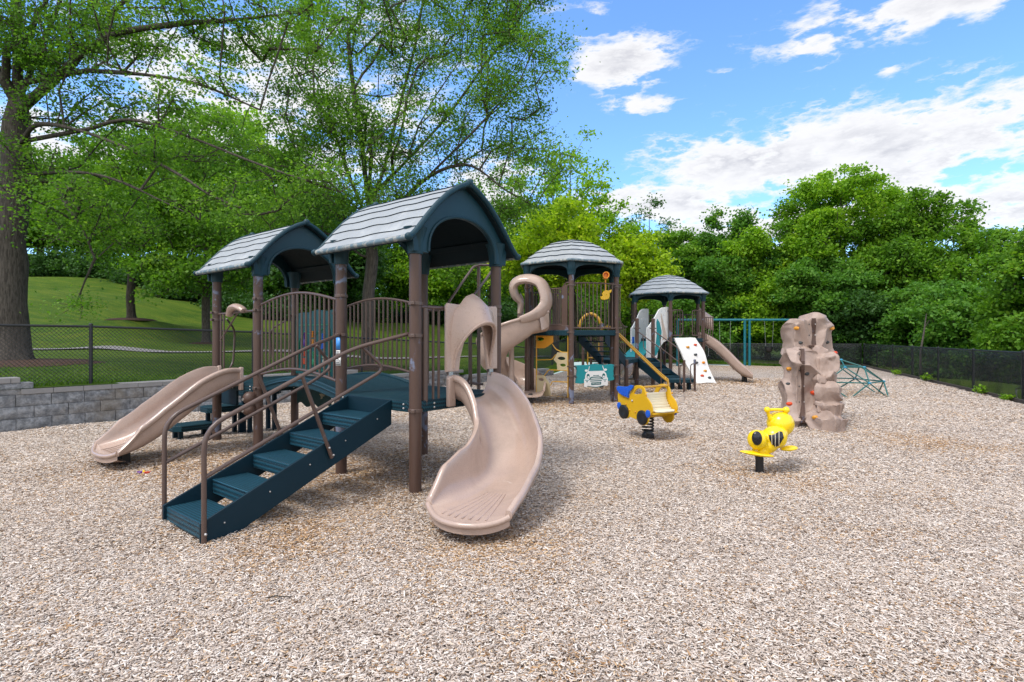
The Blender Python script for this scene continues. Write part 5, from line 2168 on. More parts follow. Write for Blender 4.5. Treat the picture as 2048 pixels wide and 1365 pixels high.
def hex_roof(root, re, rp, zs, zdome, zsleeve):
    """domed six-sided roof: zs eave height, zdome apex height"""
    h = zdome - zs
    prof = [(1.0, 0), (.955, .055), (.85, .22), (.72, .42), (.58, .60), (.44, .755), (.30, .87), (.17, .945), (.12, .955), (.115, .985), (.0, 1.0)]
    nc = 6
    per = 12
    na = 6 * per
    T = np.linspace(0, 1, 41)

    def rad(a):
        # rounded hexagon
        q = ((a + PI / 2) % (PI / 3)) - PI / 6
        return lerp(math.cos(PI / 6) / math.cos(q), 1.0, .12)
    ps = [0]
    for a, b in zip(prof[:-1], prof[1:]):
        ps.append(ps[-1] + math.hypot((b[0] - a[0]) * re, (b[1] - a[1]) * h))
    ps = [q / ps[-1] for q in ps]

    def at(t):
        return float(np.interp(t, ps, [p[0] for p in prof])), float(np.interp(t, ps, [p[1] for p in prof]))
    mb = MB()
    rows, kinds = [], []
    for c in range(nc):
        for k in range(4):
            row = []
            for j in range(na):
                a = 2 * PI * j / na - PI / 2
                def wv(cc):
                    return 0 if cc in (0, nc) else .007 * math.sin(a * 18 + cc * 1.3) + .003 * math.sin(a * 30)
                t0, t1 = .88 * c / nc + wv(c), .88 * (c + 1) / nc + wv(c + 1)
                t = lerp(t0, t1, k / 3)
                r_, z = at(t)
                lift = lerp(.026, .006, k / 3)
                q = rad(a) * re * r_
                row.append((math.cos(a) * (q + lift * .4), math.sin(a) * (q + lift * .4), zs + z * h + lift))
            rows.append(row)
            kinds.append(1 if k == 3 and c < nc - 1 else 0)
    for t in (.885, .93, .97):
        r_, z = at(t)
        rows.append([(math.cos(2 * PI * j / na - PI / 2) * re * r_ * 1.0, math.sin(2 * PI * j / na - PI / 2) * re * r_, zs + z * h + .006) for j in range(na)])
        kinds.append(0)
    o = len(mb.v)
    for r_ in rows:
        mb.v.extend(r_)
    for i in range(len(rows) - 1):
        for j in range(na):
            j2 = (j + 1) % na
            mb.f.append((i * na + j, i * na + j2, (i + 1) * na + j2, (i + 1) * na + j))
            mb.m.append(kinds[i])
    mb.f.append(tuple((len(rows) - 1) * na + j for j in range(na)))
    mb.m.append(0)
    top = mb.build('roof', [M['rooftop'], M['navy']], root, angle=30)
    e = MB()
    e.tube([(math.cos(a) * re * rad(a), math.sin(a) * re * rad(a), zs - .002) for a in [2 * PI * j / na for j in range(na)]], .030, 10, closed=True)
    e.build('eave_edge', M['roofedge'], top)
    sh = MB()
    rws = []
    for t in np.linspace(0, .9, 10):
        r_, z = at(t)
        rws.append([(math.cos(2 * PI * j / na) * (re * rad(2 * PI * j / na) * r_ - .01), math.sin(2 * PI * j / na) * (re * rad(2 * PI * j / na) * r_ - .01), zs + z * h - .03) for j in range(na)])
    sh.rings(rws, True, False)
    sh.build('roof_shell', M['roofdark'], top)
    for k in range(6):
        a, b = Vector((*hexv(k, rp), 0)), Vector((*hexv(k + 1, rp), 0))
        ex = (b - a).normalized()
        L = (b - a).length
        arch = [(L / 2 + (L / 2 - .085) * math.cos(PI * q / 16), zsleeve + .06 + (zs - zsleeve - .12) * math.sin(PI * q / 16) ** .7) for q in range(17)]
        poly = [(0, zs + .06), (0, zsleeve + .05), (.085, zsleeve + .05)] + arch[::-1] + [(L - .085, zsleeve + .05), (L, zsleeve + .05), (L, zs + .06)]
        plate('arch_panel', poly, [], .05, M['navyplastic'], top, a, ex, (0, 0, 1), .008)
        s_ = MB()
        s_.tube([(a.x, a.y, z) for z in (zsleeve, zsleeve + .02, zsleeve + .10, zsleeve + .11, zsleeve + .2, zs + .04)], [.080, .084, .084, .090, .092, .11], 18)
        s_.build('post_sleeve', M['navyplastic'], top)
    return top


def hex_deck(root, r, z):
    mb = MB()
    mb.prism([hexv(k, r) for k in range(6)], (0, 0, z - .06), (1, 0, 0), (0, 1, 0), .12)
    return mb.build('deck', M['deck'], root, bevel=.012)


def to_local(root, p):
    p = Vector(p) - root.location
    a = -root.rotation_euler[2]
    return Vector((p.x * math.cos(a) - p.y * math.sin(a), p.x * math.sin(a) + p.y * math.cos(a), p.z))


def build_hexagonal():
    c3 = Vector((1.46, 13.29, 0))
    rot3 = -math.atan2(.11, .994)
    root = thing('play_structure', 'brown and navy play structure with two six-sided domed roofs and a tan spiral slide', 'play structure', c3, rot3)
    LW = lambda p: to_local(root, p)          # a point of the place -> this structure's own frame
    PX = lambda x, y, Y: LW(px(x, y, Y))
    rp = 1.2
    zd = 1.67
    for k in range(6):
        post(root, *hexv(k, rp), 2.98, (1.62, 2.68) + ((.86, .64) if k in (0, 1) else (1.0,)), ang=.5 + k)
    x1, y1 = hexv(1, rp)
    post(root, x1 - .075, y1 + .10, 2.66, (), r=.05)
    post(root, hexv(5, rp)[0] + .10, hexv(5, rp)[1] + .14, 2.6, (), r=.05)
    hex_roof(root, 1.35, rp, 3.235, 3.90, 2.91)
    hex_deck(root, 1.25, zd)
    V = [hexv(k, rp) for k in range(6)]
    # guardrails on the closed faces
    guardrail(root, V[0], (V[1][0] + .13, V[1][1] + .03), 2.72, 1.72, 13, .03, 0)
    guardrail(root, V[3], V[4], 2.66, 1.72, 12)
    guardrail(root, V[4], V[5], 2.66, 1.72, 12)
    v5, v0 = Vector((*V[5], 0)), Vector((*V[0], 0))
    q0, q1 = v5.lerp(v0, .48), v5.lerp(v0, .80)
    guardrail(root, (q0.x, q0.y), (q1.x, q1.y), 2.62, 1.80, 7)
    fill = MB()
    q = v5.lerp(v0, .86)
    ex = (v0 - v5).normalized()
    fill.prism([(-.075, 1.70), (.075, 1.70), (.075, 2.66), (.03, 2.70), (-.05, 2.66), (-.075, 2.6)], q, ex, (0, 0, 1), .03)
    fp_ = fill.build('filler_panel', M['brown'], root, bevel=.006)
    kp = MB()
    kp.prism([(-.02, 1.60), (.62, 1.60), (.62, 1.78), (-.02, 1.78)], v5.lerp(v0, .45), ex, (0, 0, 1), .035)
    kp.build('kick_panel', M['brown'], root, bevel=.006)
    tr = MB()
    tr.tube(fillet([tuple(v5.lerp(v0, .80) + Vector((0, 0, 2.62))), tuple(v5.lerp(v0, .88) + Vector((0, 0, 2.74))), tuple(v0 + Vector((0, 0, 2.74)))], .05), .016, 8)
    tr.build('guardrail', M['brown_pipe'], root)

    # spiral slide: one clockwise turn round a central column
    P0 = Vector((.74, 12.50, 0))
    hdir = Vector((-.925, -.38, 0)).normalized()
    rgt = Vector((hdir.y, -hdir.x, 0))
    lead = .62
    Rm = .47
    P1 = P0 + hdir * lead
    cen = P1 + rgt * Rm
    th_t = R(300)
    tail = .42
    tot = lead + Rm * th_t + tail
    NS = 80
    path, side = [], []
    off0 = (P1 - cen)
    a0 = math.atan2(off0.y, off0.x)
    for i in range(NS + 1):
        s = tot * i / NS
        z = table([0, .10, .20, .31, .45, .60, .80, 1.0], [1.66, 1.60, 1.36, 1.06, .78, .54, .26, .17], i / NS)
        if s < lead:
            p = P0 + hdir * s
            lt = -rgt
        elif s < lead + Rm * th_t:
            a = a0 - (s - lead) / Rm
            p = cen + Vector((math.cos(a), math.sin(a), 0)) * Rm
            lt = Vector((math.cos(a), math.sin(a), 0))
        else:
            a = a0 - th_t
            d = Vector((math.sin(a), -math.cos(a), 0))
            p = cen + Vector((math.cos(a), math.sin(a), 0)) * Rm + d * (s - lead - Rm * th_t)
            lt = Vector((math.cos(a), math.sin(a), 0))
        path.append(LW((p.x, p.y, z)))
        q = LW(p + lt) - LW(p)
        side.append((q.x, q.y, 0))

    def prof(t):
        hr = table([0, .12, .31, .45, .6, .81, 1], [.44, .48, .62, .56, .50, .34, .16], t)
        hl = table([0, .15, .85, 1], [.30, .16, .16, .14], t)
        return u_profile(.60, hl, hr, .022, flat=.6)
    mb = MB()
    sweep_trough(mb, path, side, prof)
    ss = mb.build('spiral_slide', M['tan'], root, angle=60)
    cl = MB()
    cc = LW((cen.x, cen.y, 0))
    cl.tube([(cc.x, cc.y, z) for z in (-.1, .5, 1.0, 1.5, 1.75)], [.085, .07, .062, .062, .07], 18)
    cl.build('centre_column', M['tan'], ss)
    # tall hoop at the entry, one bent moulded band
    Y = 12.25
    hoop = [PX(1040, 628, 12.55), PX(1041, 605, 12.55), PX(1030, 590, 12.5), PX(1027, 572, 12.45), PX(1038, 561, 12.4), PX(1060, 558.5, 12.32), PX(1081, 567, 12.26), PX(1091, 588, 12.22),
            PX(1092, 606, 12.2), PX(1084, 620, 12.12), PX(1066, 632, 12.0), PX(1040, 641, 11.92)]
    hb = MB()
    hp = smoothpath(hoop, 8)
    n_ = len(hp)
    hb.tube(hp, [lerp(.065, .108, min(1, i / 16)) * (1 if i < n_ * .72 else lerp(1, .4, (i / n_ - .72) / .28)) for i in range(n_)], 16, squash=(.95, 1.9))
    hb.build('entry_hoop', M['tan'], ss)
    wl = MB()
    wl.rings([[PX(1083, 662, 12.08), PX(1097, 655, 12.2), PX(1099, 600, 12.28), PX(1088, 612, 12.16), PX(1078, 628, 12.04)], [PX(1083, 662, 12.12), PX(1097, 655, 12.24), PX(1099, 600, 12.32), PX(1088, 612, 12.2), PX(1078, 628, 12.08)]])
    wl.build('entry_side', M['tan'], ss, bevel=.01)
    pn = MB()
    a_, b_ = PX(1040, 0, 12.55), PX(1048, 0, 12.75)
    pn.rings([[PX(1035, 640, 12.45), PX(1047, 640, 12.6), PX(1048, 600, 12.62), PX(1041, 585, 12.55), PX(1036, 612, 12.48)], [PX(1035, 640, 12.5), PX(1047, 640, 12.65), PX(1048, 600, 12.67), PX(1041, 585, 12.6), PX(1036, 612, 12.53)]])
    pn.build('inner_leaf', M['tan_top'], ss, bevel=.008)
    st_ = MB()
    e_ = path[-6]
    st_.box((e_.x, e_.y, .06), (.10, .16, .3))
    st_.build('footing', M['black'], ss, bevel=.01)

    # bubble climbing panel under the left front face
    bp = MB()
    L_ = (v0 - v5).length
    o3 = v5

    def on(u, z):
        return o3 + ex * (u * L_) + Vector((0, 0, z))
    bp.tube([on(.22, .16), on(.22, 1.58), on(.93, 1.58), on(.93, .16)], .017, 8, closed=True)
    for pl_ in ([(.22, .98), (.58, 1.0), (.66, 1.12)], [(.93, .76), (.50, .76), (.40, .62)], [(.93, .50), (.58, .50), (.54, .40)], [(.58, 1.36), (.66, 1.24), (.80, 1.17), (.93, 1.17)]):
        bp.tube(fillet([on(u, z) for u, z in pl_], .05), .012, 8)
    fr = bp.build('climbing_frame', M['goldpipe'], root)
    for poly, holes, m in (([(.22, 1.57), (.60, 1.57), (.60, 1.40), (.48, 1.30), (.40, 1.26), (.22, 1.26)], [[(.30 + .0 + .10 * math.cos(a), 1.47 + .045 * math.sin(a)) for a in np.linspace(0, 2 * PI, 13)[:-1]]], 'amber'),
                           ([(.62, 1.0), (.70, 1.16), (.92, 1.16), (.92, .77), (.70, .77), (.69, .92)], [[(.79 + .09 * math.cos(a), 1.03 + .045 * math.sin(a)) for a in np.linspace(0, 2 * PI, 13)[:-1]], [(.82 + .07 * math.cos(a), .88 + .04 * math.sin(a)) for a in np.linspace(0, 2 * PI, 13)[:-1]]], 'sand'),
                           ([(.23, .62), (.40, .62), (.52, .44), (.54, .17), (.23, .17)], [[(.33 + .07 * math.cos(a), .53 + .04 * math.sin(a)) for a in np.linspace(0, 2 * PI, 13)[:-1]]], 'sand')):
        s_ = L_
        plate('climbing_plate', [(u * s_, z) for u, z in poly], [[(u * s_, z) for u, z in h] for h in holes], .022, M[m], fr, o3, ex, (0, 0, 1), .005)

    # teal car-front panel under the right front face
    v1 = Vector((*V[1], 0))
    e1 = (v1 - v0).normalized()
    L1 = (v1 - v0).length
    nrm = e1.cross(Vector((0, 0, 1)))

    def W1(poly):
        return [(u, z) for u, z in poly]
    x0, x1_ = .085, L1 - .085
    zt, zb = .89, .47
    out = [(x0, zb + .02), (x0 + .13, zb), (x0 + .3, zb + .02), (.5, zb + .03), (.75, zb + .03), (x1_ - .05, zb + .05), (x1_, zb + .07), (x1_ - .02, zb + .17), (x1_ - .03, zt - .16), (x1_, zt - .02), (x1_ - .08, zt - .002), (x1_ - .26, zt - .02),
           (.60, zt + .012), (.42, zt - .012), (x0 + .1, zt - .01), (x0, zt - .015), (x0 + .04, zt - .12), (x0 + .02, zt - .30)]
    sg = plate('car_panel', out, [], .025, M['teal'], root, v0 + nrm * .03, e1, (0, 0, 1), .005)
    fo = v0 + nrm * .0475
    # picture units: zoomed picture of the panel, 910 units = L1 between posts
    sc_ = (L1 - .12) / 1130.0

    def U(pts):
        return [(.06 + (x - 265) * sc_, zt + .01 - (y - 370) * sc_) for x, y in pts]

    def dec(pts, m, k=0, name='car_marking'):
        return plate(name, U(pts), [], .004 + .002 * k, M[m], sg, fo + nrm * (.001 + .0015 * k), e1, (0, 0, 1), .0008)

    def ell(cx, cy, rx, ry, n=18):
        return [(cx + rx * math.cos(2 * PI * i / n), cy + ry * math.sin(2 * PI * i / n)) for i in range(n)]
    dec([(548, 905), (520, 900), (520, 720), (545, 715), (552, 640), (575, 580), (620, 550), (640, 530), (1070, 530), (1095, 560), (1130, 600), (1150, 660), (1155, 700), (1180, 705), (1180, 890), (1100, 890), (1080, 880), (960, 905), (850, 910), (740, 900), (640, 880), (600, 905)], 'white')
    dec([(622, 545), (660, 420), (672, 420), (640, 540)], 'white')
    dec([(1070, 540), (1020, 410), (1036, 412), (1092, 530)], 'white')
    dec(ell(580, 520, 42, 26), 'white')
    dec(ell(1112, 510, 42, 28), 'white')
    dec([(655, 530), (1060, 530), (1065, 520), (650, 520)], 'teal', 1)
    for cx in (628, 1062):
        dec(ell(cx, 650, 40, 54), 'tealdark', 1)
        dec(ell(cx + 2, 672, 24, 24), 'white', 2)
    dec([(650, 740), (690, 680), (740, 668), (960, 668), (1010, 680), (1050, 735), (1030, 740), (990, 700), (940, 690), (750, 690), (710, 700), (680, 742)], 'tealdark', 1)
    dec([(690, 718), (1010, 714), (1015, 730), (690, 736)], 'tealdark', 1)
    dec([(680, 760), (1010, 756), (1000, 775), (690, 780)], 'tealdark', 1)
    dec([(540, 738), (650, 745), (650, 755), (540, 750)], 'teal', 1)
    dec([(1050, 745), (1150, 732), (1150, 744), (1050, 756)], 'teal', 1)
    for cx in (598, 1098):
        dec(ell(cx, 780, 15, 17), 'tealdark', 1)
    dec([(715, 805), (985, 800), (992, 815), (985, 862), (720, 866), (712, 850)], 'tealdark', 1)
    dec([(770, 632), (845, 638), (925, 630), (925, 650), (845, 648), (770, 650)], 'tealdark', 1)
    dec([(600, 885), (850, 915), (1080, 880), (1080, 892), (850, 930), (600, 897)], 'tealdark', 1)
    u, z = U([(852, 834)])[0]
    text_mesh('lettering', 'WE LIGHTS', .042, .002, M['white'], sg, fo + e1 * u + Vector((0, 0, z)) + nrm * .0062, e1, (0, 0, 1))
    bl_ = MB()
    for x in (x0 + .0, x1_ - .0):
        for z in (.84, .62):
            bl_.box(v0 + e1 * x + nrm * .05 + Vector((0, 0, z)), (.05, .03, .03), Matrix.Rotation(math.atan2(e1.y, e1.x), 3, 'Z'))
    bl_.build('mounting_lug', M['darkhold'], sg, bevel=.004)

    # periscope toy on the rail
    pt = v0.lerp(v1, .74) + nrm * .02
    ps = MB()
    ps.cyl(pt + Vector((0, 0, 2.50)), pt + Vector((0, 0, 2.86)), .018, 10)
    per = ps.build('viewer', M['amber'], root)
    a = math.atan2(e1.y, e1.x)
    tb = MB()
    d = (-e1 * .35 + nrm * .7).normalized()
    cpt = pt + Vector((0, 0, 2.93))
    rws = []
    for k, (s, r_) in enumerate(((-.13, .028), (-.11, .035), (.0, .05), (.10, .068), (.12, .078), (.13, .078), (.13, .060), (.05, .045))):
        u_ = d.cross(Vector((0, 0, 1))).normalized()
        rws.append([cpt + d * s + (u_ * math.cos(q) + Vector((0, 0, 1)) * math.sin(q)) * r_ for q in np.linspace(0, 2 * PI, 19)[:-1]])
    tb.rings(rws)
    tb.cyl(cpt - Vector((0, 0, .075)), cpt - Vector((0, 0, .05)), .06, 14)
    tb.build('viewer_tube', M['orange'], per)
    plate('viewer_plate', [(.0, .18), (.06, .17), (.14, .20), (.13, .15), (.08, .13), (.09, .06), (.06, 0), (-.05, -.03), (-.13, -.02), (-.15, .03), (-.10, .04), (-.08, .05), (-.10, .10), (-.06, .16)],
          [[(.0 + .02 * math.cos(q), .075 + .02 * math.sin(q)) for q in np.linspace(0, 2 * PI, 11)[:-1]]], .03, M['gold'], per, pt + nrm * .06 + Vector((-.02, 0, 2.40)), e1, (0, 0, 1), .008)

    # first stair, from the far right face down to the middle deck
    fmid = Vector((*hexv(2, rp), 0)).lerp(Vector((*hexv(3, rp), 0)), .5)
    s0 = fmid
    s1 = LW((2.95, 15.75, 0))
    d = Vector((s1.x - s0.x, s1.y - s0.y, 0))
    ln = d.length
    d = d.normalized()
    lt = Vector((d.y, -d.x, 0))
    zm = .86
    stc = MB()
    for sgn in (-1, 1):
        stc.prism([(0, zd + .02), (0, zd - .28), (ln, zm - .20), (ln, zm + .10)], s0 + lt * (.36 * sgn), d, (0, 0, 1), .022)
    stair = stc.build('staircase', M['navy'], root)
    for k in range(5):
        t_ = MB()
        t = (k + .9) / 5.6
        t_.box(s0 + d * (ln * t) + Vector((0, 0, lerp(zd, zm, t))), (.30, .69, .03), Matrix.Rotation(math.atan2(d.y, d.x), 3, 'Z'))
        t_.build('tread', M['tread'], stair, bevel=.004)
    for sgn in (-1, 1):
        a_ = s0 + lt * (.38 * sgn)
        b_ = a_ + d * ln
        hr = MB()
        tp = fillet([a_ + Vector((0, 0, 2.58)), a_ + d * .12 + Vector((0, 0, 2.55)), b_ + d * -.3 + Vector((0, 0, zm + .98)), b_ + d * .1 + Vector((0, 0, zm + .95))], .12)
        hr.tube(tp, .017, 8)
        hr.tube([a_ + Vector((0, 0, zd + .12)), b_ + Vector((0, 0, zm + .14))], .014, 8)
        h_ = hr.build('handrail', M['brown_pipe'], stair)
        for k in range(11):
            t = (k + .5) / 11
            b0 = a_.lerp(b_, t)
            zt_ = float(np.interp(t * ln, [(q - tp[0]).dot(d) for q in tp], [q.z for q in tp]))
            bb = MB()
            bb.tube([b0 + Vector((0, 0, lerp(zd + .12, zm + .14, t))), b0 + Vector((0, 0, zt_))], .011, 6)
            bb.build('bar', M['brown_pipe'], h_)

    # gilded glide rails from the near deck to the ground
    gl = MB()
    pA = LW((2.38, 12.95, 1.70))
    pE_ = LW((3.72, 12.9, .72))
    pF = LW((4.02, 12.9, .0))
    for o_ in (Vector((0, 0, 0)), Vector((.03, .14, .035))):
        pth = smoothpath([pA + o_ + Vector((-.25, 0, .0)), pA + o_, LW((3.0, 12.92, 1.12)) + o_, LW((3.50, 12.9, .64)) + o_, LW((3.71, 12.88, .46)) + o_], 8) + [LW((3.73, 12.88, .25)) + o_, LW((3.73, 12.88, -.1)) + o_]
        gl.tube(pth, .022, 10)
    for t in (.35, .55, .75, .95):
        q = pA.lerp(LW((3.72, 12.88, .46)), t)
        gl.tube([q + Vector((0, 0, -.01)), q + Vector((.03, .14, .02))], .014, 8)
    gl.build('glide_rail', M['goldpipe'], root)

    # middle deck and its short posts
    S1, S2 = Vector((3.93, 17.0, 0)), Vector((4.50, 17.25, 0))
    md = MB()
    md.prism([tuple(LW(p).xy) for p in ((2.70, 15.85, 0), (3.35, 15.6, 0), (3.98, 16.96, 0), (4.54, 17.2, 0), (4.1, 18.4, 0), (2.9, 17.4, 0))], (0, 0, zm - .06), (1, 0, 0), (0, 1, 0), .12)
    md.build('deck', M['deck'], root, bevel=.01)
    for p, h in ((S1, 2.08), (S2, 2.08), (Vector((3.36, 17.05, 0)), .84), (Vector((2.68, 16.2, 0)), 1.9), (Vector((3.30, 15.6, 0)), .84), (Vector((4.16, 18.1, 0)), .84)):
        q = LW(p)
        post(root, q.x, q.y, h, (h - .28, .62) if h > 1 else (), cap=True)
    # second stair, from the middle deck towards the low platform
    a_, b_ = LW((4.22, 17.10, 0)), LW((4.72, 15.98, 0))
    d = (b_ - a_)
    d.z = 0
    ln = d.length
    d = d.normalized()
    lt = Vector((d.y, -d.x, 0))
    stc = MB()
    for sgn in (-1, 1):
        stc.prism([(0, zm + .02), (0, zm - .25), (ln - .1, .10), (ln, .10), (ln, .34)], a_ + lt * (.31 * sgn), d, (0, 0, 1), .022)
    st2 = stc.build('staircase', M['navy'], root)
    for k in range(3):
        t = (k + .8) / 3.2
        t_ = MB()
        t_.box(a_ + d * (ln * t) + Vector((0, 0, lerp(zm, .26, t))), (.32, .60, .05), Matrix.Rotation(math.atan2(d.y, d.x), 3, 'Z'))
        t_.box(a_ + d * (ln * t + .15) + Vector((0, 0, lerp(zm, .26, t) - .07)), (.02, .60, .12), Matrix.Rotation(math.atan2(d.y, d.x), 3, 'Z'))
        t_.build('tread', M['deck'], st2, bevel=.006)
    for sgn in (-1, 1):
        hr = MB()
        q = a_ + lt * (.33 * sgn)
        hr.tube(fillet([q + Vector((0, 0, 1.72)), q + d * (ln * .93) + Vector((0, 0, 1.18)), q + d * (ln * .95) + Vector((0, 0, .12))], .12), .018, 8)
        hr.tube(fillet([q + d * .30 + Vector((0, 0, 1.55)), q + d * .34 + Vector((0, 0, 1.18)), q + d * (ln * .93) + Vector((0, 0, .78))], .08), .014, 8)
        hr.build('handrail', M['brown_pipe'], st2)
    # low transfer platform with its two grab posts
    pc = LW((4.86, 15.62, 0))
    tp = MB()
    tp.prism([(-.36, -.28), (.30, -.28), (.38, -.2), (.38, .22), (.30, .30), (-.36, .30)], (pc.x, pc.y, .27), (1, 0, 0), (0, 1, 0), .10)
    t_ = tp.build('transfer_platform', M['deck'], root, bevel=.01)
    for dx in (-.22, .0, .24):
        l_ = MB()
        l_.box((pc.x + dx, pc.y, .10), (.07, .30, .28))
        l_.build('leg', M['navy'], t_)
    for (wx, wy) in ((4.70, 14.75), (5.14, 15.2)):
        q = LW((wx, wy, 0))
        p_ = post(root, q.x, q.y, .86, (), r=.032, cap=True)
        lp = MB()
        lp.tube(fillet([q + Vector((0, 0, .78)), q + Vector((-.10, .06, .74)), q + Vector((-.10, .06, .22)), q + Vector((0, 0, .18))], .06), .014, 8)
        lp.build('grab_loop', M['brown_pipe'], p_)

    # far six-sided tower
    c4 = LW((5.60, 19.5, 0))
    r4 = 1.32
    z4 = 1.48
    tw = R(-5)

    def HV(k, r=r4):
        a = -PI / 2 + PI / 3 * k + tw
        return Vector((c4.x + r * math.cos(a), c4.y + r * math.sin(a), 0))
    for k in range(6):
        v = HV(k)
        post(root, v.x, v.y, 2.82, (2.40, 1.42), ang=k)
    # its roof is built about the tower's own axis, then set over it
    r_ = hex_roof(root, 1.50, r4, 3.03, 3.75, 2.75)
    r_.location = (c4.x, c4.y, 0)
    r_.rotation_euler = (0, 0, tw)
    dk = MB()
    dk.prism([(HV(k, r4 + .06).x, HV(k, r4 + .06).y) for k in range(6)], (0, 0, z4 - .06), (1, 0, 0), (0, 1, 0), .12)
    dk.build('deck', M['deck'], root, bevel=.01)
    # rail hoops on the front face, bars on the right face
    f0, f1 = HV(0), HV(1)
    for u0, u1 in ((.05, .36), (.66, .95)):
        a_, b_ = f0.lerp(f1, u0), f0.lerp(f1, u1)
        lp = MB()
        lp.tube([q + Vector((0, 0, 0)) for q in fillet([a_ + Vector((0, 0, 1.60)), a_ + Vector((0, 0, 2.44)), b_ + Vector((0, 0, 2.44)), b_ + Vector((0, 0, 1.58)), a_ + Vector((0, 0, 1.58))], .09)], .018, 8)
        lo = lp.build('rail_hoop', M['brown_pipe'], root)
        for k in (1, 2, 3):
            b = MB()
            q = a_.lerp(b_, k / 4)
            b.tube([q + Vector((0, 0, 1.58)), q + Vector((0, 0, 2.44))], .010, 6)
            b.build('bar', M['brown_pipe'], lo)
    g0, g1 = HV(1), HV(1) + (HV(2) - HV(1)) * .34
    g1 = HV(1) + Vector((.34, -.02, 0))
    guardrail(root, (HV(1).x, HV(1).y), (g1.x, g1.y), 2.2, 1.42, 5)
    guardrail(root, (HV(2).x, HV(2).y), (HV(3).x, HV(3).y), 2.36, 1.56, 11)
    guardrail(root, (HV(3).x, HV(3).y), (HV(4).x, HV(4).y), 2.36, 1.56, 11)
    # white climbing wall leaning out from the front face
    top_m = f0.lerp(f1, .42)
    rows = []
    outd = (f1 - f0).cross(Vector((0, 0, 1))).normalized()
    ee = (f1 - f0).normalized()
    NR = 18

    def slab(t, u):
        # t from top to foot, u across
        p = top_m + ee * (-.02 + .30 * t) + outd * (.05 + .75 * t + .05 * math.sin(t * 2 * PI))
        wdt = .42 + .04 * math.sin(t * 5)
        return p + ee * (u * wdt) + Vector((0, 0, lerp(z4 + .02, .02, t) + .012 * math.sin(t * 14 + u * 3)))
    fr_, bk_ = [], []
    for i in range(NR + 1):
        t = i / NR
        rows.append([slab(t, -1), slab(t, -.5), slab(t, 0), slab(t, .5), slab(t, 1), slab(t, 1) - outd * .06, slab(t, 0) - outd * .06, slab(t, -1) - outd * .06])
    cw = MB()
    cw.rings(rows)
    wall_ = cw.build('climbing_wall', M['white'], root, angle=60)
    for t, u, m in ((.22, -.25, 'amber'), (.16, .55, 'red'), (.38, .15, 'darkhold'), (.57, -.05, 'darkhold'), (.56, .62, 'orange'), (.74, .50, 'amber'), (.84, -.05, 'red'), (.90, .55, 'darkhold')):
        hm = MB()
        hold(hm, slab(t, u) + outd * .005, outd + Vector((0, 0, .5)), .062, t * 9 + u)
        hm.build('climbing_hold', M[m], wall_)
    # tall white side walls of the ramp between the middle deck and the far tower
    for (p0, p1, first) in ((Vector((4.36, 17.5, 0)), Vector((5.36, 18.35, 0)), True), (Vector((4.04, 18.35, 0)), Vector((4.86, 19.3, 0)), False)):
        a_, b_ = LW(p0), LW(p1)
        e_ = Vector((b_.x - a_.x, b_.y - a_.y, 0))
        ln = e_.length
        e_ = e_.normalized()
        out = [(0, .84), (.42 * ln, .84), (.46 * ln, 1.10), (.7 * ln, 1.36), (ln, 1.46), (ln, 2.52), (.86 * ln, 2.53), (.64 * ln, 2.50), (.50 * ln, 2.42), (.34 * ln, 2.18), (.16 * ln, 1.96), (.05 * ln, 1.84), (0, 1.82)]
        holes = []
        for u, z in ((.62, 2.38), (.78, 2.40), (.70, 2.24), (.84, 2.2), (.56, 2.18), (.70, 2.05), (.86, 2.0), (.40, 2.0)):
            if first and (u, z) in ((.86, 2.0), (.84, 2.2)):
                continue
            holes.append([(u * ln + .025 * math.cos(q) + .012 * math.sin(q), z + .055 * math.sin(q)) for q in np.linspace(0, 2 * PI, 11)[:-1]])
        wl = plate('ramp_wall', out, holes, .04, M['white'], root, (a_.x, a_.y, 0), e_, (0, 0, 1), .008)
        if first:
            nn = e_.cross(Vector((0, 0, 1)))
            plate('teal_wave', [(.30 * ln, .90), (.40 * ln, .95), (.52 * ln, 1.25), (.58 * ln, 1.5), (.60 * ln, 1.7), (.52 * ln, 2.0), (.42 * ln, 2.12), (.38 * ln, 2.0), (.40 * ln, 1.6), (.34 * ln, 1.2)], [], .012, M['teal'], wl, Vector((a_.x, a_.y, 0)) + nn * .028, e_, (0, 0, 1), .003)
            plate('beige_wave', [(.66 * ln, 1.42), (.84 * ln, 1.47), (.78 * ln, 1.7), (.68 * ln, 2.0), (.62 * ln, 2.2), (.58 * ln, 2.3), (.60 * ln, 2.05), (.66 * ln, 1.7)], [], .012, M['beige'], wl, Vector((a_.x, a_.y, 0)) + nn * .028, e_, (0, 0, 1), .003)
        else:
            st_ = MB()
            st_.box(Vector((a_.x, a_.y, 1.42)) + e_ * .1 - Vector((e_.y * -.0, 0, 0)) + e_.cross(Vector((0, 0, 1))) * .03, (.10, .03, .22), Matrix.Rotation(math.atan2(e_.y, e_.x), 3, 'Z'))
            st_.build('blue_sign', M['blue'], wl)
    rp_ = MB()
    a_, b_ = LW((4.0, 18.0, 0)), LW((4.85, 18.8, 0))
    rows = []
    for t in np.linspace(0, 1, 8):
        q = a_.lerp(b_, t)
        s_ = Vector((b_.y - a_.y, -(b_.x - a_.x), 0)).normalized() * .38
        z = lerp(zm, z4, t ** .9)
        rows.append([q - s_ + Vector((0, 0, z)), q + s_ + Vector((0, 0, z)), q + s_ + Vector((0, 0, z - .06)), q - s_ + Vector((0, 0, z - .06))])
    rp_.rings(rows)
    rp_.build('ramp', M['teal'], root)

    # wavy slide from the far tower, side-on to the right
    P0 = LW((6.62, 19.15, 0))
    P1 = LW((8.22, 18.45, 0))
    d = Vector((P1.x - P0.x, P1.y - P0.y, 0))
    ln = d.length
    d = d.normalized()
    lt = Vector((-d.y, d.x, 0))
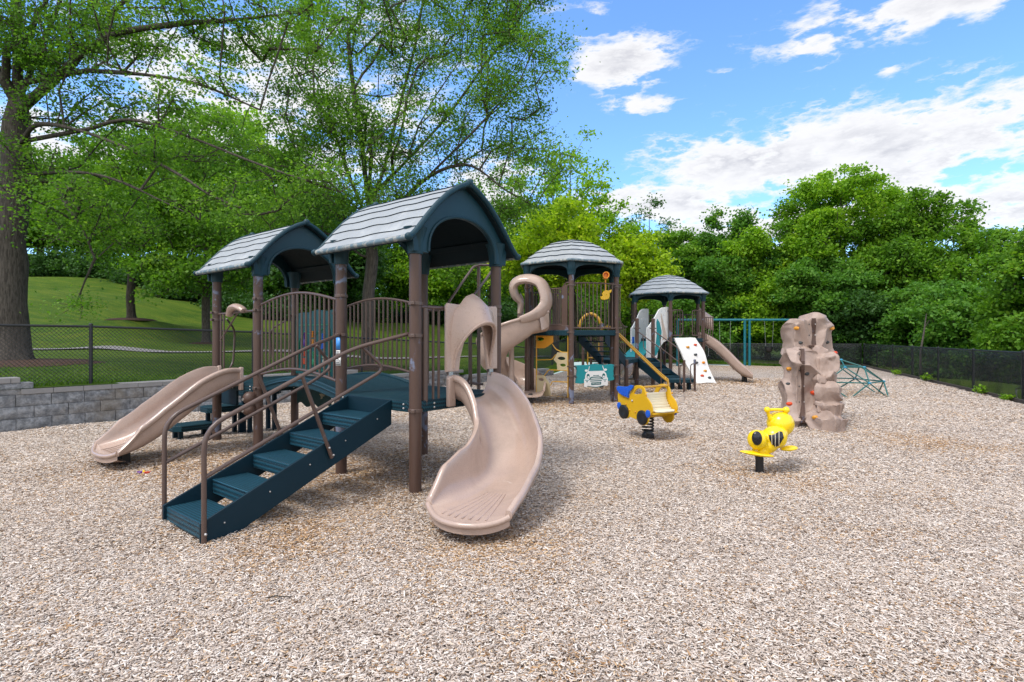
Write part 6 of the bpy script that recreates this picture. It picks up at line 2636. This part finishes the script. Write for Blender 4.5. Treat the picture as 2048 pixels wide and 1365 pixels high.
    N_ = 40
    pth = []
    for i in range(N_ + 1):
        t = i / N_
        z = table([0, .12, .30, .50, .66, .80, .92, 1.0], [1.38, 1.33, 1.12, .78, .48, .27, .19, .17], t)
        pth.append(P0 + d * (ln * t) + Vector((0, 0, z)))
    zs = np.convolve(np.pad([p.z for p in pth], 2, 'edge'), np.ones(5) / 5, 'valid')
    for p, z in zip(pth, zs):
        p.z = float(z)
    mb = MB()
    sweep_trough(mb, pth, [lt] * (N_ + 1), lambda t: u_profile(table([0, .8, 1], [.80, .84, .92], t), table([0, .85, 1], [.30, .24, .08], t), table([0, .85, 1], [.30, .24, .08], t), .06, flat=.5))
    sl = mb.build('wave_slide', M['tan'], root, angle=60)
    for k in range(5):
        rb = MB()
        q = pth[int(N_ * (.22 + .15 * k))]
        rb.box(q + Vector((0, 0, -.05)), (.05, .5, .09), Matrix.Rotation(math.atan2(d.y, d.x), 3, 'Z'))
        rb.build('stiffener', M['tan_top'], sl, bevel=.01)
    ft = MB()
    ft.box(pth[int(N_ * .86)] + Vector((0, 0, -.15)), (.12, .2, .25))
    ft.build('footing', M['black'], sl)
    # the small hood over that slide
    hd = MB()
    rows = []
    for i in range(13):
        th = PI * i / 12
        row = []
        for w_ in (-.0, .14, .28):
            c = P0 + d * (.02 + w_ * 1.6) + lt * (.36 * math.cos(th)) + Vector((0, 0, 1.95 + (.62 - w_ * .5) * math.sin(th) ** .7 - w_ * .7))
            row.append(c)
        rows.append(row)
    back = [[p + Vector((0, 0, -.04)) - d * .02 for p in r_] for r_ in rows]
    hd.rings(rows, False, False)
    ho = hd.build('slide_hood', M['tan_top'], sl, angle=60)
    so_ = ho.modifiers.new('thickness', 'SOLIDIFY')
    so_.thickness = .04

    # pieces glimpsed beneath and behind the decks: a yellow ladder and the foot of another tan slide
    la = MB()
    for x in (1175.5, 1198):
        la.tube([PX(x, 764, 19.0), PX(x, 686, 19.0)], .024, 8)
    for y in (716, 738):
        la.tube([PX(1175.5, y, 19.0), PX(1198, y, 19.0)], .02, 8)
    la.build('ladder', M['goldpipe'], root)
    for x, y in ((1182, 19.6), (1166, 17.5)):
        q = PX(x, 676, y)
        post(root, q.x, q.y, 1.6, (1.0,), r=.045)
    a_ = [PX(1262, 742, 20.2), PX(1252, 748, 19.4), PX(1246, 752, 18.8)]
    pth = smoothpath([PX(1290, 715, 22.0), PX(1272, 732, 21.0), PX(1256, 748, 19.8), PX(1247, 753, 19.0)], 8)
    mb = MB()
    sds = []
    for i in range(len(pth)):
        q = pth[min(len(pth) - 1, i + 1)] - pth[max(0, i - 1)]
        sds.append(Vector((q.y, -q.x, 0)))
    sweep_trough(mb, pth, sds, lambda t: u_profile(.62, .38, .38, .03))
    mb.build('back_slide', M['tan'], root, angle=60)
    # wooden-brown arch behind the near deck
    ar = MB()
    ar.tube([PX(1158 + 46 * k / 10, 655 - 27 * math.sin(PI * k / 10) ** .6, 16.4) for k in range(11)], .05, 10)
    ar.build('arch_bar', M['goldpipe'], root)
    return root


build_hexagonal()


# ------------------------------------------------------------------ swings
def build_swings():
    Y = 29.4
    xl, xr = 9.0, 17.0
    zb = 2.47
    xm = px(1494, 0, Y).x
    root = thing('swing_set', 'teal steel swing set frame with a long top beam behind the far slide', 'swing set', (xm, Y, 0))
    for a, b in ((xl - xm, -.36), (.20, xr - xm)):
        bm_ = MB()
        bm_.tube([(a, 0, zb), (b, 0, zb)], .062, 14)
        bm_.build('top_beam', M['swingteal'], root)
    br_ = MB()
    br_.tube([(-.36, 0, zb), (.2, 0, zb)], .056, 14)
    br_.build('beam_coupling', M['swingteal'], root)
    for x, dx in ((xl - xm, -.2), (-.12, .14), (.14, .0), (xr - xm, .2)):
        l_ = MB()
        l_.tube(fillet([(x - dx, 0, zb), (x, 0, zb), (x, 0, -.1)], .26, 8) if dx else [(x, 0, zb), (x, 0, -.1)], .066, 14)
        l_.build('leg', M['swingteal'], root)
    coll = MB()
    for x in np.linspace(xl + .6, xr - .6, 9):
        coll.cyl((x - xm - .03, 0, zb), (x - xm + .03, 0, zb), .072, 14)
    coll.build('hanger_collar', M['swingteal'], root)

    def chain(mb, a, b, r=.012):
        a, b = Vector(a), Vector(b)
        n_ = int((b - a).length / .05)
        mb.tube([a.lerp(b, i / n_) for i in range(n_ + 1)], [r * (1.0 if i % 2 else .55) for i in range(n_ + 1)], 6)
    for xa, xb, zs, lab, kind in ((1439, 1461, .50, 'black belt swing hanging beside the far slide', 'belt'), (1397, 1418, .50, 'black belt swing hanging behind the far six-sided tower', 'belt'),
                                  (1529, 1547, .78, 'black bucket swing hanging right of the teal legs', 'bucket'), (1574, 1592, .78, 'black bucket swing half hidden behind the climbing rock', 'bucket')):
        a, b = px(xa, 0, Y).x, px(xb, 0, Y).x
        m_ = (a + b) / 2
        sw = thing('swing', lab, 'swing', (m_, Y, 0), 0, 'swings hanging from the teal frame')
        w_ = (b - a) / 2
        wb = w_ * (.72 if kind == 'bucket' else .9)
        for s_ in (-1, 1):
            mb = MB()
            chain(mb, (s_ * w_, 0, zb - .06), (s_ * wb, 0, zs + (.22 if kind == 'bucket' else .02)))
            mb.build('chain', M['steel'], sw)
        st = MB()
        if kind == 'belt':
            st.tube([(x * wb, 0, zs - .09 * (1 - x * x)) for x in np.linspace(-1, 1, 13)], .07, 10, squash=(.16, 1.0))
        else:
            rows = []
            for k in range(9):
                ph = PI * .5 * k / 8
                r_ = .19 * math.cos(ph) ** .5 + .01
                z = zs + .22 - .30 * math.sin(ph)
                rows.append([(r_ * math.cos(q), r_ * .8 * math.sin(q), z + (.05 * math.cos(q * 2) if k == 0 else 0)) for q in np.linspace(0, 2 * PI, 17)[:-1]])
            st.rings(rows, True, False)
        st.build('seat', M['black'], sw)


build_swings()


# ------------------------------------------------------------------ dome climber
def build_dome():
    c = Vector((8.98, 14.75, 0))
    root = thing('dome_climber', 'low green pipe dome climber standing behind the climbing rock', 'climber', c, R(8))
    ring = lambda r, z, off, n=6: [Vector((r * math.cos(2 * PI * (k + off) / n), r * math.sin(2 * PI * (k + off) / n), z)) for k in range(n)]
    top = Vector((0, 0, .90))
    r1 = ring(.56, .72, 0)
    r2 = ring(.98, .34, .5)
    r3 = ring(1.12, -.06, 0, 12)
    E_ = []
    for k in range(6):
        E_ += [(top, r1[k]), (r1[k], r1[(k + 1) % 6]), (r1[k], r2[k]), (r1[k], r2[k - 1]), (r2[k], r2[(k + 1) % 6])]
        a = 2 * k
        E_ += [(r2[k], r3[a % 12]), (r2[k], r3[(a + 2) % 12]), ]
    rng = random.Random(4)
    for a, b in E_:
        mb = MB()
        mb.cyl(a, b, .017, 8)
        mb.build('bar', M['domegreen'], root)
    for i, p in enumerate([top] + r1 + r2):
        hb = MB()
        hb.ball(p, (.046, .046, .028), 12, 6)
        hb.build('hub', M['hubblue'], root)


build_dome()


# ------------------------------------------------------------------ climbing rock
def build_rock():
    """two moulded stone slabs, the front one lower and stepping down to the right"""
    Y0 = 9.35
    o = px(1606, 676, Y0)
    root = thing('climbing_rock', 'tan moulded climbing rock with coloured grips and a stepped right side', 'climbing rock', (o.x, Y0, 0))
    import bmesh

    def blob(parts, voxel, seed, amp, name, extra=(), tris=700):
        mb = MB()
        for r_ in extra:
            mb.rings(r_)
        for poly, y0, y1, tw in parts:
            # vertical prism: outline in x, z; depth y0..y1 chamfered
            n_ = len(poly)
            cx = sum(p[0] for p in poly) / n_
            cz = sum(p[1] for p in poly) / n_
            rws = []
            for y, s_ in ((y0, tw), (y0 + .08, 1.0), (y1 - .10, 1.0), (y1, .86)):
                rws.append([(cx + (x - cx) * s_, y + (x - cx) * .25, max(-.1, cz + (z - cz) * s_ if z > 0 else z)) for x, z in poly])
            mb.rings(rws)
        me = mb.mesh(name, [M['rock']])
        ob = obj(name, me, root)
        rm = ob.modifiers.new('rm', 'REMESH')
        rm.mode = 'VOXEL'
        rm.voxel_size = voxel
        sm = ob.modifiers.new('sm', 'SMOOTH')
        sm.iterations = 1
        dg = bpy.context.evaluated_depsgraph_get()
        me2 = bpy.data.meshes.new_from_object(ob.evaluated_get(dg))
        ob.modifiers.clear()
        ob.data = me2
        me2.update()
        nrm = [v.normal.copy() for v in me2.vertices]
        for v, n_ in zip(me2.vertices, nrm):
            p = v.co
            q = Vector((p.x * 2.6 + seed, p.y * 2.6, p.z * 1.9))
            # facets: distance to cell borders gives chiselled planes
            dist, pts = mnoise.voronoi(q)
            f = (dist[1] - dist[0])
            k = mnoise.noise((p.x * 5 + seed, p.y * 5, p.z * 4)) * .35
            ridge = 1 - abs(mnoise.noise((p.x * 2.2 + seed, p.y * 2.2 + 3, p.z * 1.7)))
            dd = amp * (min(.5, f) * 1.0 - .3 + k * .4 + 1.5 * ridge ** 7 - .25)
            if extra and p.x > xl and p.y < .12 and p.z < 1.02:
                dd *= .18
            v.co = p + n_ * dd
        # broad chiselled planes with soft edges
        dc = ob.modifiers.new('d', 'DECIMATE')
        dc.ratio = tris / max(tris, len(me2.polygons) * 2)
        ss_ = ob.modifiers.new('s', 'SUBSURF')
        ss_.subdivision_type = 'SIMPLE'
        ss_.levels = ss_.render_levels = 2
        sm = ob.modifiers.new('m', 'SMOOTH')
        sm.iterations = 1
        dg = bpy.context.evaluated_depsgraph_get()
        me3 = bpy.data.meshes.new_from_object(ob.evaluated_get(dg))
        ob.modifiers.clear()
        ob.data = me3
        me2 = me3
        me2.materials.clear()
        me2.materials.append(M['rock'])
        me2.polygons.foreach_set('use_smooth', [True] * len(me2.polygons))
        return ob
    u = 1 / F * Y0

    def Q(pts, yy=0):
        s_ = (Y0 + yy) / F
        return [((x - 1024) * s_ - o.x, 1.5 - (y - 676) * s_) for x, y in pts]
    back = Q([(1580, 860), (1577, 700), (1579, 668), (1584, 646), (1598, 641), (1604, 636), (1622, 635), (1645, 635), (1655, 641), (1668, 644), (1673, 662), (1675, 700), (1674, 760), (1676, 860)], .35)
    back = [(x, z if z > .1 else -.1) for x, z in back]
    front = Q([(1574, 850), (1575, 800), (1576, 740), (1575, 706), (1580, 700), (1594, 696), (1610, 696), (1626, 698), (1634, 706), (1640, 704), (1652, 703), (1664, 722), (1673, 736), (1674, 752), (1674, 857)])
    front = [(x, z if z > .1 else -.1) for x, z in front]
    # ledges stepping down to the right: each a cast block, wider at its tread than at its foot
    rng = random.Random(12)
    ledge_rings = []
    zs_ = [(-.1, .215, 1647, 1703, -.74, 0.10), (.20, .425, 1655, 1694, -.50, .14), (.36, .69, 1648, 1689, -.44, .18), (.62, .90, 1658, 1679, -.26, .2), (.80, 1.18, 1644, 1673, -.26, .22), (-.1, .34, 1634, 1652, -.34, .1), (.2, .80, 1634, 1650, -.27, .1)]
    for z0, z1, xa, xb, yf, yb in zs_:
        s_ = (Y0 + yf) / F
        x0, x1 = (xa - 1024) * s_ - o.x, (xb - 1024) * s_ - o.x
        plan = [(x0 - .02, yf + .05), (lerp(x0, x1, .22), yf + .015), (lerp(x0, x1, .48), yf - .02), (lerp(x0, x1, .80), yf + .0), (x1, yf + .05), (x1 + .012, lerp(yf, yb, .45)), (x1 - .03, yb), (x0 - .02, yb)]
        plan = [(x + rng.uniform(-.012, .012), y + rng.uniform(-.014, .014)) for x, y in plan]
        cx = sum(p[0] for p in plan) / 8
        cy = sum(p[1] for p in plan) / 8
        rws = []
        for t, k in ((0, .80), (.30, .83), (.60, .92), (.86, 1.0), (1.0, .99)):
            kk = [k * (1 + .035 * mnoise.noise((i * 1.3, t * 3, z0 * 9))) for i in range(8)]
            rws.append([(cx + (x - cx) * q, cy + (y - cy) * q, lerp(z0, z1, t) + (rng.uniform(-.014, .014) if t > .3 else 0)) for (x, y), q in zip(plan, kk)])
        ledge_rings.append(rws)
    xl = (1650 - 1024) * Y0 / F - o.x
    body = blob([(front, -.16, .30, .95)], .016, 3.3, .085, 'front_rock', ledge_rings, 2200)
    bk = blob([(back, .34, .72, .95)], .018, 8.1, .080, 'back_rock', (), 800)
    from mathutils.bvhtree import BVHTree
    vs_, fs_ = [], []
    for ob in (body, bk):
        o0 = len(vs_)
        vs_ += [v.co.copy() for v in ob.data.vertices]
        fs_ += [tuple(i + o0 for i in p.vertices) for p in ob.data.polygons]
    bv = BVHTree.FromPolygons(vs_, fs_)

    def skin(x, y):
        o_ = px(x, y, Y0 - 1.5) - root.location
        d_ = (px(x, y, Y0 + 1.5) - root.location - o_).normalized()
        h = bv.ray_cast(o_, d_)
        if h[0] is None:
            q = bv.find_nearest(px(x, y, Y0) - root.location)
            return q[0], q[1]
        n_ = h[1] if h[1].dot(d_) < 0 else -h[1]
        return h[0], n_
    # painted seam strips with bolts either side
    for xs, y0_, y1_, wd in ((1606, 698, 846, 7.5), (1628, 637, 694, 9.5)):
        n_ = 24
        rows = []
        ys_ = [skin(xs, lerp(y0_, y1_, i / n_))[0].y for i in range(n_ + 1)]
        for i in range(n_ + 1):
            t = i / n_
            y_ = lerp(y0_, y1_, t)
            yq = min(ys_[max(0, i - 1):i + 2]) - .006
            h_ = wd * (.40 + .08 * math.sin(t * 9)) * (Y0 + yq) / F
            z = 1.5 - (y_ - 676) * (Y0 + yq) / F
            x = (xs - 1024) * (Y0 + yq) / F - o.x
            rows.append([(x - h_, yq, z), (x + h_, yq, z), (x + h_, yq + .10, z), (x - h_, yq + .10, z)])
        s_ = MB()
        s_.rings(rows)
        st = s_.build('seam_strip', M['brown'], root)
        for i in range(5 if y1_ - y0_ > 100 else 2):
            for sx_, mm in ((-1.0, 'darkhold'), (.22, 'bolt')):
                b = MB()
                y_ = lerp(y0_ + 12, y1_ - 10, i / (4 if y1_ - y0_ > 100 else 1.6))
                q, n2 = skin(xs + sx_ * wd, y_)
                if sx_ > 0:
                    q.y -= .008
                b.ball(q, (.012, .010, .012), 10, 6)
                b.build('bolt', M[mm], st)
    for x, y, m, r_ in ((1593.5, 657, 'amber', .058), (1664, 657, 'amber', .06), (1601, 686, 'darkhold', .052), (1654, 685, 'darkhold', .052), (1671, 706, 'red', .05),
                        (1578.5, 738, 'amber', .058), (1614, 748, 'darkhold', .052), (1627, 786, 'red', .068), (1579, 808, 'red', .058), (1630, 835, 'amber', .058), (1576, 768, 'darkhold', .045)):
        q, n2 = skin(x, y)
        hm = MB()
        hold(hm, q - n2 * .006, (n2 + Vector((0, -.4, .1))), r_ * .85, x * .37)
        hm.build('climbing_grip', M[m], root)


build_rock()


# ------------------------------------------------------------------ car spring rider
def build_car():
    p = px(1296, 873, 8.23)
    root = thing('spring_rider', 'yellow car-shaped spring rider with blue trim and black wheels', 'spring rider', (p.x, p.y, 0))
    K = 1 / 1376.0
    # local frame: x along the side panels towards the photographer's right, y across
    ang = math.atan2(-.87, .50)
    ex = Vector((math.cos(ang), math.sin(ang), 0))
    ey = Vector((-ex.y, ex.x, 0))            # points right and away
    Zu = Vector((0, 0, 1))

    def C(px_, py_):
        return ((px_ - 110) / 610 * .74 - .38, (1215 - py_) * K)
    out = [C(x, y) for x, y in ((112, 500), (104, 400), (112, 322), (200, 350), (320, 400), (330, 330), (360, 230), (400, 165), (440, 138), (490, 128), (540, 140), (580, 185), (598, 260), (610, 340), (650, 400), (690, 470), (712, 550), (715, 620), (690, 680),
                                (655, 720), (650, 820), (610, 900), (555, 925), (500, 890), (470, 820), (430, 822), (370, 810), (310, 795), (295, 830), (240, 858), (185, 830), (150, 760), (140, 690), (115, 600))]
    win = [C(x, y) for x, y in ((392, 310), (410, 260), (445, 205), (490, 178), (530, 190), (552, 225), (552, 275), (520, 300), (460, 318), (400, 322))]
    hw = .25
    for s_ in (-1, 1):
        pn = plate('side_panel', out, [win], .024, M['gold'], root, ey * (s_ * hw), ex, Zu, .005)
        n_ = ey * s_
        for cx, cy, rx, ry in ((225, 715, 78, 146), (555, 770, 88, 152)):
            r_ = .108
            c = Vector(ex) * C(cx, cy)[0] + Zu * C(cx, cy)[1] + ey * (s_ * hw)
            wh = MB()
            rws = []
            for q, rr in ((.013, r_), (.030, r_), (.040, r_ * .88), (.044, r_ * .5), (.036, r_ * .28), (.036, .001)):
                rws.append([c + n_ * q + (ex * math.cos(a) + Zu * math.sin(a)) * rr for a in np.linspace(0, 2 * PI, 29)[:-1]])
            wh.rings(rws)
            wh.build('wheel', M['black'], pn)
        for cx, cy, r_ in ((140, 600, .052), (655, 672, .056)):
            c = ex * C(cx, cy)[0] + Zu * C(cx, cy)[1] + ey * (s_ * hw) + n_ * .014
            lt = MB()
            rws = [[c + n_ * q + (ex * math.cos(a) * .75 + Zu * math.sin(a)) * rr for a in np.linspace(0, 2 * PI, 21)[:-1]] for q, rr in ((0, r_), (.018, r_), (.022, r_ * .8))]
            lt.rings(rws)
            lt.build('lamp', M['blue'], pn)
        for cx, cy in ((375, 458), (220, 395), (262, 548), (330, 660), (432, 680), (620, 300)):
            c = ex * C(cx, cy)[0] + Zu * C(cx, cy)[1] + ey * (s_ * hw)
            bt = MB()
            bt.ball(c + n_ * .014, .013 if cx != 375 else .017, 10, 6)
            bt.build('bolt', M['bolt'] if cx == 375 else M['amber'], pn)
        if s_ > 0:
            continue
        tr = [C(x, y) for x, y in ((110, 230), (130, 195), (300, 185), (330, 165), (360, 140), (405, 150), (400, 185), (370, 230), (340, 260), (320, 330), (318, 395), (250, 375), (190, 350), (150, 310), (120, 270))]
        tp = plate('hood_trim', tr, [], .03, M['blue'], pn, ey * (s_ * (hw + .028)), ex, Zu, .006)
        for k in range(5):
            g = MB()
            a, b = C(160 + 38 * k, 235), C(165 + 38 * k, 330 + 9 * k)
            g.tube([ex * a[0] + Zu * a[1] + ey * (s_ * (hw + .046)), ex * b[0] + Zu * b[1] + ey * (s_ * (hw + .046))], .010, 6)
            g.build('trim_rib', M['blue'], tp)
    sb = MB()
    for cx, cy in ((560, 150), (210, 390)):
        a = ex * C(cx, cy)[0] + Zu * C(cx, cy)[1]
        sb.cyl(a - ey * hw, a + ey * hw, .016, 10)
    sb.build('hand_bar', M['goldpipe'], root)
    # seats: slatted back and base
    bk = MB()
    for k in range(7):
        t = k / 6
        xx = lerp(.15, .26, t ** 2) - .02
        zz_ = lerp(.66, .44, t)
        bk.box(ex * xx + Zu * zz_, (.026, .46, .036), Matrix.Rotation(ang, 3, 'Z'))
    bk.build('seat_back', M['cream'], root, bevel=.004)
    bs = MB()
    bs.prism([(.14, -.22), (.36, -.19), (.42, -.10), (.42, .10), (.36, .19), (.14, .22)], Zu * .425, ex, ey, .022)
    bs.build('seat', M['cream'], root, bevel=.006)
    fs = MB()
    fs.box(ex * .33 + Zu * .395, (.10, .50, .022), Matrix.Rotation(ang, 3, 'Z'))
    fs.build('step_board', M['gold'], root, bevel=.005)
    ub = MB()
    ub.box(Zu * .33, (.34, .46, .03), Matrix.Rotation(ang, 3, 'Z'))
    ub.build('base_plate', M['gold'], root, bevel=.005)
    sp = MB()
    n_ = 150
    sp.tube([(.082 * math.cos(2 * PI * 5.6 * i / n_), .082 * math.sin(2 * PI * 5.6 * i / n_), .075 + .25 * i / n_) for i in range(n_ + 1)], .0125, 8)
    sp.build('spring', M['black'], root)
    ba = MB()
    ba.tube([(0, 0, -.05), (0, 0, .03), (0, 0, .05), (0, 0, .075)], [.095, .095, .075, .07], 20)
    ba.build('spring_base', M['black'], root)


build_car()


# ------------------------------------------------------------------ bug rider
def build_bug():
    Y = 6.14
    b = px(1519, 940, Y)
    root = thing('spring_rider', 'bright yellow bug-shaped rider with a black toothy grin and big dark eye', 'spring rider', (b.x, Y, 0))
    L = lambda x, y, yy: px(x, y, Y + yy) - Vector((b.x, Y, 0))
    st = MB()
    st.tube([(0, 0, -.1), (.0, 0, .10), (-.004, 0, .22)], .046, 20, squash=(1.0, .75))
    st.build('stem', M['black'], root)
    # head: two lobes and a bridge, remeshed into one skin
    hd = MB()
    R1 = L(1549, 875, -.02)
    hd.ball(R1, (.134, .13, .128), 28, 18)
    R2 = L(1514.5, 880, -.05)
    hd.ball(R2, (.104, .115, .112), 24, 16)
    hd.ball(L(1532, 889, .02), (.125, .13, .105), 24, 16)
    hd.ball(L(1531, 880, .03), (.12, .12, .11), 24, 16)
    hd.ball(L(1524, 901, .0), (.085, .09, .075), 20, 14)
    me = hd.mesh('head', [M['yellow']])
    ob = obj('head', me, root)
    rm = ob.modifiers.new('r', 'REMESH')
    rm.mode = 'VOXEL'
    rm.voxel_size = .008
    s_ = ob.modifiers.new('s', 'SMOOTH')
    s_.iterations = 9
    dg = bpy.context.evaluated_depsgraph_get()
    me2 = bpy.data.meshes.new_from_object(ob.evaluated_get(dg))
    ob.modifiers.clear()
    ob.data = me2
    me2.materials.clear()
    me2.materials.append(M['yellow'])
    me2.polygons.foreach_set('use_smooth', [True] * len(me2.polygons))
    ey_ = MB()
    e = L(1515, 877.5, -.158)
    ey_.ball(e + Vector((-.002, .012, 0)), (.057, .040, .080), 26, 16, rot=Matrix.Rotation(R(-6), 3, 'Y'))
    ey_.build('eye', M['darkeye'], ob)
    rmv = MB()
    rmv.tube([e + Vector((.057 * math.cos(a) - .006 * math.sin(a), .014, .080 * math.sin(a))) for a in np.linspace(0, 2 * PI, 33)[:-1]], .005, 8, closed=True)
    rmv.build('eye_rim', M['yellow'], ob)
    # grin: dark patch lying on the right lobe, with teeth bars
    from mathutils.bvhtree import BVHTree
    bv = BVHTree.FromPolygons([v.co for v in me2.vertices], [tuple(p.vertices) for p in me2.polygons])

    def on_skin(x, y, off):
        o_ = L(x, y, -.5)
        d_ = (L(x, y, .5) - o_).normalized()
        h = bv.ray_cast(o_, d_)
        if h[0] is None:
            return L(x, y, -.1)
        return h[0] + h[1] * off
    gt = [(1537.5, 870.5), (1544, 870.5), (1551, 868), (1558, 863.5), (1564, 864.5)]
    gb = [(1539, 879), (1544.5, 889), (1551, 893.5), (1558, 891), (1567, 876)]
    T_ = np.linspace(0, 1, 21)
    tx = [p[0] for p in gt]
    def gl(seq, t):
        f = t * (len(seq) - 1)
        i = min(int(f), len(seq) - 2)
        return (lerp(seq[i][0], seq[i + 1][0], f - i), lerp(seq[i][1], seq[i + 1][1], f - i))
    g = MB()
    rows = []
    for t in T_:
        a, c = gl(gt, t), gl(gb, t)
        rows.append([on_skin(lerp(a[0], c[0], q), lerp(a[1], c[1], q), .007) for q in np.linspace(0, 1, 13)])
    g.rings(rows, False, False)
    gr = g.build('grin', M['darkeye'], ob)
    so_ = gr.modifiers.new('thickness', 'SOLIDIFY')
    so_.thickness = .004
    for t in (.24, .48, .73):
        tb = MB()
        a, c = gl(gt, t), gl(gb, t)
        tb.tube([on_skin(lerp(a[0], c[0], q), lerp(a[1], c[1], q), .010) for q in np.linspace(0, 1, 11)], .0034, 6)
        tb.build('tooth_bar', M['cream'], gr)
    # body ball behind, with the handlebar
    bd = MB()
    B = L(1561, 848, .22)
    bd.ball(B, (.150, .150, .148), 30, 20)
    bd.ball(L(1556, 868, .12), (.10, .12, .09), 24, 16)
    bo = bd.build('body', M['yellow'], root)
    hb = MB()
    h1, h2 = L(1534.5, 820, .18), L(1572.5, 820.5, .18)
    hb.tube([h1, h1.lerp(h2, .5) + Vector((0, 0, .004)), h2], .017, 12)
    hb.ball(h1, .036, 16, 10)
    hb.ball(h2, .039, 16, 10)
    hb.tube(smoothpath([h1, L(1537, 829, .19), L(1542, 839, .2)], 5), [.019, .019, .019, .02, .021, .022, .024, .026, .029, .032, .034], 12)
    hb.tube(smoothpath([h2, L(1572, 829, .2), L(1569, 840, .21)], 5), [.019, .019, .019, .02, .021, .022, .024, .026, .029, .032, .034], 12)
    hb.build('handlebar', M['yellow'], bo)
    # foot wings
    for (c, rx, ry, tilt, yaw, ribs) in ((L(1514, 908, -.06), .195, .085, 8, 0, False), (L(1578, 897.5, .02), .115, .07, -2, 20, True)):
        wg = MB()
        rot = Matrix.Rotation(R(yaw), 3, 'Z') @ Matrix.Rotation(R(tilt), 3, 'Y')
        wg.ball(c, (rx, ry, .026), 28, 12, rot=rot)
        if not ribs:
            wg.tube([c + Vector((.02, .06, .0)), c + Vector((.05, .06, .06))], [.055, .06], 14)
        w_ = wg.build('foot_wing', M['yellow'], root)
        if ribs:
            for k in (-1, 0, 1):
                rb = MB()
                rb.tube([c + rot @ Vector((x * rx, k * .025, .026 * math.sqrt(max(0, 1 - x * x - (k * .36) ** 2)))) for x in np.linspace(-.3, .85, 8)], .004, 6)
                rb.build('rib', M['yellow'], w_)


build_bug()


# ------------------------------------------------------------------ little things on the ground
def build_small():
    for (x, y, m, lab, k) in ((280, 944.5, 'purple', 'tiny purple plastic toy lying by the straight slide', 0), (287.5, 944, 'yellow', 'tiny yellow plastic toy lying beside the purple one', 1), (294, 946, 'red', 'tiny red plastic toy lying at the right of the little pile', 2)):
        Y = 1621.5 / (y - 676)
        p = px(x, y, Y)
        mb = MB()
        mb.ball((0, 0, .014), (.026, .016, .016), 12, 8)
        mb.ball((.022, .006, .024), (.013, .011, .011), 10, 6)
        mb.tube([(-.02, 0, .014), (-.036, .004, .026)], [.008, .003], 8)
        o = obj('toy', mb.mesh('toy', [M[m]]))
        o.location = (p.x, p.y, und(p.x, p.y))
        o.rotation_euler = (0, 0, k * 2.1)
        tag(o, lab, 'toy', 'plastic toys dropped by the slide')
    Y = 1621.5 / (1201 - 676)
    p = px(556, 1201, Y)
    mb = MB()
    mb.tube(smoothpath([(-.07, 0, .012), (-.02, .006, .02), (.03, -.004, .022), (.075, .008, .014)], 5), .0035, 6)
    o = obj('twig', mb.mesh('twig', [M['bark_dark']]))
    o.location = (p.x, p.y, und(p.x, p.y))
    tag(o, 'thin grey twig lying on the wood chips in the foreground', 'twig')
    # dark pipe handrail outside the right fence, seen through its mesh
    root = thing('handrail', 'dark pipe handrail climbing a slope just outside the right fence', 'handrail', (0, 0, 0))
    a, b, c = px(1948, 786, 15.2), px(2040, 764, 13.8), px(2080, 762, 13.2)
    a, b = px(1976, 779, 15.4), px(2044, 763, 13.9)
    off = Vector((.9, .1, 0))
    mb = MB()
    mb.tube([a + off, b + off, b + off + Vector((1.2, -.5, 0))], .025, 8)
    mb.build('top_rail', M['steel'], root)
    for t in (.0, .35, .7, 1.0):
        q = a.lerp(b, t) + off
        mb = MB()
        mb.tube([q, Vector((q.x, q.y, -.8))], .022, 8)
        mb.build('post', M['steel'], root)


build_small()
